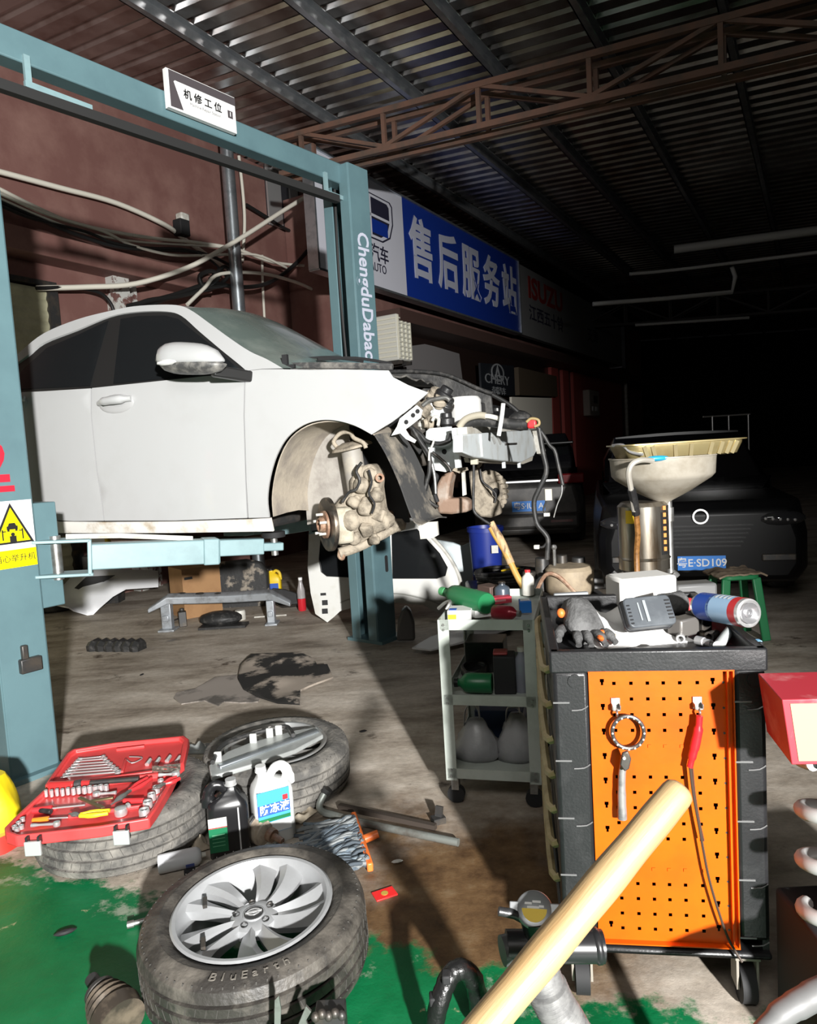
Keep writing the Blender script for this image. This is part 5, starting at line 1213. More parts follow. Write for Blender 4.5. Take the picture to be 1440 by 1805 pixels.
# green stool with a dirty rag
q = at(1294, 1003, 5.0); zs_t = q.z
st_ = thing('stool', 'green plastic stool behind the spray can on the tool cabinet', 'stool', M.Translation(V((q.x, 5.0, 0))))
b = MB(); b.prism(rrect(.27, .25, .06), .035, TR(0, 0, zs_t - .06)); b.build('seat', m_green, st_, bevel=.01)
for sx in (-1, 1):
    for sy in (-1, 1):
        b = MB(); b.bar((sx * .15, sy * .14, 0), (sx * .105, sy * .1, zs_t - .05), .06, .03, (0, 1, 0)); b.build('leg', m_green, st_, bevel=.008)
b = MB(); b.grid(lambda u, v: V(((u - .5) * .34, (v - .5) * .28, zs_t - .01 + .02 * noise.noise(V((u * 5, v * 5, 1))) - .05 * max(0, abs(u - .5) - .4) * 4)), 14, 12)
tag(b.build('rag', mat('brown oily rag', (0.12, 0.085, 0.055), 0.9, c2=(0.25, 0.2, 0.14), scale=8), None, M.Translation(V((q.x, 5.0, 0.0))), solid=.012), 'brown oily rag draped over the green stool', 'rag')

# ---------------------------------------------------------------- service trolley
K0 = fl(772, 1093, .775); CTH = rad(-14)
trT = M.Translation(V((K0.x, K0.y, 0))) @ M.Rotation(CTH, 4, 'Z') @ M.Rotation(0, 4, 'Z')
trolley = thing('service_trolley', 'pale green three-shelf steel trolley left of the tool cabinet', 'trolley', trT)
TI = trT.inverted()
TWd = (TI @ pl(940, 1085, V((K0.x, K0.y, 0)), trT.to_3x3() @ V((0, 1, 0)))).x
TD = .62
m_trol = mat('pale green enamel', (0.44, 0.48, 0.44), 0.45, c2=(0.36, 0.39, 0.35), scale=6)
zfoot = .105
for x in (0, TWd):
    for y in (0, TD):
        sx = 1 if x == 0 else -1; sy = 1 if y == 0 else -1
        b = MB(); b.box((x + sx * .02, y, (zfoot + .775) / 2), (.045, .004, .775 - zfoot)); b.box((x, y + sy * .02, (zfoot + .775) / 2), (.004, .045, .775 - zfoot)); lg = b.build('leg', m_trol, trolley)
        if y == 0:
            for z in (.735, .755, .43, .45, .125, .15):
                b = MB(); b.cyl((x + sx * .02, -.002, z), (x + sx * .02, -.009, z), .006, .004, n=8); b.build('bolt', m_steel, lg)
        b = MB(); b.cyl((x + sx * .03, y + sy * .03 - .014, .036), (x + sx * .03, y + sy * .03 + .014, .036), .036, n=18); b.build('caster', m_matte, lg)
        b = MB(); b.box((x + sx * .03, y + sy * .03, .085), (.03, .045, .05)); b.build('fork', m_steel, lg)
for z in (.735, .425, .115):
    b = MB(); b.box((TWd / 2, TD / 2, z + .004), (TWd, TD, .006))
    for yy in (0, TD): b.box((TWd / 2, yy, z + .02), (TWd - .01, .004, .042))
    for xx in (0, TWd): b.box((xx, TD / 2, z + .02), (.004, TD, .042))
    b.build('shelf', m_trol, trolley)
def tro(x, y, z): return trT @ V((x, y, z))
def on_tro(px, py, z):                             # pixel -> world on a trolley level
    return fl(px, py, z)
ZT = .752
def bottle(name, lab, T, h, r, m, mc, cat='bottle', group=None, mlab=None):
    o = thing(name, lab, cat, T, group)
    b = MB(); b.lathe([(0, 0), (r * .92, 0), (r, h * .03), (r, h * .62), (r * .9, h * .72), (r * .42, h * .84), (r * .38, h * .92), (0, h * .92)], 18); b.build('body', m, o)
    b = MB(); b.lathe([(0, h * .9), (r * .46, h * .9), (r * .46, h), (0, h)], 14); b.build('cap', mc, o)
    if mlab:
        b = MB(); b.lathe([(r + .001, h * .15), (r + .001, h * .55)], 18); b.build('label_patch', mlab, o)
    return o
def lying(px0, px1, z):                            # local z axis from the first pixel towards the second, at height z
    a, c_ = fl(*px0, z), fl(*px1, z); return zto(c_ - a, a), (c_ - a).length
T, L_ = lying((858, 1064), (779, 1042), ZT + .062)
bottle('oil_bottle', 'green oil bottle lying on the top shelf of the service trolley', T, L_, .046, m_green, mat('light green cap', (0.08, 0.36, 0.14), 0.4))
def obox(name, lab, px, z, h, w, d, rot, m, cat='box', parts=(), tilt=0):
    q = fl(*px, z); r = thing(name, lab, cat, M.Translation(V((q.x, q.y, z))) @ RZ(rot) @ RX(tilt))
    b = MB(); b.box((0, 0, h / 2), (w, d, h)); b.build('carton', m, r, bevel=.002)
    for nm, c_, dd, mm in parts:
        b = MB(); b.box(c_, dd, None); b.build(nm, mm, r)
    return r
m_carton = mat('white carton', (0.66, 0.66, 0.64), 0.6)
obox('carton', 'white carton with blue and yellow patches at the front left of the trolley top', (812, 1088), ZT, .04, .10, .10, -10, m_carton, 'box', (('blue_patch', (-.028, -.025, .0405), (.03, .035, .002), m_blue), ('yellow_patch', (-.03, -.051, .014), (.035, .002, .02), m_yellow)))
obox('paper_packet', 'crumpled white paper packet right of the white carton on the trolley', (850, 1086), ZT, .03, .09, .08, 15, m_white, 'packet', (('flap', (.05, .01, .032), (.05, .07, .003), m_white),), -6)
obox('red_packet', 'long red packet lying behind the white cartons on the trolley', (868, 1064), ZT, .03, .17, .05, 14, mat('red packet', (0.6, 0.05, 0.08), 0.5), 'packet', (('print', (0, -.0255, .015), (.11, .002, .008), mat('pink print', (0.75, 0.35, 0.36), 0.5)),))
T, L_ = lying((870, 1078), (918, 1082), ZT + .03)
o = bottle('spray_can', 'dark red can lying at the front right of the trolley top', T, .12, .029, mat('dark red can', (0.28, 0.015, 0.03), 0.3, .2), m_steel, 'spray can')
obox('blue_box', 'bright blue box at the right edge of the trolley top', (926, 1078), ZT, .05, .05, .06, -5, mat('bright blue', (0.02, 0.18, 0.6), 0.4), 'box', (('white_top', (0, 0, .051), (.04, .03, .002), m_white),))
q = fl(890, 1064, ZT); bottle('dark_jar', 'dark grey jar standing behind the red packet on the trolley', M.Translation(V((q.x, q.y + .08, ZT))), .085, .036, mat('slate jar', (0.05, 0.065, 0.085), 0.3), m_black, 'jar')
q = fl(938, 1056, ZT); bottle('red_capped_bottle', 'white bottle with a red cap at the back right corner of the trolley top', M.Translation(V((q.x, q.y + .1, ZT))), .12, .03, m_offw, m_red)
q = fl(836, 1082, ZT); b = MB(); b.tube([V((-.05, .06, .02)), V((-.02, .03, .05)), V((0, 0, .06)), V((-.02, -.02, .03))], .008, 6, 4)
tag(b.build('metal_hook', m_steel, None, M.Translation(fl(795, 1085, ZT))), 'small bent metal hook at the left front corner of the trolley top', 'hook')
q = fl(905, 1062, ZT); b = MB(); b.box((0, 0, .03), (.07, .1, .06)); tag(b.build('brown_box', mat('dark brown', (0.08, 0.05, 0.04), 0.6), None, M.Translation(V((q.x - .09, q.y + .14, ZT))) @ RZ(30), bevel=.004), 'small dark brown box behind the red packet on the trolley', 'box')
# middle shelf
ZM = .432
T = trT @ TR(.06, .1, ZM + .047) @ RZ(75) @ RY(90)
bottle('oil_bottle', 'green bottle lying on the middle shelf of the service trolley', trT @ TR(.19, .12, ZM + .045) @ RY(-90), .16, .042, m_green, m_black)
def tbox(name, lab, x, y, z, w, d, h, m, cat, rot=0):
    b = MB(); b.box((0, 0, h / 2), (w, d, h)); return tag(b.build(name, m, None, trT @ TR(x, y, z) @ RZ(rot), bevel=.005), lab, cat)
tbox('black_box', 'tall black box under a red carton on the middle trolley shelf', .24, .16, ZM, .09, .1, .16, m_matte, 'box', 5)
tbox('red_carton', 'flat red carton on top of the tall black box in the trolley', .225, .16, ZM + .161, .06, .07, .012, mat('dull red', (0.25, 0.03, 0.03), 0.5), 'box', 5)
for i, (x, y, lab) in enumerate(((.31, .16, 'clear bottle beside the tall black box in the trolley'), (.345, .24, 'clear bottle farthest right on the middle trolley shelf'))):
    bottle('clear_bottle', lab, trT @ TR(x, y, ZM), .19, .032, mat('clear grey plastic', (0.22, 0.23, 0.27), 0.15), m_offw, 'bottle', 'clear bottles on the middle shelf')
b = MB()
b.tube([V((.06 + .05 * cos(a) * (1 + .2 * sin(3 * a)), .25 + .08 * sin(a), .02 + .015 * sin(5 * a) + .008 * i)) for i in range(4) for a in [2 * pi * k / 10 for k in range(10)]], .009, 6, 3)
tag(b.build('cable_coil', m_cable_k, None, trT @ TR(.02, .08, ZM)), 'black cable coil at the back of the middle trolley shelf', 'cable')
tbox('dark_case', 'dark case at the back of the middle trolley shelf', .12, .48, ZM, .18, .16, .14, m_black, 'case')
# bottom shelf: two carrier bags
m_bag = mat('thin white carrier bag', (0.42, 0.42, 0.43), 0.35, c2=(0.30, 0.30, 0.31), scale=6, trans=0.25, bump=0.6, bscale=14)
def bag(name, lab, x, y, z, w, h, ear, m, grp=None):
    b = MB(); rings = []
    for i in range(9):
        t = i / 8; k = (1 - .75 * t ** 1.6) * (1 if i else .8)
        rings.append([V((w * k * cos(a) * (1 + .32 * noise.noise(V((cos(a) * 2.4, sin(a) * 2.4, t * 5 + x * 9))) + .07 * sin(a * 7 + t * 3)), w * .8 * k * sin(a), h * t)) for a in [2 * pi * j / 20 for j in range(40)]])
    b.skin(rings); o = b.build(name, m, None, trT @ TR(x, y, z), angle=80)
    tag(o, lab, 'bag', grp)
    b = MB(); b.tube([(w * .15, 0, h * .97), (w * .1, 0, h + ear * .7), (-w * .1, 0, h + ear), (-w * .4, .0, h + ear * .55), (-w * .5, 0, h * .7)], [.012, .018, .018, .012, .008], 8, 4, flat=.3); b.build('handle', m, o)
    return o
bag('carrier_bag', 'white carrier bag at the left of the bottom trolley shelf', .1, .2, .122, .11, .17, .07, m_bag, 'carrier bags on the bottom shelf')
bag('carrier_bag', 'white carrier bag at the right of the bottom trolley shelf', .275, .2, .122, .095, .2, .03, m_bag, 'carrier bags on the bottom shelf')
tbox('blue_tray', 'dark blue tray behind the carrier bags on the bottom trolley shelf', .18, .43, .124, .22, .18, .15, mat('navy tray', (0.02, 0.04, 0.1), 0.5), 'tray')
# bamboo pole
b = MB(); p0, p1 = fl(1052, 1272), at(866, 930, 4.02)
n_ = 24; pts = [p0.lerp(p1, i / n_) + V((0.004 * sin(i), 0, 0)) for i in range(n_ + 1)]
b.tube(pts, [.021 + (.004 if i % 5 == 0 else 0) - .004 * i / n_ for i in range(n_ + 1)], 10)
bam = tag(b.build('bamboo_pole', mat('yellow bamboo', (0.58, 0.36, 0.10), 0.45, c2=(0.45, 0.24, 0.06), scale=4, stretch=(1, 1, .3))), 'yellow bamboo pole leaning between the trolley and the tool cabinet', 'pole')
b = MB(); b.tube([p0.lerp(p1, .80), p0.lerp(p1, .9) + V((.012, 0, 0.0)), p1 + V((0, 0, .03))], [.022, .024, .019], 9, 3); b.build('split_end', mat('split bamboo', (0.52, 0.36, 0.2), 0.7, c2=(0.15, 0.09, 0.05), scale=14, stretch=(3, 3, .4)), bam)

# ---------------------------------------------------------------- tool cabinet
ZC = .94
A = fl(968, 1149, ZC); Bc = fl(1348, 1139, ZC)
ux = V((Bc.x - A.x, Bc.y - A.y, 0)); CW = ux.length; ux.normalize(); uy = V((-ux.y, ux.x, 0))
cabT = frame(V((A.x, A.y, 0)), ux, uy, V((0, 0, 1))) @ RZ(-2.0)
cab = thing('tool_cabinet', 'black plastic tool cabinet with an orange pegboard on its end', 'tool cabinet', cabT)
KI = cabT.inverted(); CD = .68
m_cab = mat('black moulded plastic', (0.012, 0.012, 0.013), 0.36, c2=(0.035, 0.035, 0.036), scale=7, amt=(0.5, 0.85), bump=0.08, bscale=150, spec=.5)
zb0 = .15
def cpx(x, y, d=0.0):                               # pixel -> cabinet front plane (x, z)
    k = KI @ pl(x, y, A + uy * d, cabT.to_3x3() @ V((0, 1, 0))); return k.x, k.z
pL, pT = cpx(1036, 1184); pR, _ = cpx(1294, 1180); _, pB = cpx(1053, 1662)
hT_ = ZC - .05
b = MB()                                            # tray with rim
b.prism(rrect(CW, CD, .025, 4, CW / 2, CD / 2), .012, TR(0, 0, ZC - .055))
for (x0, y0, w, d) in ((CW / 2, .012, CW, .026), (CW / 2, CD - .012, CW, .026), (.012, CD / 2, .026, CD), (CW - .012, CD / 2, .026, CD)): b.box((x0, y0, ZC - .028), (w, d, .056))
b.build('top_tray', m_cab, cab, bevel=.005)
for x0, x1 in ((.004, pL + .002), (pR - .002, CW - .004)):
    b = MB(); b.box(((x0 + x1) / 2, .05, (hT_ + zb0 + .05) / 2), (x1 - x0, .1, hT_ - zb0 - .05)); pst = b.build('corner_post', m_cab, cab, bevel=.012)
    for k in range(5):
        z = hT_ - .08 - k * .15
        b = MB(); b.box((x0 + .02, -.001, z), (.04, .002, .004)); b.tube([V((x1 - .045, -.0015, z - .02)), V((x1 - .02, -.0015, z - .018)), V((x1 - .005, -.0015, z - .008))], .0018, 5, 2); b.build('groove', mat('groove edge', (0.12, 0.12, 0.12), 0.3), pst)
    b = MB(); b.cyl(((x0 + x1) / 2 + .01, .001, hT_ - .025), ((x0 + x1) / 2 + .01, -.003, hT_ - .025), .017, n=16); b.build('post_boss', m_cab, pst)
b = MB(); b.box((CW / 2, .05, pT + .5 * (hT_ - pT)), (CW - .02, .1, hT_ - pT + .004)); b.build('head_rail', m_cab, cab)
b = MB(); b.box((CW / 2, CD / 2, zb0 + (pB - zb0) * .3), (CW, CD, (pB - zb0) * .6)); b.box((CW / 2, .03, (zb0 + pB) / 2 - .006), (CW - .03, .06, pB - zb0 - .012)); b.build('base', m_cab, cab, bevel=.008)
b = MB(); b.box((CW / 2, .1, (hT_ + zb0) / 2), (CW - .08, .012, hT_ - zb0 - .05)); b.build('backing', m_matte, cab)
b = MB(); b.box((CW - .012, CD / 2, (hT_ + zb0) / 2), (.016, CD - .03, hT_ - zb0)); b.build('side_panel', m_cab, cab)
b = MB(); b.box((CW / 2, CD - .012, (hT_ + zb0) / 2), (CW - .03, .016, hT_ - zb0)); b.build('rear_panel', m_cab, cab)
nd = 7
m_dh = mat('aged cream drawer edge', (0.46, 0.37, 0.19), 0.45, c2=(0.3, 0.22, 0.1), scale=10)
for i in range(nd):
    z1 = hT_ - .01 - i * (hT_ - zb0 - .08) / nd; z0 = z1 - (hT_ - zb0 - .08) / nd + .008
    b = MB(); b.box((CW / 2 - .02, CD / 2 + .04, (z0 + z1) / 2), (CW - .06, CD - .16, z1 - z0)); dr = b.build('drawer', m_black, cab)
    b = MB(); b.tube([(.004, .07, z1 - .004), (-.014, .10, z1 - .012), (-.016, CD * .5, z1 - .012), (-.014, CD - .08, z1 - .012), (.004, CD - .05, z1 - .004)], .0105, 6, 2); b.build('handle', m_dh, dr)
for x in (.05, CW - .05):
    for y in (.06, CD - .06):
        b = MB(); b.cyl((x - .018, y, .05), (x + .018, y, .05), .05, n=20); cst = b.build('caster', m_matte, cab)
        b = MB(); b.box((x - .024, y, .09), (.006, .05, .09)); b.box((x + .024, y, .09), (.006, .05, .09)); b.box((x, y, .133), (.06, .06, .014)); b.build('fork', mat('dirty fork', (0.30, 0.27, 0.23), 0.5, .3), cst)
# pegboard with real holes
m_peg = mat('orange enamel', (0.62, 0.09, 0.001), 0.42, c2=(0.48, 0.058, 0.001), scale=3.5, amt=(0.4, 0.75), bump=0.04, spec=0.25)
PW, PH, PY_ = pR - pL, pT - pB, .014
def ph(x, y): k = cpx(x, y, PY_); return k[0] - pL, pT - k[1]
cols = [ph(x, 1205)[0] for x in (1082, 1112, 1141, 1169, 1198, 1229)]
r0 = ph(1150, 1204)[1]; pitch = (ph(1160, 1638)[1] - r0) / 16
rows = [r0 + pitch * i for i in range(17)]
hs = .0042
kcols = [ph(1061, 1205)[0], ph(1256, 1200)[0]]
kr0 = ph(1061, 1202)[1]; kp = (ph(1076, 1628)[1] - kr0) / 10
rects = [(c_ - hs, r_ - hs, c_ + hs, r_ + hs) for i, r_ in enumerate(rows) if i not in (4, 5, 11, 12) for c_ in cols]
for kc in kcols:
    for i in range(11):
        y = kr0 + kp * i
        rects += [(kc - .005, y - .0075, kc + .005, y + .001), (kc - .0028, y + .001, kc + .0028, y + .0085)]
xs = sorted({0.0, PW} | {round(v, 5) for r in rects for v in (r[0], r[2])}); ys = sorted({0.0, PH} | {round(v, 5) for r in rects for v in (r[1], r[3])})
b = MB(); vid = {}; vs = []; fs = []
def vi(i, j):
    if (i, j) not in vid: vid[(i, j)] = len(vs); vs.append(V((pL + xs[i], PY_, pT - ys[j])))
    return vid[(i, j)]
for i in range(len(xs) - 1):
    for j in range(len(ys) - 1):
        cx, cy = (xs[i] + xs[i + 1]) / 2, (ys[j] + ys[j + 1]) / 2
        if any(r[0] < cx < r[2] and r[1] < cy < r[3] for r in rects): continue
        fs.append((vi(i, j), vi(i + 1, j), vi(i + 1, j + 1), vi(i, j + 1)))
b._add(vs, fs); pegb = b.build('pegboard', m_peg, cab, solid=0.0)
pegb.data.flip_normals() if pegb.data.polygons[0].normal.y > 0 else None
pegb['label'] = 'orange pegboard with rows of square holes'
b = MB()
for xx in (pL + .002, pR - .002, pR - .016): b.box((xx, .008, (pT + pB) / 2), (.003, .02, PH))
for zz in (pT - .001, pB + .001): b.box(((pL + pR) / 2, .008, zz), (PW, .02, .003))
b.build('pegboard_flange', m_peg, pegb)
b = MB()
for i in (4, 12):
    for c_ in cols: b.box((pL + c_, PY_ - .001, pT - rows[i]), (.008, .003, .008))
b.build('raised_tabs', m_peg, pegb)
b = MB(); b.box(((pL + pR) / 2, PY_ + .03, (pT + pB) / 2), (PW - .004, .004, PH)); b.build('dark_backing', m_matte, pegb)
for i in range(11):
    b = MB(); b.cyl((pR - .022, PY_ - .001, pT - kr0 - kp * i - .004), (pR - .022, PY_ + .001, pT - kr0 - kp * i - .004), .003, n=8); b.build('rivet', m_dark, pegb)
def onp(x, y, d=0.0): k = cpx(x, y, d); return V((k[0], d, k[1]))
def hook(px, lab):
    p = onp(*px); o = thing('tool_clip', lab, 'clip', cabT @ M.Translation(p + V((0, PY_ - .001, 0))), 'steel clips on the pegboard')
    b = MB(); b.box((0, -.002, .004), (.022, .004, .03)); b.box((0, -.012, -.006), (.018, .02, .004)); b.box((-.009, -.012, .0), (.003, .02, .012)); b.box((.009, -.012, 0), (.003, .02, .012)); b.build('plate', m_steel, o, bevel=.001)
    b = MB(); b.tube([(0, -.02, -.006), (0, -.028, -.012), (0, -.02, -.02)], .003, 6, 3); b.build('hook', m_steel, o)
    return o
hook((1086, 1246), 'steel clip on the pegboard holding the chain wrench')
hook((1231, 1244), 'steel clip on the pegboard holding the red handled test lamp')
wr = thing('filter_wrench', 'chain filter wrench with a grey handle hanging on the orange pegboard', 'wrench', cabT @ M.Translation(onp(1100, 1320)))
WI = lambda x, y, d=-.012: onp(x, y, d) - onp(1100, 1320)
cR = WI(1107, 1291); rr_ = abs(WI(1135, 1291).x - cR.x)
b = MB(); b.tube([cR + V((rr_ * cos(a), 0, rr_ * 1.08 * sin(a))) for a in [2 * pi * k / 32 for k in range(32)]], .0052, 8, 0, True); ch_ = b.build('chain', m_dark, wr)
for k in range(16):
    a = 2 * pi * k / 16; b = MB(); p = cR + V((rr_ * cos(a), -.005, rr_ * 1.08 * sin(a))); b.cyl(p, p + V((0, -.0025, 0)), .0026, n=8); b.build('link_pin', m_chrome, ch_)
b = MB(); q_ = [WI(1094, 1320), WI(1104, 1316), WI(1110, 1330), WI(1106, 1348), WI(1098, 1352), WI(1090, 1340)]
b.prism([(p.x, p.z) for p in q_], .010, frame(V((0, -.034, 0)), V((1, 0, 0)), V((0, 0, 1)), V((0, -1, 0))), -.005); b.build('jaw', m_dark, wr, bevel=.003)
b = MB(); p = WI(1100, 1336, -.040); b.cyl(p, p + V((0, -.003, 0)), .004, n=10); b.build('pivot', m_chrome, wr)
b = MB(); b.tube([WI(1099, 1345), WI(1096, 1370), WI(1096, 1410), WI(1097, 1443)], [.009, .0095, .0105, .0115], 12, 4); b.build('handle', mat('worn grey grip', (0.28, 0.27, 0.26), 0.45, .4, c2=(0.12, 0.12, 0.12), scale=20), wr)
tl = thing('test_lamp', 'red handled test lamp with a long dark lead hanging on the pegboard', 'test lamp', cabT @ M.Translation(onp(1225, 1310)))
LI_ = lambda x, y, d=-.014: onp(x, y, d) - onp(1225, 1310)
b = MB(); b.tube([LI_(1233, 1262), LI_(1231, 1285), LI_(1226, 1310), LI_(1221, 1330), LI_(1216, 1352)], [.008, .011, .0115, .010, .0075], 12, 5); b.build('handle', mat('red grip', (0.50, 0.015, 0.02), 0.3), tl)
b = MB(); b.tube([LI_(1216, 1352), LI_(1222, 1400), LI_(1232, 1455), LI_(1240, 1500), LI_(1250, 1550), LI_(1266, 1605), LI_(1284, 1655), LI_(1308, 1696, -.03)], .0032, 7, 5); b.build('lead', mat('brown black lead', (0.045, 0.03, 0.022), 0.5), tl)
b = MB(); b.tube([LI_(1220, 1352), LI_(1224, 1395), LI_(1231, 1440), LI_(1240, 1482)], .0026, 6, 4); b.build('return_lead', mat('brown lead', (0.07, 0.03, 0.02), 0.5), tl)

# ---------------------------------------------------------------- things in the tray of the cabinet
ZR = ZC - .043
def onc(px, py, z=ZR): q = fl(px, py, z); return q
m_glove = mat('grimy grey glove', (0.10, 0.10, 0.10), 0.8, c2=(0.03, 0.03, 0.03), scale=18, amt=(0.42, 0.65), bump=0.4, bscale=90)
q = onc(1028, 1128)
gl = thing('work_glove', 'grimy grey work glove with orange patches at the left of the cabinet top', 'glove', M.Translation(q) @ RZ(96))
b = MB(); rings = []
for i in range(10):
    t = i / 9; w = .042 * (1 + .18 * sin(t * 5)) ; hgt = .022 + .028 * sin(pi * min(1, t * 1.1)) + .012
    rings.append([V((-.05 + .18 * t, w * cos(a) * (1 + .15 * sin(3 * a + i)), hgt + hgt * .95 * sin(a) * (1 + .1 * sin(4 * a + i)))) for a in [2 * pi * j / 16 for j in range(16)]])
b.skin(rings); b.build('palm', m_glove, gl, angle=70)
for k, (y, L__, a) in enumerate(((-.034, .07, -14), (-.012, .085, -4), (.012, .08, 6), (.032, .065, 16))):
    b = MB(); r_ = .0125; pts = [V((-.04, y, .025)), V((-.04 - L__ * .5, y + sin(rad(a)) * L__ * .5, .034)), V((-.04 - L__, y + sin(rad(a)) * L__, .016))]
    b.tube(pts, [r_, r_ * 1.05, r_ * .7], 10, 5); b.build('finger', m_glove, gl, angle=70)
b = MB(); b.tube([V((.02, .04, .03)), V((-.01, .07, .035)), V((-.045, .085, .018))], [.015, .014, .009], 10, 5); b.build('thumb', m_glove, gl, angle=70)
m_or = mat('orange rubber', (0.75, 0.16, 0.03), 0.5)
b = MB(); b.ball((.03, .052, .075), (.014, .012, .014), 12); b.build('orange_stud', m_or, gl)
b = MB(); b.ball((-.105, -.01, .032), (.02, .008, .008), 8); b.ball((-.07, -.03, .038), (.012, .008, .006), 8); b.build('orange_coating', m_or, gl)
# white paper wrapped boxes and battery pack
q = onc(1128, 1066); r = thing('paper_box', 'white paper covered box at the back of the cabinet top', 'box', M.Translation(q + V((.01, .02, 0))) @ RZ(8))
b = MB(); b.box((0, 0, .05), (.20, .13, .10)); b.build('box', mat('white paper', (0.70, 0.69, 0.66), 0.7), r, bevel=.012)
b = MB(); b.box((.0, -.0662, .02), (.17, .002, .02)); b.build('red_stripe', m_red, r)
b = MB(); q = onc(1120, 1128)
b.grid(lambda u, v: V(((u - .5) * .27, (v - .5) * .20, max(.003, .035 + .03 * noise.noise(V((u * 4, v * 4, 5))) + .03 * v - .07 * abs(u - .5) * (1 - v) - .025 * (1 - v) ** 3))), 16, 12)
tag(b.build('white_cloth', mat('white paper towel', (0.74, 0.73, 0.71), 0.8), None, M.Translation(q + V((.0, .035, 0))) @ RZ(6), solid=.006, angle=80), 'crumpled white paper towel under the battery pack on the cabinet top', 'paper towel')
q = onc(1140, 1110)
bt = thing('battery_pack', 'dark grey tool battery pack resting on the white paper towel', 'battery', M.Translation(at(1139, 1082, 1.90)) @ RZ(9) @ RX(58))
m_bat = mat('slate battery case', (0.055, 0.062, 0.07), 0.42, c2=(0.09, 0.1, 0.11), scale=9)
b = MB(); b.prism(rrect(.135, .085, .014), .035, TR(0, 0, -.01)); b.build('case', m_bat, bt, bevel=.004)
b = MB(); b.prism(rrect(.14, .09, .016), .012, TR(0, 0, -.012)); b.build('rim', m_black, bt, bevel=.003)
b = MB(); b.box((-.012, 0, .026), (.008, .06, .006)); b.box((-.03, 0, .026), (.004, .05, .004)); b.build('ridge', mat('pale ridge', (0.22, 0.24, 0.25), 0.4), bt)
b = MB()
for i in range(6): b.box((.055, -.025 + i * .01, .025), (.014, .004, .005)); b.box((-.058, -.03 + i * .01, .02), (.01, .004, .01))
b.build('contact_slots', m_black, bt)
q = onc(1196, 1100)
b = MB(); b.cyl((-.03, 0, .035), (.035, 0.01, .04), .034, .038, 18); b.cyl((.035, .01, .04), (.05, .01, .04), .03, .02, 16); tg_ = tag(b.build('power_tool', m_glove, None, M.Translation(q + V((.0, .05, .01)))), 'grey power tool body right behind the battery pack', 'power tool')
b = MB(); b.box((-.034, 0, .036), (.01, .04, .03)); b.build('blue_patch', mat('light blue patch', (0.15, 0.3, 0.5), 0.4), tg_)
q = onc(1222, 1092); b = MB(); b.box((0, 0, .03), (.055, .05, .06), None, .7); tag(b.build('red_container', m_red, None, M.Translation(q + V((-.005, .03, .0))) @ RZ(-20), bevel=.01), 'bright red plastic container behind the grey bracket on the cabinet top', 'container')
q = onc(1224, 1126); r = thing('steel_bracket', 'grey U shaped steel bracket between the red container and the spray can', 'bracket', M.Translation(q + V((0, .04, 0))) @ RZ(28))
b = MB(); b.box((-.02, 0, .03), (.075, .05, .05)); b.build('block', mat('grey cast', (0.16, 0.15, 0.14), 0.45, .5), r, bevel=.006)
b = MB(); b.box((.035, .0, .055), (.04, .045, .016)); b.box((.045, .02, .03), (.04, .014, .05)); b.box((.045, -.02, .03), (.04, .014, .05)); b.build('fork', m_dark, r, bevel=.003)
def socket(name, lab, px, L__, r_, m, az, cat='socket', grp=None, el=0):
    q = onc(*px); d = V((cos(rad(az)) * cos(rad(el)), sin(rad(az)) * cos(rad(el)), sin(rad(el))))
    b = MB(); T = zto(d, q + V((0, 0, r_)))
    b.lathe([(r_ * .6, 0), (r_, 0), (r_, L__ * .5), (r_ * .8, L__ * .55), (r_ * .8, L__), (r_ * .4, L__), (r_ * .4, L__ * .6), (r_ * .6, L__ * .3), (r_ * .6, 0)], 16, T); return tag(b.build(name, m), lab, cat, grp)
socket('socket', 'chrome socket lying at the cabinet front edge below the grey bracket', (1228, 1136), .045, .012, m_chrome, -60, 'socket', 'sockets on the cabinet top')
socket('socket', 'small chrome socket beside the paper towel edge on the cabinet top', (1200, 1134), .03, .012, m_chrome, 70, 'socket', 'sockets on the cabinet top')
socket('socket', 'dark impact socket between the bracket and the grey tube', (1250, 1130), .04, .013, m_dark, 40, 'socket', 'sockets on the cabinet top')
q0, q1 = onc(1266, 1139, ZR + .016), onc(1293, 1102, ZR + .03); b = MB(); b.cyl(q0, q1, .0135, .0125, 16); tag(b.build('grey_tube', mat('light grey tube', (0.42, 0.44, 0.43), 0.45)), 'light grey tube lying under the spray can on the cabinet top', 'tube')
q0, q1 = onc(1275, 1100, ZR + .012), onc(1338, 1138, ZR + .012); b = MB(); b.bar(q0, q1, .024, .016); kn = tag(b.build('utility_knife', m_black, bevel=.004), 'black knife handle with a blue tip at the right edge of the cabinet top', 'knife')
b = MB(); d = (q1 - q0).normalized(); b.bar(q1 - d * .03, q1 - d * .012, .0255, .0175); b.build('blue_tip', mat('pale blue tip', (0.2, 0.45, 0.7), 0.4), kn)
a_, c_ = at(1257, 1071, 1.90), at(1322, 1081, 1.765); b_ = (c_ - a_).normalized()
sc = thing('spray_can', 'blue and red spray can lying at the right of the cabinet top', 'spray can', zto(a_ - c_, c_))
L__ = .20; r_ = .0375
b = MB(); b.lathe([(0, .02), (r_ * .55, .015), (r_ * .8, .006), (r_ * .86, 0), (r_ * .98, .004), (r_, .012), (r_, L__ - .02), (r_ * .9, L__ - .006), (0, L__)], 28); b.build('can', m_chrome, sc)
for nm, z0, z1, mm in (('red_band', .014, .04, m_red), ('pale_blue_wrap', .04, L__ - .075, mat('pale blue print', (0.34, 0.52, 0.72), 0.35)), ('dark_blue_wrap', L__ - .085, L__ - .02, mat('royal blue print', (0.02, 0.07, 0.36), 0.35))):
    b = MB(); b.lathe([(r_ + .0006, z0), (r_ + .0006, z1)], 28); b.build(nm, mm, sc)
b = MB()
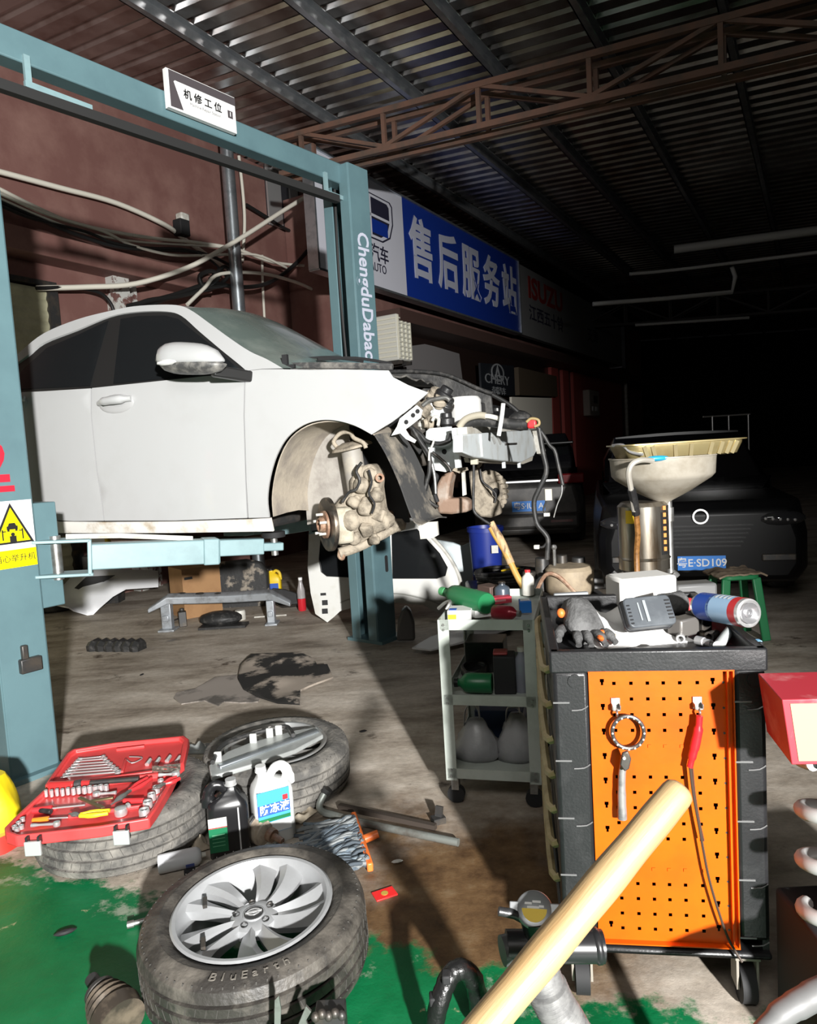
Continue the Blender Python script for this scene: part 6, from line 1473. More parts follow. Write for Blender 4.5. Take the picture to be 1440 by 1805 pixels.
for i in range(4): b.lathe([(r_ + .0012, .05 + i * .016), (r_ + .0012, .058 + i * .016)], 20, RZ(60), arc=rad(70))
b.build('print_lines', m_white, sc)
b = MB(); b.lathe([(.027, -.0012), (.020, .006), (.013, .0085), (.012, .004), (.008, .003), (.006, .0075), (0, .0075)], 24); b.build('base_dome', mat('can base steel', (0.33, 0.33, 0.34), 0.3, .7), sc)
q = onc(1068, 1134); kh = thing('screwdriver', 'red knobbed tool handle below the paper towel at the cabinet front', 'screwdriver', M.Translation(q + V((0, 0, .016))))
b = MB(); b.ball((0, 0, 0), (.024, .017, .016), 14); b.build('knob', mat('dull pink red', (0.45, 0.10, 0.09), 0.45), kh)
b = MB(); b.cyl((.015, 0, 0), (.06, .01, 0), .009, .007, 12); b.build('ferrule', mat('cream wood', (0.6, 0.5, 0.32), 0.5), kh)
q = onc(1000, 1068); b = MB(); b.box((0, 0, .02), (.12, .02, .04)); tag(b.build('grey_tray', mat('grey block', (0.22, 0.23, 0.24), 0.5), None, M.Translation(q + V((.02, .03, 0))), bevel=.004), 'long grey block along the back rim of the cabinet top', 'block')
q = onc(1240, 1060); b = MB(); b.box((0, 0, .03), (.14, .08, .06)); tag(b.build('grey_case', mat('dark grey case', (0.09, 0.09, 0.09), 0.5), None, M.Translation(q + V((-.02, .04, 0))), bevel=.01), 'dark grey case at the back right of the cabinet top', 'case')
# ================================================================ NEAR FLOOR: WHEELS, TOOL CASE, JUGS, MOP
m_alloy = mat('silver alloy paint', (0.40, 0.41, 0.42), 0.34, 0.4, c2=(0.34, 0.345, 0.35), scale=6)
m_tread = mat('dusty tyre tread', (0.075, 0.072, 0.067), 0.8, c2=(0.235, 0.22, 0.195), scale=11, amt=(0.42, 0.7), bump=0.35, bscale=70)
m_tyred = mat('wet dark tyre', (0.030, 0.027, 0.024), 0.5, c2=(0.15, 0.135, 0.115), scale=7, amt=(0.46, 0.72), bump=0.3, bscale=60)
m_sipe = mat('tread sipe', (0.05, 0.047, 0.042), 0.85)
def tyre_mesh(R, W, Ri, m, parent, blocks=70, name='tyre'):
    h = W / 2; b = MB(); g = .011
    prof = [(Ri, -h * .72), (Ri + .012, -h * .86), (Ri + (R - Ri) * .45, -h), (R - .028, -h * .93), (R - .010, -h * .82)]
    for z in (-.52, -.18, .18, .52):
        prof += [(R - .001, z * h - .0055), (R - g - .001, z * h - .004), (R - g - .001, z * h + .004), (R - .001, z * h + .0055)]
    prof += [(R - .010, h * .82), (R - .028, h * .93), (R - .055, h * .985), (R - .06, h * 1.0), (Ri + (R - Ri) * .45, h * 1.0), (Ri + .03, h * .95), (Ri + .012, h * .86), (Ri, h * .72)]
    b.lathe(prof, 72); o = b.build(name, m, parent, angle=32)
    b = MB()
    for i in range(blocks):                          # sipes across the shoulders
        a = 2 * pi * i / blocks
        for s in (-1, 1):
            T = RZ(math.degrees(a)); b.bar(T @ V((R - .0035, 0, s * h * .56)), T @ V((R - .020, .006, s * h * .90)), .0026, .0035, T.to_3x3() @ V((1, 0, 0)))
        for z0, z1, da in ((-.46, -.25, .02), (-.13, .13, -.03), (.25, .46, .02)):
            p, q = V((R - .0016, 0, z0 * h)), V((R - .0016, 0, z1 * h)); T = RZ(math.degrees(a) + 1.3 + z0 * 6); b.bar(T @ p, (RZ(math.degrees(da)) @ T) @ q, .0014, .0028, T.to_3x3() @ V((1, 0, 0)))
    b.build('sipes', m_sipe, o); return o
def alloy(parent, Ri, W, m, detail=True):
    h = W / 2
    b = MB(); b.lathe([(Ri + .012, h * .92), (Ri + .006, h * .96), (Ri - .004, h * .95), (Ri - .012, h * .80), (Ri - .022, h * .45), (Ri - .03, -h * .3), (Ri - .02, -h * .8), (Ri + .01, -h * .9)], 64); rim = b.build('alloy_rim', m, parent, angle=40)
    zc = h * .62
    for i in range(10):
        a = 2 * pi * i / 10 + (.03 if i % 2 else -.03)
        sw = (.24 if i % 2 else .12)
        b = MB(); rings = []
        for k in range(8):
            t = k / 7; r = .045 + (Ri - .012 - .045) * t; w = (.014 + .014 * t + .014 * t ** 3) * (1.1 if i % 2 else .95); aa = a + sw * t ** 1.3; z = zc - .004 + (h * .82 - zc) * t ** 2.5 + .004 * sin(pi * t)
            u = V((cos(aa), sin(aa), 0)); n = V((-sin(aa), cos(aa), 0))
            rings.append([u * r + n * w + V((0, 0, z - .004)), u * r + n * w * .35 + V((0, 0, z + .004)), u * r - n * w + V((0, 0, z - .016)), u * r - n * w * .8 + V((0, 0, z - .035)), u * r + n * w * .8 + V((0, 0, z - .035))])
        b.skin(rings); b.build('spoke', m, rim, angle=28)
    b = MB(); b.lathe([(.068, zc - .034), (.066, zc - .006), (.05, zc + .002), (.032, zc + .001), (.030, zc + .004), (0, zc + .004)], 32); b.build('hub_face', m, rim)
    for i in range(5):
        a = 2 * pi * i / 5 + .35; b = MB(); b.lathe([(0, 0), (.0095, 0), (.0105, .003)], 12, TR(.05 * cos(a), .05 * sin(a), zc + .0015)); b.build('lug_hole', m_dark, rim)
    b = MB(); b.lathe([(0, zc + .007), (.024, zc + .006), (.0275, zc + .0045)], 28); cap = b.build('centre_cap', mat('dark centre cap', (0.03, 0.03, 0.03), 0.25), rim)
    b = MB(); b.lathe([(.013, 0), (.017, 0), (.017, .0015), (.013, .0015)], 24, TR(0, 0, zc + .007) @ M.Diagonal((1.15, .85, 1, 1))); b.box((0, 0, zc + .008), (.046, .006, .002)); b.build('emblem', m_chrome, cap)
    b = MB(); b.lathe([(0, -h * .35), (Ri - .03, -h * .35)], 40); b.build('dark_back', m_matte, rim) if not detail else b.bm.free()
    return rim
# front wheel
W_ = .205
q = fl(449, 1612, .175)
whT = M.Translation(V((q.x, q.y, W_ / 2 + .012))) @ RX(2.2) @ RY(-1.6) @ RZ(15)
wh = thing('mounted_tyre', 'silver alloy wheel with a worn tyre lying flat nearest the viewer on the green floor', 'wheel', whT, 'car wheels lying on the floor')
tyre_mesh(.316, W_, .212, m_tyred, wh); alloy(wh, .214, W_, m_alloy)
b = MB()
def arc_text(body, r, z, size, a0, m, parent):
    n = len(body)
    for i, ch in enumerate(body):
        if ch == ' ': continue
        a = a0 + i * size * .72 / r
        text('sidewall_letter', ch, size, m, parent, M.Rotation(a, 4, 'Z') @ TR(0, -r, z) , .0008)
arc_text('BluEarth', .278, W_ / 2 + .0005, .036, rad(-8) - rad(15), mat('dusty lettering', (0.16, 0.145, 0.125), 0.8), wh)
for a, r in ((2.6, .155), (3.75, .165)):
    b = MB(); b.box((r * cos(a), r * sin(a), W_ * .40), (.012, .04, .01), None); b.build('balance_weight', m_dark, wh)
# wheel behind, with a silver bracket lying on it
q = fl(487, 1318, .18)
w2T = M.Translation(V((q.x, q.y, W_ / 2 + .008))) @ RX(1.5) @ RY(1.0) @ RZ(50)
w2 = thing('mounted_tyre', 'alloy wheel lying behind the white jug with a silver bracket across it', 'wheel', w2T, 'car wheels lying on the floor')
tyre_mesh(.322, W_, .212, m_tread, w2); alloy(w2, .214, W_, mat('dusty alloy', (0.42, 0.43, 0.43), 0.4, 0.6, c2=(0.33, 0.31, 0.28), scale=7), False)
zW = W_ + .03
def onw(x, y, z=zW): return fl(x, y, z)
c = onw(470, 1320); br = thing('bracket', 'long silver bracket lying across the wheel behind the white jug', 'bracket', M.Translation(V((c.x, c.y, zW - .012))))
q_ = [onw(368, 1352) , onw(372, 1372), onw(440, 1352), onw(520, 1325), (onw(570, 1298)), onw(560, 1284), onw(520, 1290), onw(440, 1312), onw(400, 1328), onw(385, 1340)]
b = MB(); b.prism([((p - c).x, (p - c).y) for p in q_], .02); b.build('plate', mat('pale silver steel', (0.48, 0.50, 0.49), 0.4, .4, c2=(0.36, 0.38, 0.37), scale=8), br, bevel=.005)
b = MB(); b.bar(onw(385, 1357) - c + V((0, 0, .02)), onw(560, 1292) - c + V((0, 0, .02)), .03, .022); b.build('fold', m_galv, br, bevel=.006)
for x, y in ((385, 1345), (447, 1312), (476, 1302), (492, 1297)):
    b = MB(); p = onw(x, y) - c; b.box(p + V((0, 0, .035)), (.03, .012, .05)); b.build('lug', mat('pale lug', (0.5, 0.51, 0.49), 0.45), br, bevel=.003)
b = MB(); b.tube([onw(*k) - c + V((0, 0, .045)) for k in ((376, 1358), (384, 1338), (398, 1324), (430, 1311), (470, 1300), (502, 1293), (513, 1300), (518, 1309))], .010, 8, 4); b.build('black_hose', m_rubber, br)
# tyre under the tool case
q = fl(200, 1559); q = V((q.x - .075, q.y + .335, 0))
t3 = thing('tyre', 'bare tyre lying flat under the open red tool case', 'tyre', M.Translation(V((q.x, q.y, .108))) @ RZ(7))
R3 = .338
tyre_mesh(R3, .21, .21, m_tread, t3, 60, 'tread_ring')

# ---------------------------------------------------------------- red tool case
ZB = .222
C0 = fl(175, 1400, ZB)
m_case = mat('red tool case plastic', (0.62, 0.055, 0.055), 0.42, c2=(0.54, 0.045, 0.045), scale=6)
def cs_(x, y, z=0.0): k = fl(x, y, ZB + z); return V((k.x - C0.x, k.y - C0.y, z))
case = thing('tool_case', 'open red tool case lying across the tyre beside the near lift post', 'tool case', M.Translation(V((C0.x, C0.y, ZB))))
low = [(9, 1472), (26, 1454), (79, 1403), (92, 1399), (303, 1369), (313, 1373), (304, 1392), (277, 1438), (264, 1456), (177, 1471), (29, 1488), (12, 1482)]
upp = [(80, 1396), (90, 1380), (119, 1338), (129, 1331), (203, 1319), (326, 1307), (334, 1313), (325, 1355), (312, 1365), (95, 1396)]
def lerp2(poly, k):
    cx = sum(p[0] for p in poly) / len(poly); cy = sum(p[1] for p in poly) / len(poly)
    return [(cx + (x - cx) * k, cy + (y - cy) * k) for x, y in poly]
for nm, poly in (('base', low), ('lid', upp)):
    o2 = [cs_(*p) for p in poly]; i2 = [cs_(*p) for p in lerp2(poly, .93)]
    n = len(poly); vs = [p + V((0, 0, -.012)) for p in o2] + [p + V((0, 0, .028)) for p in o2] + [p + V((0, 0, .028)) for p in i2] + [p + V((0, 0, .010)) for p in i2]
    fs = [tuple(range(n))[::-1], tuple(3 * n + k for k in range(n))]
    for L_ in range(3): fs += [(L_ * n + k, L_ * n + (k + 1) % n, (L_ + 1) * n + (k + 1) % n, (L_ + 1) * n + k) for k in range(n)]
    b = MB(); b._add(vs, fs); b.build(nm, m_case, case, bevel=.005, angle=25)
b = MB()
for a, c_ in (((105, 1392), (300, 1364)), ((100, 1388), (125, 1384)), ((205, 1322), (255, 1316)), ((215, 1362), (222, 1340)), ((120, 1440), (260, 1420)), ((60, 1430), (100, 1424)), ((270, 1400), (258, 1440))):
    b.bar(cs_(*a, .014), cs_(*c_, .014), .012, .014)
b.build('moulded_ridges', m_case, case, bevel=.003)
for x, y in ((61, 1484), (216, 1465)):
    b = MB(); p = cs_(x, y + 2, .0); b.box(p + V((0, -.012, -.012)), (.055, .012, .05)); b.build('latch', mat('clear grey latch', (0.34, 0.36, 0.35), 0.25), case, bevel=.003)
    b = MB(); b.box(p + V((-.02, -.004, .016)), (.008, .02, .02)); b.box(p + V((.02, -.004, .016)), (.008, .02, .02)); b.box(p + V((0, -.004, .006)), (.05, .016, .008)); b.build('latch_bar', m_black, case)
GT = 'tools in the red tool case'
def tp(x, y, z=.018): return V((C0.x, C0.y, ZB)) + cs_(x, y, z)
sizes = ['smallest', 'second smallest', 'third smallest', 'middle', 'third largest', 'second largest', 'largest']
Lz = [(535, 180), (520, 195), (505, 215), (490, 235), (470, 255), (455, 275), (440, 297)]; Rz = [(690, 165), (702, 180), (717, 200), (735, 216), (752, 234), (772, 250), (788, 268)]
zz_ = lambda p: (p[0] / 3.79, 1290 + p[1] / 3.79)
for i in range(7):
    a, c_ = tp(*zz_(Lz[i])), tp(*zz_(Rz[i])); k = .8 + .06 * i; d = (c_ - a).normalized(); n = V((-d.y, d.x, 0))
    T = frame(a, d, n, V((0, 0, 1))); L_ = (c_ - a).length
    o = thing('spanner', sizes[i].capitalize() + ' spanner of the row in the lid of the red tool case', 'spanner', T, GT)
    b = MB(); b.bar((.008, 0, 0), (L_ - .006, 0, 0), .0075 * k, .005); b.build('shank', m_chrome, o, bevel=.001)
    b = MB(); b.lathe([(.006 * k, -.004), (.0115 * k, -.004), (.0115 * k, .004), (.006 * k, .004), (.006 * k, -.004)], 16, TR(L_, 0, 0)); b.build('ring_end', m_chrome, o)
    b = MB(); b.prism([(.010, .006 * k), (-.004, .012 * k), (-.016 * k, .009 * k), (-.006, .0045 * k), (-.006, -.0045 * k), (-.016 * k, -.009 * k), (-.004, -.012 * k), (.010, -.006 * k)], .006, None, -.003); b.build('jaw_end', m_chrome, o, bevel=.001)
def rod(name, lab, cat, segs, group=GT, z=.024):
    """segs: list of (part, px, px, r0, r1, material)"""
    p0 = tp(*segs[0][1], z); o = thing(name, lab, cat, M.Translation(p0), group)
    for nm, a, c_, r0, r1, m in segs:
        b = MB(); b.cyl(tp(*a, z) - p0, tp(*c_, z) - p0, r0, r1, 12); b.build(nm, m, o, bevel=.0015)
    return o
m_rtrans = mat('red translucent handle', (0.40, 0.03, 0.03), 0.2, coat=.4)
rod('driver_bar', 'long dark bar with a red handle across the middle of the red tool case', 'driver', [('handle', (87, 1385), (131, 1383), .017, .0165, m_rtrans), ('collar', (131, 1383), (144, 1381), .015, .017, m_black), ('ferrule', (144, 1381), (159, 1380), .013, .011, m_rtrans), ('shaft', (159, 1380), (245, 1373), .009, .010, m_dark)], z=.034)
rod('screwdriver', 'screwdriver with a red and black handle in the red tool case', 'screwdriver', [('handle', (57, 1429), (92, 1425), .011, .013, m_red), ('grip', (70, 1428), (90, 1431), .009, .009, m_black), ('shaft', (92, 1425), (150, 1419), .003, .003, m_chrome)])
rod('screwdriver', 'screwdriver with an orange handle at the front of the red tool case', 'screwdriver', [('handle', (57, 1446), (86, 1443), .008, .009, mat('amber handle', (0.65, 0.2, 0.02), 0.25)), ('shaft', (86, 1443), (120, 1441), .0028, .0028, m_chrome)])
def pliers(name, lab, g0, g1, j, m, off=8):
    p0 = tp(*g1, .034); o = thing(name, lab, 'pliers', M.Translation(p0), GT)
    d = (tp(*g0, .034) - p0).normalized(); n = V((-d.y, d.x, 0))
    for s in (-1, 1):
        e = tp(*g0, .034) - p0
        b = MB(); b.tube([n * s * .004, e * .45 + n * s * .013, e + n * s * .010], [.007, .0085, .007], 8, 4); b.build('grip', m, o)
    jj = tp(*j, .034) - p0
    b = MB(); b.tube([V((0, 0, 0)), jj * .4, jj], [.009, .013, .004], 8, 3, flat=.6); b.build('jaws', m_steel, o)
    return o
pliers('pliers', 'pliers with red grips lying aslant over the long bar', (263, 1372), (230, 1393), (196, 1418), m_red)
pliers('pliers', 'pliers with yellow grips at the front of the red tool case', (192, 1431), (141, 1437), (122, 1434), m_yellow)
pliers('pliers', 'pliers with red grips at the right edge of the red tool case', (314, 1371), (291, 1381), (268, 1392), m_red)
rod('stubby_driver', 'stubby red handled driver beside the large sockets in the tool case', 'driver', [('handle', (218, 1412), (253, 1411), .010, .010, m_red), ('shaft', (253, 1411), (262, 1409), .004, .004, m_chrome)])
for i in range(12):
    x = 82 + i * 9.6; y = 1404 - i * .9 + (1 if i % 2 else 0); k = .0065 + .0003 * i
    p = tp(x, y, .014); b = MB(); b.lathe([(k * .55, 0), (k, 0), (k, .026), (k * .62, .026), (k * .62, .012), (0, .012)], 14)
    o = b.build('small_socket', m_chrome, None, M.Translation(p)); tag(o, 'small chrome socket in the row at the hinge of the red tool case', 'socket', 'small sockets along the hinge')
for i, (x, y) in enumerate(((255, 1438), (261, 1424), (268, 1410), (276, 1397), (284, 1385))):
    k = .019 - .0018 * i; p = tp(x, y, .012); b = MB(); b.lathe([(k * .6, 0), (k, 0), (k, .02), (k * .9, .026), (k * .7, .026), (k * .65, .01), (0, .01)], 18)
    tag(b.build('large_socket', m_chrome, None, M.Translation(p)), ['Largest chrome socket', 'Second largest chrome socket', 'Middle chrome socket', 'Second smallest chrome socket', 'Smallest chrome socket'][i] + ' in the column at the right of the tool case base', 'socket', 'large sockets at the right of the case')
for i, (x, y) in enumerate(((262, 1345), (278, 1343), (297, 1339), (314, 1340))):
    a = tp(x - 3, y + 3, .016); c_ = tp(x + 3, y - 6, .022); b = MB(); b.cyl(a, c_, .009, .0075, 14); tag(b.build('deep_socket', m_chrome), ('leftmost', 'second from left', 'third from left', 'rightmost')[i] + ' of four deep sockets in the lid of the tool case', 'socket', 'deep sockets in the lid')
for a, c_, lab in (((140, 1406), (182, 1424), 'brass coloured flat bar aslant in the middle of the tool case'), ((160, 1412), (200, 1406), 'short brass coloured bar crossing the other one in the tool case')):
    b = MB(); b.bar(tp(*a, .034), tp(*c_, .036), .014, .006); tag(b.build('flat_bar', mat('brassy steel', (0.30, 0.24, 0.13), 0.35, .8), bevel=.001), lab, 'bar', GT)
def ratchet(lab, head, end, k=1.0, z=.026):
    p0 = tp(*head, z); e = tp(*end, z) - p0; o = thing('ratchet', lab, 'ratchet', M.Translation(p0), GT)
    b = MB(); b.lathe([(0, -.01 * k), (.016 * k, -.01 * k), (.018 * k, 0), (.016 * k, .01 * k), (0, .012 * k)], 18); b.build('head', m_chrome, o)
    b = MB(); b.tube([V((0, 0, 0)), e * .5, e], [.007 * k, .006 * k, .009 * k], 10, 3); b.build('handle', m_chrome, o); return o
ratchet('chrome ratchet with its round head near the front right latch', (213, 1430), (226, 1420), 1.3)
ratchet('small chrome ratchet lying at the left front of the tool case', (100, 1452), (55, 1455), .7)
ratchet('chrome ratchet aslant at the upper right of the tool case', (310, 1364), (280, 1366), .9, .04)
ratchet('chrome ratchet behind the flat bars in the tool case', (170, 1400), (205, 1397), .8)
for i, (x, y) in enumerate(((26, 1462), (33, 1455), (40, 1448), (30, 1466), (38, 1461))):
    b = MB(); p = tp(x, y, .014); b.lathe([(0, 0), (.0085, 0), (.0085, .014), (.005, .014), (.005, .008), (0, .008)], 12); tag(b.build('bit_socket', m_chrome, None, M.Translation(p)), 'tiny chrome bit socket heaped at the left front corner of the tool case', 'socket', 'tiny sockets at the left corner of the case')
b = MB(); b.tube([tp(222, 1338), tp(232, 1345), tp(246, 1340), tp(250, 1335), tp(228, 1334)], .0022, 6, 3); tag(b.build('hex_key', m_chrome), 'thin hex key in the moulded bay of the tool case lid', 'hex key', GT)
b = MB(); b.grid(lambda u, v: tp(268 + 50 * u, 1362 - 12 * v - 4 * u, .045 + .02 * sin(u * 7 + v * 4) * sin(v * 5)), 12, 8); tag(b.build('plastic_wrap', mat('crinkled clear film', (0.5, 0.48, 0.42), 0.12, trans=.6), None, None, solid=.001), 'crinkled clear plastic film at the upper right of the tool case', 'plastic film')

# ---------------------------------------------------------------- jugs, cans and rags round the wheels
def big_jug(name, lab, px, h, w, d, rot, m, mcap, capx, lab_parts, notch=True):
    q = fl(*px); r = thing(name, lab, 'jug', M.Translation(V((q.x, q.y, 0))) @ RZ(rot))
    b = MB(); rings = []
    for z, k, sh in ((0, .93, 0), (.02, 1, 0), (.55, 1, 0), (.68, .99, 0), (.76, .9, 0)):
        rings.append([V((x * k, y * k, z * h)) for x, y in rrect(w, d, min(w, d) * .28, 5)])
    for z, kx, ky, sh in ((.84, .5, .6, capx * .5), (.90, .24, .34, capx * .9), (.955, .22, .3, capx)):
        rings.append([V((x * kx + sh * w, y * ky, z * h)) for x, y in rrect(w, d, min(w, d) * .28, 5)])
    b.skin(rings); b.build('bottle', m, r, angle=50)
    s = -1 if capx > 0 else 1
    b = MB(); b.tube([(s * .02 * w + capx * w * .3, 0, .84 * h), (s * .12 * w, 0, .95 * h), (s * .30 * w, 0, .965 * h), (s * .43 * w, 0, .88 * h), (s * .45 * w, 0, .70 * h)], [.013, .014, .015, .016, .02], 10, 5, flat=1.3); b.build('handle', m, r)
    b = MB(); b.cyl((capx * w, 0, .95 * h), (capx * w, 0, 1.0 * h + .008), .021, .020, 20); b.lathe([(.0225, .0), (.0225, .008)], 20, TR(capx * w, 0, .95 * h)); b.build('cap', mcap, r)
    for nm, c_, dd, mm in lab_parts:
        b = MB(); b.box((c_[0] * w, -d / 2 - .0008, c_[1] * h), (dd[0] * w, .0016 + .0006 * c_[2], dd[1] * h)); b.build(nm, mm, r)
    return r
m_wjug = mat('white jug plastic', (0.66, 0.67, 0.66), 0.38)
wj = big_jug('antifreeze_jug', 'white jug with a blue and green label before the wheel with the silver bracket', (484, 1474), .285, .155, .12, 26, m_wjug, m_wjug, -.22,
    [('blue_label', (-.05, .46, 0), (.80, .58), mat('sky label', (0.06, 0.32, 0.66), 0.4)), ('blue_band', (-.05, .50, 1), (.80, .15), m_blue), ('green_band', (-.05, .36, 1), (.80, .05), m_green), ('white_block', (-.05, .25, 1), (.80, .15), m_white), ('red_spot', (.24, .62, 1), (.13, .07), m_red)])
text('label_characters', '防冻液', .039, m_white, wj, TR(-.006, -.0625, .50 * .285) @ RX(90), .0008, .02)
b = MB(); b.box((-.05, -.0622, .19 * .285), (.022, .002, .045)); b.ball((-.05, -.0622, .30 * .285), (.009, .002, .011), 10); b.build('label_figure', mat('label dark suit', (0.03, 0.035, 0.08), 0.5), wj)
bj = big_jug('oil_jug', 'black jug with a green label and grey cap beside the white jug', (408, 1502), .275, .15, .10, 14, mat('glossy black jug', (0.012, 0.012, 0.013), 0.25), mat('silver cap', (0.5, 0.5, 0.5), 0.35, .4), .12,
    [('green_label', (-.26, .30, 0), (.44, .34), mat('deep green label', (0.01, 0.14, 0.06), 0.35)), ('white_label', (-.26, .53, 0), (.44, .14), m_offw), ('red_line', (-.26, .47, 1), (.44, .012), m_red)])
b = MB(); b.box((.25 * .15, -.051, .40 * .275), (.005, .002, .6 * .275)); b.build('level_strip', mat('grey strip', (0.5, 0.5, 0.5), 0.4), bj)
b = MB()
for i in range(4): b.box((-.26 * .15, -.0515, (.22 + .05 * i) * .275), (.045, .002, .003))
b.build('label_lines', mat('label ink', (0.12, 0.35, 0.2), 0.5), bj)
a_, c_ = fl(279, 1524, .034), fl(352, 1508, .034); d_ = (a_ - c_).normalized()
sw = thing('spray_can', 'white spray can lying on the floor between the tyre and the black jug', 'spray can', zto(d_, c_)); L_ = (a_ - c_).length; r_ = .033
b = MB(); b.lathe([(0, 0), (r_ * .5, -.006), (r_ * .8, 0), (r_, .012), (r_, L_ - .006), (r_ * .96, L_), (r_ * .8, L_ - .004), (0, L_ - .01)], 28); b.build('can', mat('white can', (0.64, 0.65, 0.68), 0.3), sw)
b = MB(); b.lathe([(r_ + .0005, .02), (r_ + .0005, .05)], 20, RZ(200), arc=rad(150)); b.build('print_block', mat('blue print', (0.10, 0.14, 0.42), 0.4), sw)
b = MB(); b.lathe([(r_ + .001, .026), (r_ + .001, .038)], 20, RZ(240), arc=rad(40)); b.build('red_print', m_red, sw)
b = MB(); b.lathe([(r_ + .0005, .065 + 0), (r_ + .0005, .068)], 20, RZ(200), arc=rad(120)); b.lathe([(r_ + .0005, .08), (r_ + .0005, .083)], 20, RZ(200), arc=rad(120)); b.build('print_lines', mat('grey print', (0.4, 0.42, 0.5), 0.5), sw)
b = MB(); b.cyl((0, 0, -.004), (0, 0, -.022), .011, .008, 12); b.build('nozzle', m_offw, sw)
# wheel hub joint
q = fl(478, 1494)
jt = thing('drive_joint', 'rusty drive joint lying between the black jug and the front wheel', 'drive joint', zto(V((.75, -.5, -.16)), V((q.x - .055, q.y + .04, .062))))
b = MB(); b.lathe([(0, -.02), (.05, -.02), (.055, -.01), (.055, .035), (.048, .04), (.05, .05), (.03, .062), (0, .062)], 24); b.build('cup', mat('dusty cup', (0.46, 0.39, 0.31), 0.7, .2, c2=(0.2, 0.15, 0.11), scale=16, bump=.2), jt)
b = MB(); b.lathe([(.056, -.018), (.059, -.012), (.056, -.006), (.059, .0), (.056, .006)], 24); b.build('ribs', m_rubber, jt)
b = MB(); b.cyl((0, 0, .06), (0, 0, .085), .027, .025, 16); b.cyl((0, 0, .085), (0, 0, .13), .013, .011, 14); b.build('spindle', m_rust, jt)
# mop head
MO = fl(590, 1500); mop = thing('mop_head', 'blue grey string mop head with an orange clamp on the floor', 'mop', M.Translation(V((MO.x, MO.y, 0))))
cA, cB = fl(624, 1440, .02) - MO, fl(652, 1528, .02) - MO; cA.z = cB.z = .022
md = (cB - cA).normalized(); mn = V((md.y, -md.x, 0)); mn = mn if mn.x < 0 else -mn
YARN = [mat('slate blue yarn', (0.10, 0.13, 0.16), 0.9, c2=(0.17, 0.2, 0.215), scale=60), mat('pale grey yarn', (0.20, 0.215, 0.22), 0.9), mat('dark yarn', (0.06, 0.075, 0.09), 0.9)]
for i in range(98):
    rn = random.Random(i); s0 = cA.lerp(cB, rn.random() * .96 + .02); L_ = .12 + .13 * rn.random(); sp_ = (rn.random() - .38) * .17
    pts = []
    for k in range(7):
        t = k / 6; pts.append(s0 + mn * L_ * t + md * (sp_ * t * t + .008 * sin(t * 9 + i)) + V((0, 0, -.008 + .028 * (1 - t) * rn.random() + .006 * sin(t * 8 + i * 2) * (1 - t) - .008 * t)))
    for p in pts: p.z = max(p.z, .006)
    b = MB(); b.tube(pts, .0072, 6, 3); b.build('strand', YARN[i % 3], mop)
b = MB(); b.bar(cA - md * .01, cB + md * .01, .022, .032); b.build('clamp', mat('orange clamp', (0.80, 0.17, 0.03), 0.4), mop, bevel=.005)
sk = (cA + cB) / 2 - mn * .01; b = MB(); b.cyl(sk, sk - mn * .055 + V((0, 0, .012)), .016, .015, 14); b.build('socket', mat('orange socket', (0.78, 0.17, 0.03), 0.4), mop)
# wheel brace
wb = thing('wheel_brace', 'long bent steel wheel brace lying on the floor right of the white jug', 'wheel brace', M.Translation(fl(600, 1440)))
W0 = fl(600, 1440); wpx = [(571, 1400, .07), (563, 1418, .04), (568, 1430, .022), (590, 1437, .018), (640, 1450, .017), (720, 1467, .017), (808, 1485, .017)]
b = MB(); b.tube([fl(x, y, z) - W0 for x, y, z in wpx], .0145, 12, 5); b.build('bar', mat('grey green steel bar', (0.27, 0.29, 0.27), 0.4, .6, c2=(0.16, 0.15, 0.13), scale=10), wb)
b = MB(); a_, c_ = fl(572, 1399, .065) - W0, fl(578, 1390, .085) - W0; b.cyl(a_, c_, .019, .022, 16); b.build('socket', m_dark, wb)
b = MB(); b.bar(fl(598, 1421, .01), fl(768, 1458, .01), .022, .02); tag(b.build('steel_angle', mat('dark rusty angle', (0.07, 0.055, 0.045), 0.6, .4)), 'dark rusty steel bar lying just behind the wheel brace', 'bar')
q = fl(769, 1457); b = MB(); b.box((0, 0, .012), (.05, .04, .024)); b.bar((0, 0, .01), (.012, .01, .06), .03, .012); tag(b.build('steel_clip', m_dark, None, M.Translation(q + V((.01, .03, 0))) @ RZ(20)), 'small dark steel clip at the end of the dark bar', 'clip')
# rags, packet, bolt, bits
def rag(name, lab, px, r, m, s):
    q = fl(*px); b = MB(); b.grid(lambda u, v: V(((u - .5) * r[0] * (1 + .3 * noise.noise(V((v * 3, s, 0)))), (v - .5) * r[1], .008 + r[2] * max(0, noise.noise(V((u * 3 + s, v * 3, 2))) + .35) * (1 - (2 * u - 1) ** 2) * (1 - (2 * v - 1) ** 2))), 16, 14)
    return tag(b.build(name, m, None, M.Translation(q) @ RZ(s * 30), solid=.005, angle=80), lab, 'rag')
m_rag = mat('cream rag', (0.46, 0.40, 0.31), 0.9, c2=(0.3, 0.25, 0.18), scale=20)
rag('cream_rag', 'small cream rag beside the left edge of the black jug', (352, 1494), (.06, .09, .09), m_rag, 1)
rag('cream_rag', 'flat cream rag on the floor right of the white jug', (530, 1438), (.12, .10, .05), m_rag, 2)
rag('film_scrap', 'scrap of clear film on the floor right of the tool case', (345, 1322), (.12, .12, .05), mat('cloudy film', (0.45, 0.47, 0.46), 0.2, trans=.4), 3)
q = fl(678, 1577); pk = thing('red_packet', 'small red packet with gold print lying on the brown wet floor', 'packet', M.Translation(q) @ RZ(24))
b = MB(); b.box((0, 0, .003), (.075, .05, .005)); b.build('paper', mat('scarlet paper', (0.72, 0.02, 0.02), 0.4), pk, bevel=.001)
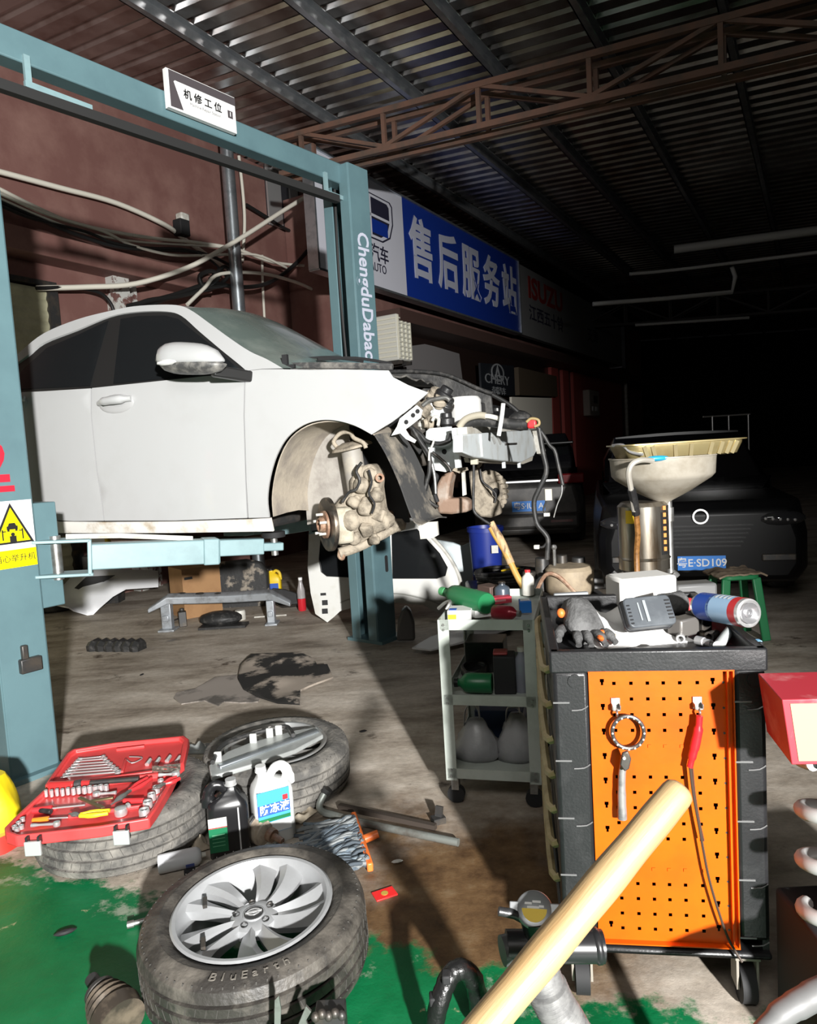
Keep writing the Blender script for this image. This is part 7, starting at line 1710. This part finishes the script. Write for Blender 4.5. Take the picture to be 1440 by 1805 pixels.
b = MB(); b.prism(circ(.012, 12), .001, TR(.0, 0, .0055)); b.build('gold_print', mat('gold print', (0.6, 0.4, 0.08), 0.4, .3), pk)
a_, c_ = fl(224, 1631, .012), fl(264, 1620, .012); b = MB(); b.cyl(a_, a_.lerp(c_, .3), .011, .011, 12); b.cyl(a_.lerp(c_, .3), c_, .008, .008, 10); tag(b.build('bolt', m_steel), 'steel bolt on the green floor left of the front wheel', 'bolt')
q = fl(115, 1646); b = MB(); b.ball((0, 0, .006), (.035, .012, .008), 8); tag(b.build('rubber_scrap', m_matte, None, M.Translation(q) @ RZ(25)), 'small black rubber scrap on the green floor at the left', 'scrap')
q = fl(335, 1542); b = MB(); b.box((0, 0, .008), (.04, .025, .016)); tag(b.build('black_clip', m_matte, None, M.Translation(q) @ RZ(20)), 'small black clip on the floor below the white spray can', 'clip')
for px, az, lab in (((640, 1290), 20, 'small dark leaf scrap on the concrete right of the rear wheel'), ((250, 1190), 70, 'small dark scrap on the concrete below the ribbed cover'), ((700, 1520), 10, 'tiny pale scrap on the wet floor near the red packet')):
    b = MB(); b.ball((0, 0, .004), (.022, .010, .005), 8); tag(b.build('floor_scrap', m_matte if px[0] != 700 else m_offw, None, M.Translation(fl(*px)) @ RZ(az)), lab, 'scrap', 'small scraps on the floor')
# drive shaft boot at the bottom edge
q = fl(205, 1800)
bt2 = thing('axle_boot', 'dark ribbed axle boot on the green floor at the bottom left', 'axle boot', zto(V((-.62, .62, .12)), V((q.x + .02, q.y - .045, .058))))
b = MB(); b.lathe([(0, -.04), (.062, -.04), (.066, 0), (.056, .012), (.062, .022), (.052, .034), (.057, .044), (.046, .056), (.05, .066), (.038, .078), (.036, .10), (0, .10)], 26); b.build('boot', mat('brown black rubber', (0.035, 0.028, 0.022), 0.4, c2=(0.12, 0.095, 0.07), scale=12), bt2)
b = MB(); b.cyl((0, 0, .1), (0, 0, .15), .02, .018, 14); b.lathe([(.037, .082), (.041, .084), (.041, .094), (.037, .096)], 20); b.build('shaft_end', m_dark, bt2)
# blades of scrap steel in front of the wheel
q = at(525, 1800, 1.55)
sb = thing('scrap_bracket', 'bent dark steel bracket with two bright blades at the bottom centre', 'bracket', M.Translation(V((q.x, 1.52, 0))))
bz = lambda x, y: at(x, y, 1.52) - V((q.x, 1.52, 0))
for px in ([(484, 1830), (485, 1760), (492, 1752), (496, 1775), (494, 1830)], [(515, 1830), (540, 1770), (549, 1780), (540, 1795), (552, 1830)]):
    b = MB(); b.prism([(bz(*k).x, bz(*k).z) for k in px], .006, frame(V((0, 0, 0)), V((1, 0, 0)), V((0, 0, 1)), V((0, -1, 0)))); b.build('blade', m_steel, sb)
b = MB(); p = bz(580, 1800); b.box(p + V((0, .03, -.05)), (.07, .05, .12)); 
for i in range(5): b.ball(p + V((-.03 + .015 * i, .0, .012 + .006 * (i % 2))), .012, 8)
b.build('toothed_block', m_dark, sb, bevel=.004)
b = MB(); b.box(((bz(484, 1830) + bz(600, 1830)) / 2 + V((0, .01, -.02))), (.16, .03, .05)); b.box((.0, .02, .06), (.12, .03, .14)); b.build('foot', m_dark, sb)
# yellow and red bag beside the near post
q = fl(5, 1500)
bg = thing('sack', 'yellow and red sack standing beside the foot of the near lift post', 'sack', M.Translation(V((q.x - .09, q.y + .06, 0))))
hS = at(0, 1378, q.y).z
def sackpart(nm, z0, z1, m):
    b = MB(); rings = []
    for i in range(8):
        t = i / 7; z = z0 + (z1 - z0) * t; k = 1 - .45 * (z / hS) ** 2.2
        rings.append([V((.15 * k * cos(a) * (1 + .08 * sin(5 * a + z * 20)), .12 * k * sin(a), z)) for a in [2 * pi * j / 24 for j in range(24)]])
    b.skin(rings); b.build(nm, m, bg, angle=60)
sackpart('red_base', 0, hS * .24, mat('sack red', (0.5, 0.03, 0.02), 0.5)); sackpart('orange_stripe', hS * .24, hS * .29, mat('sack orange', (0.75, 0.25, 0.02), 0.5)); sackpart('yellow_top', hS * .29, hS, mat('sack yellow', (0.72, 0.55, 0.01), 0.45))

# ================================================================ RIGHT FOREGROUND
# coolant filler neck on its grey hose
YN = 1.14
N0 = at(965, 1690, YN); nk = thing('coolant_neck', 'black coolant filler neck with a capped top, standing on a grey ribbed hose', 'filler neck', M.Translation(V((N0.x, N0.y, 0))))
NB = V((N0.x, N0.y, 0)); nn = lambda x, y, dy=0.0: at(x, y, YN + dy) - NB
b = MB(); b.cyl(nn(893, 1668), nn(1062, 1668), .026, .026, 24); b.lathe([(.026, 0), (.0285, .003), (.0285, .009), (.026, .012)], 24, zto(V((1, 0, .05)), nn(1046, 1668))); b.cyl(nn(955, 1665), nn(945, 1615), .026, .028, 20); b.build('neck_body', mat('satin black plastic', (0.014, 0.014, 0.015), 0.3), nk)
pc_ = nn(942, 1604); cn = V((-.12, -.62, .78)).normalized(); CTm = zto(cn, pc_)
b = MB(); b.lathe([(0, -.006), (.028, -.006), (.031, -.002), (.031, .003), (.026, .006), (0, .006)], 32, CTm)
for a in (0, pi): b.box((.031 * cos(a), .031 * sin(a), 0), (.022, .022, .009), CTm)
cp_ = b.build('pressure_cap', mat('grey cap steel', (0.34, 0.35, 0.36), 0.35, .6), nk, bevel=.002)
lb_ = [(.021 * cos(a), .021 * sin(a)) for a in [pi + pi * k / 12 for k in range(13)]]
ex = CTm.to_3x3(); 
def capframe():
    y = (V((0, 0, 1)) - cn * cn.z).normalized(); x = y.cross(cn); return frame(pc_ + cn * .0061, x, y, cn)
CF = capframe()
b = MB(); b.prism(lb_, .0008, CF); b.build('yellow_label', m_yellow, cp_)
for k, (x, y, w) in enumerate(((-.010, .008, .012), (.004, .011, .014), (.012, .004, .008), (-.002, .002, .02))):
    b = MB(); b.box((x, y, .0004), (w, .0035, .0008), CF); b.build('label_mark', m_white, cp_)
b = MB(); b.tube([nn(930, 1622), nn(908, 1612), nn(879, 1606)], [.009, .008, .0075], 10, 3); b.build('overflow_spout', m_black, nk)
b = MB(); b.lathe([(0, -.01), (.022, -.01), (.024, 0), (.024, .02), (0, .02)], 20, zto(V((-1, -.2, 0)), nn(905, 1672))); b.build('end_flange', mat('worn rim', (0.06, 0.06, 0.06), 0.35), nk)
hp = [nn(948, 1685), nn(958, 1725), nn(976, 1768), nn(1004, 1815), nn(1030, 1880, -.0), V((nn(1040, 1900).x + .02, 0.02, .10)), V((nn(1040, 1900).x - .01, .06, .03))]
pts = spline(hp, 14); rr = [.0285 + .0035 * (i % 2) + (.004 if i > 18 else 0) for i in range(len(pts))]
b = MB(); b.tube(pts, rr, 20); b.build('ribbed_hose', mat('grey ribbed hose', (0.24, 0.24, 0.235), 0.45, .3, c2=(0.14, 0.14, 0.14), scale=30), nk, angle=15)
# black taped hose loop
H0 = at(800, 1800, 1.6); hl_ = [at(x, y, 1.6 + dy) for x, y, dy in ((762, 1850, 0), (766, 1805, 0), (775, 1765, .0), (792, 1722, .02), (812, 1708, .03), (832, 1722, .04), (842, 1758, .05), (846, 1800, .06), (846, 1860, .06))]
hl_[0].z = .02; hl_[-1].z = .02
b = MB(); pts = spline(hl_, 6); b.tube(pts, [.024 + .004 * noise.noise(V((i * .7, 0, 0))) for i in range(len(pts))], 12); lo_ = tag(b.build('hose_loop', mat('glossy black tape', (0.010, 0.010, 0.010), 0.3, bump=.4, bscale=50), angle=50), 'black taped hose loop arching off the green floor at the bottom centre', 'hose')
for x, y in ((778, 1755), (800, 1716)):
    b = MB(); p = at(x - 14, y + 6, 1.6); b.box(p, (.02, .03, .022)); o = b.build('clip', m_matte, lo_, bevel=.004)
# wooden pole in front
T_, B_ = at(1201, 1389, 1.16), at(858, 1805, .98); dd_ = (B_ - T_).normalized(); E_ = B_ + dd_ * .05
pol = thing('wooden_pole', 'long pale wooden pole slanting across the foreground before the tool cabinet', 'pole', zto(T_ - E_, E_)); L_ = (T_ - E_).length
b = MB(); n = 40; rings = []
for i in range(n + 1):
    t = i / n; r_ = .0262 + .0028 * sin(t * 3) + .0006 * sin(t * 23); 
    if i == n: r_ *= .72
    if i == n - 1: r_ *= .96; t = 1 - .012
    if i == n - 2: t = 1 - .03
    rings.append([V((r_ * cos(a), r_ * sin(a) * .95, L_ * t)) for a in [2 * pi * j / 24 for j in range(24)]])
b.skin(rings); b.build('shaft', mat('worn ash wood', (0.38, 0.265, 0.135), 0.5, c2=(0.28, 0.175, 0.075), scale=2.2, stretch=(14, 14, 1.2), amt=(0.42, 0.72), bump=0.12, bscale=14), pol, angle=50)
# red topped box on a white spring
YR = 1.42
c0, c1, c2, c3 = at(1378, 1222, YR), at(1398, 1333, YR + .005), at(1336, 1190, YR + .17), at(1350, 1302, YR + .17)
hR = (c0 - c1).length; ax = V((.93, -.1, .0)).normalized(); ay = (c2 - c0); ay.z = 0; ay.normalize()
zB = (c1.z + c3.z) / 2; zT = zB + hR
rb = thing('red_box', 'red topped box with a cream front at the right edge', 'box', M.Translation(V((c0.x, c0.y, zB))))
dpt = (c2 - c0).length; wdt = .24; e1 = V((ax.x, ax.y, 0)) * wdt; e2 = ay * dpt
lean = V((.018, 0, 0))
vs = [V((0, 0, 0)) + lean, e1 + lean, e1 + e2 + lean, e2 + lean, V((0, 0, hR)), e1 + V((0, 0, hR)), e1 + e2 + V((0, 0, hR)), e2 + V((0, 0, hR))]
b = MB(); b._add(vs, [(0, 3, 2, 1), (0, 1, 5, 4), (1, 2, 6, 5), (2, 3, 7, 6), (3, 0, 4, 7), (4, 5, 6, 7)]); b.build('box', mat('scuffed red paint', (0.42, 0.03, 0.045), 0.5, c2=(0.55, 0.22, 0.22), scale=9, amt=(0.55, 0.75)), rb, bevel=.002)
b = MB(); k = .06; fo = V((0, -.0015, 0))
qv = [vs[0].lerp(vs[5], k), vs[1].lerp(vs[4], k), vs[5].lerp(vs[0], k), vs[4].lerp(vs[1], k)]
b._add([p + fo for p in qv], [(0, 1, 2, 3)]); b.build('cream_front', mat('cream card', (0.36, 0.245, 0.15), 0.6), rb, solid=.001)
sc_ = V((at(1480, 1400, YR + .06).x, YR + .06, 0)); zt_ = zB - .004; z_b = .36
spg = thing('coil_spring', 'white coil spring under the red topped box at the right edge', 'coil spring', M.Translation(sc_ + V((0, 0, z_b))))
b = MB(); turns = 3.2; hS_ = zt_ - z_b - .02
b.tube([V((0.074 * cos(2 * pi * turns * t + 2.2), 0.074 * sin(2 * pi * turns * t + 2.2), .014 + (hS_ - .008) * t)) for t in [k / 90 for k in range(91)]], .016, 12); b.build('coil', mat('white spring paint', (0.46, 0.46, 0.45), 0.4), spg)
b = MB(); b.cyl((0, 0, 0), (0, 0, hS_ + .018), .022, n=14); b.build('damper', mat('dark red damper', (0.2, 0.02, 0.02), 0.5), spg)
b = MB(); b.lathe([(0, hS_ + .0), (.075, hS_ + .0), (.075, hS_ + .018), (0, hS_ + .018)], 24); b.build('top_plate', m_black, spg)
b = MB(); b.box((.24, .0, z_b / 2), (.62, .3, z_b - .002)); tag(b.build('pedestal', m_matte, None, M.Translation(sc_), bevel=.01), 'black pedestal under the white coil spring, widened out of view to shade the floor', 'pedestal')  # made-up stand, stretched out of view to block light from the floor
b = MB(); pts = [at(1335, 1830, 1.3), at(1372, 1792, 1.31), at(1410, 1768, 1.32), at(1450, 1748, 1.33), at(1520, 1720, 1.34)]; b.tube(pts, [.02, .024, .026, .028, .028], 12, 5); 
p = pts[0]; b.tube([p, V((p.x - .05, p.y, p.z * .5)), V((p.x - .07, p.y, .02))], .02, 12, 5)
tag(b.build('grey_hose', mat('pale grey hose', (0.12, 0.12, 0.12), 0.5), angle=60), 'pale grey hose in the bottom right corner', 'hose')
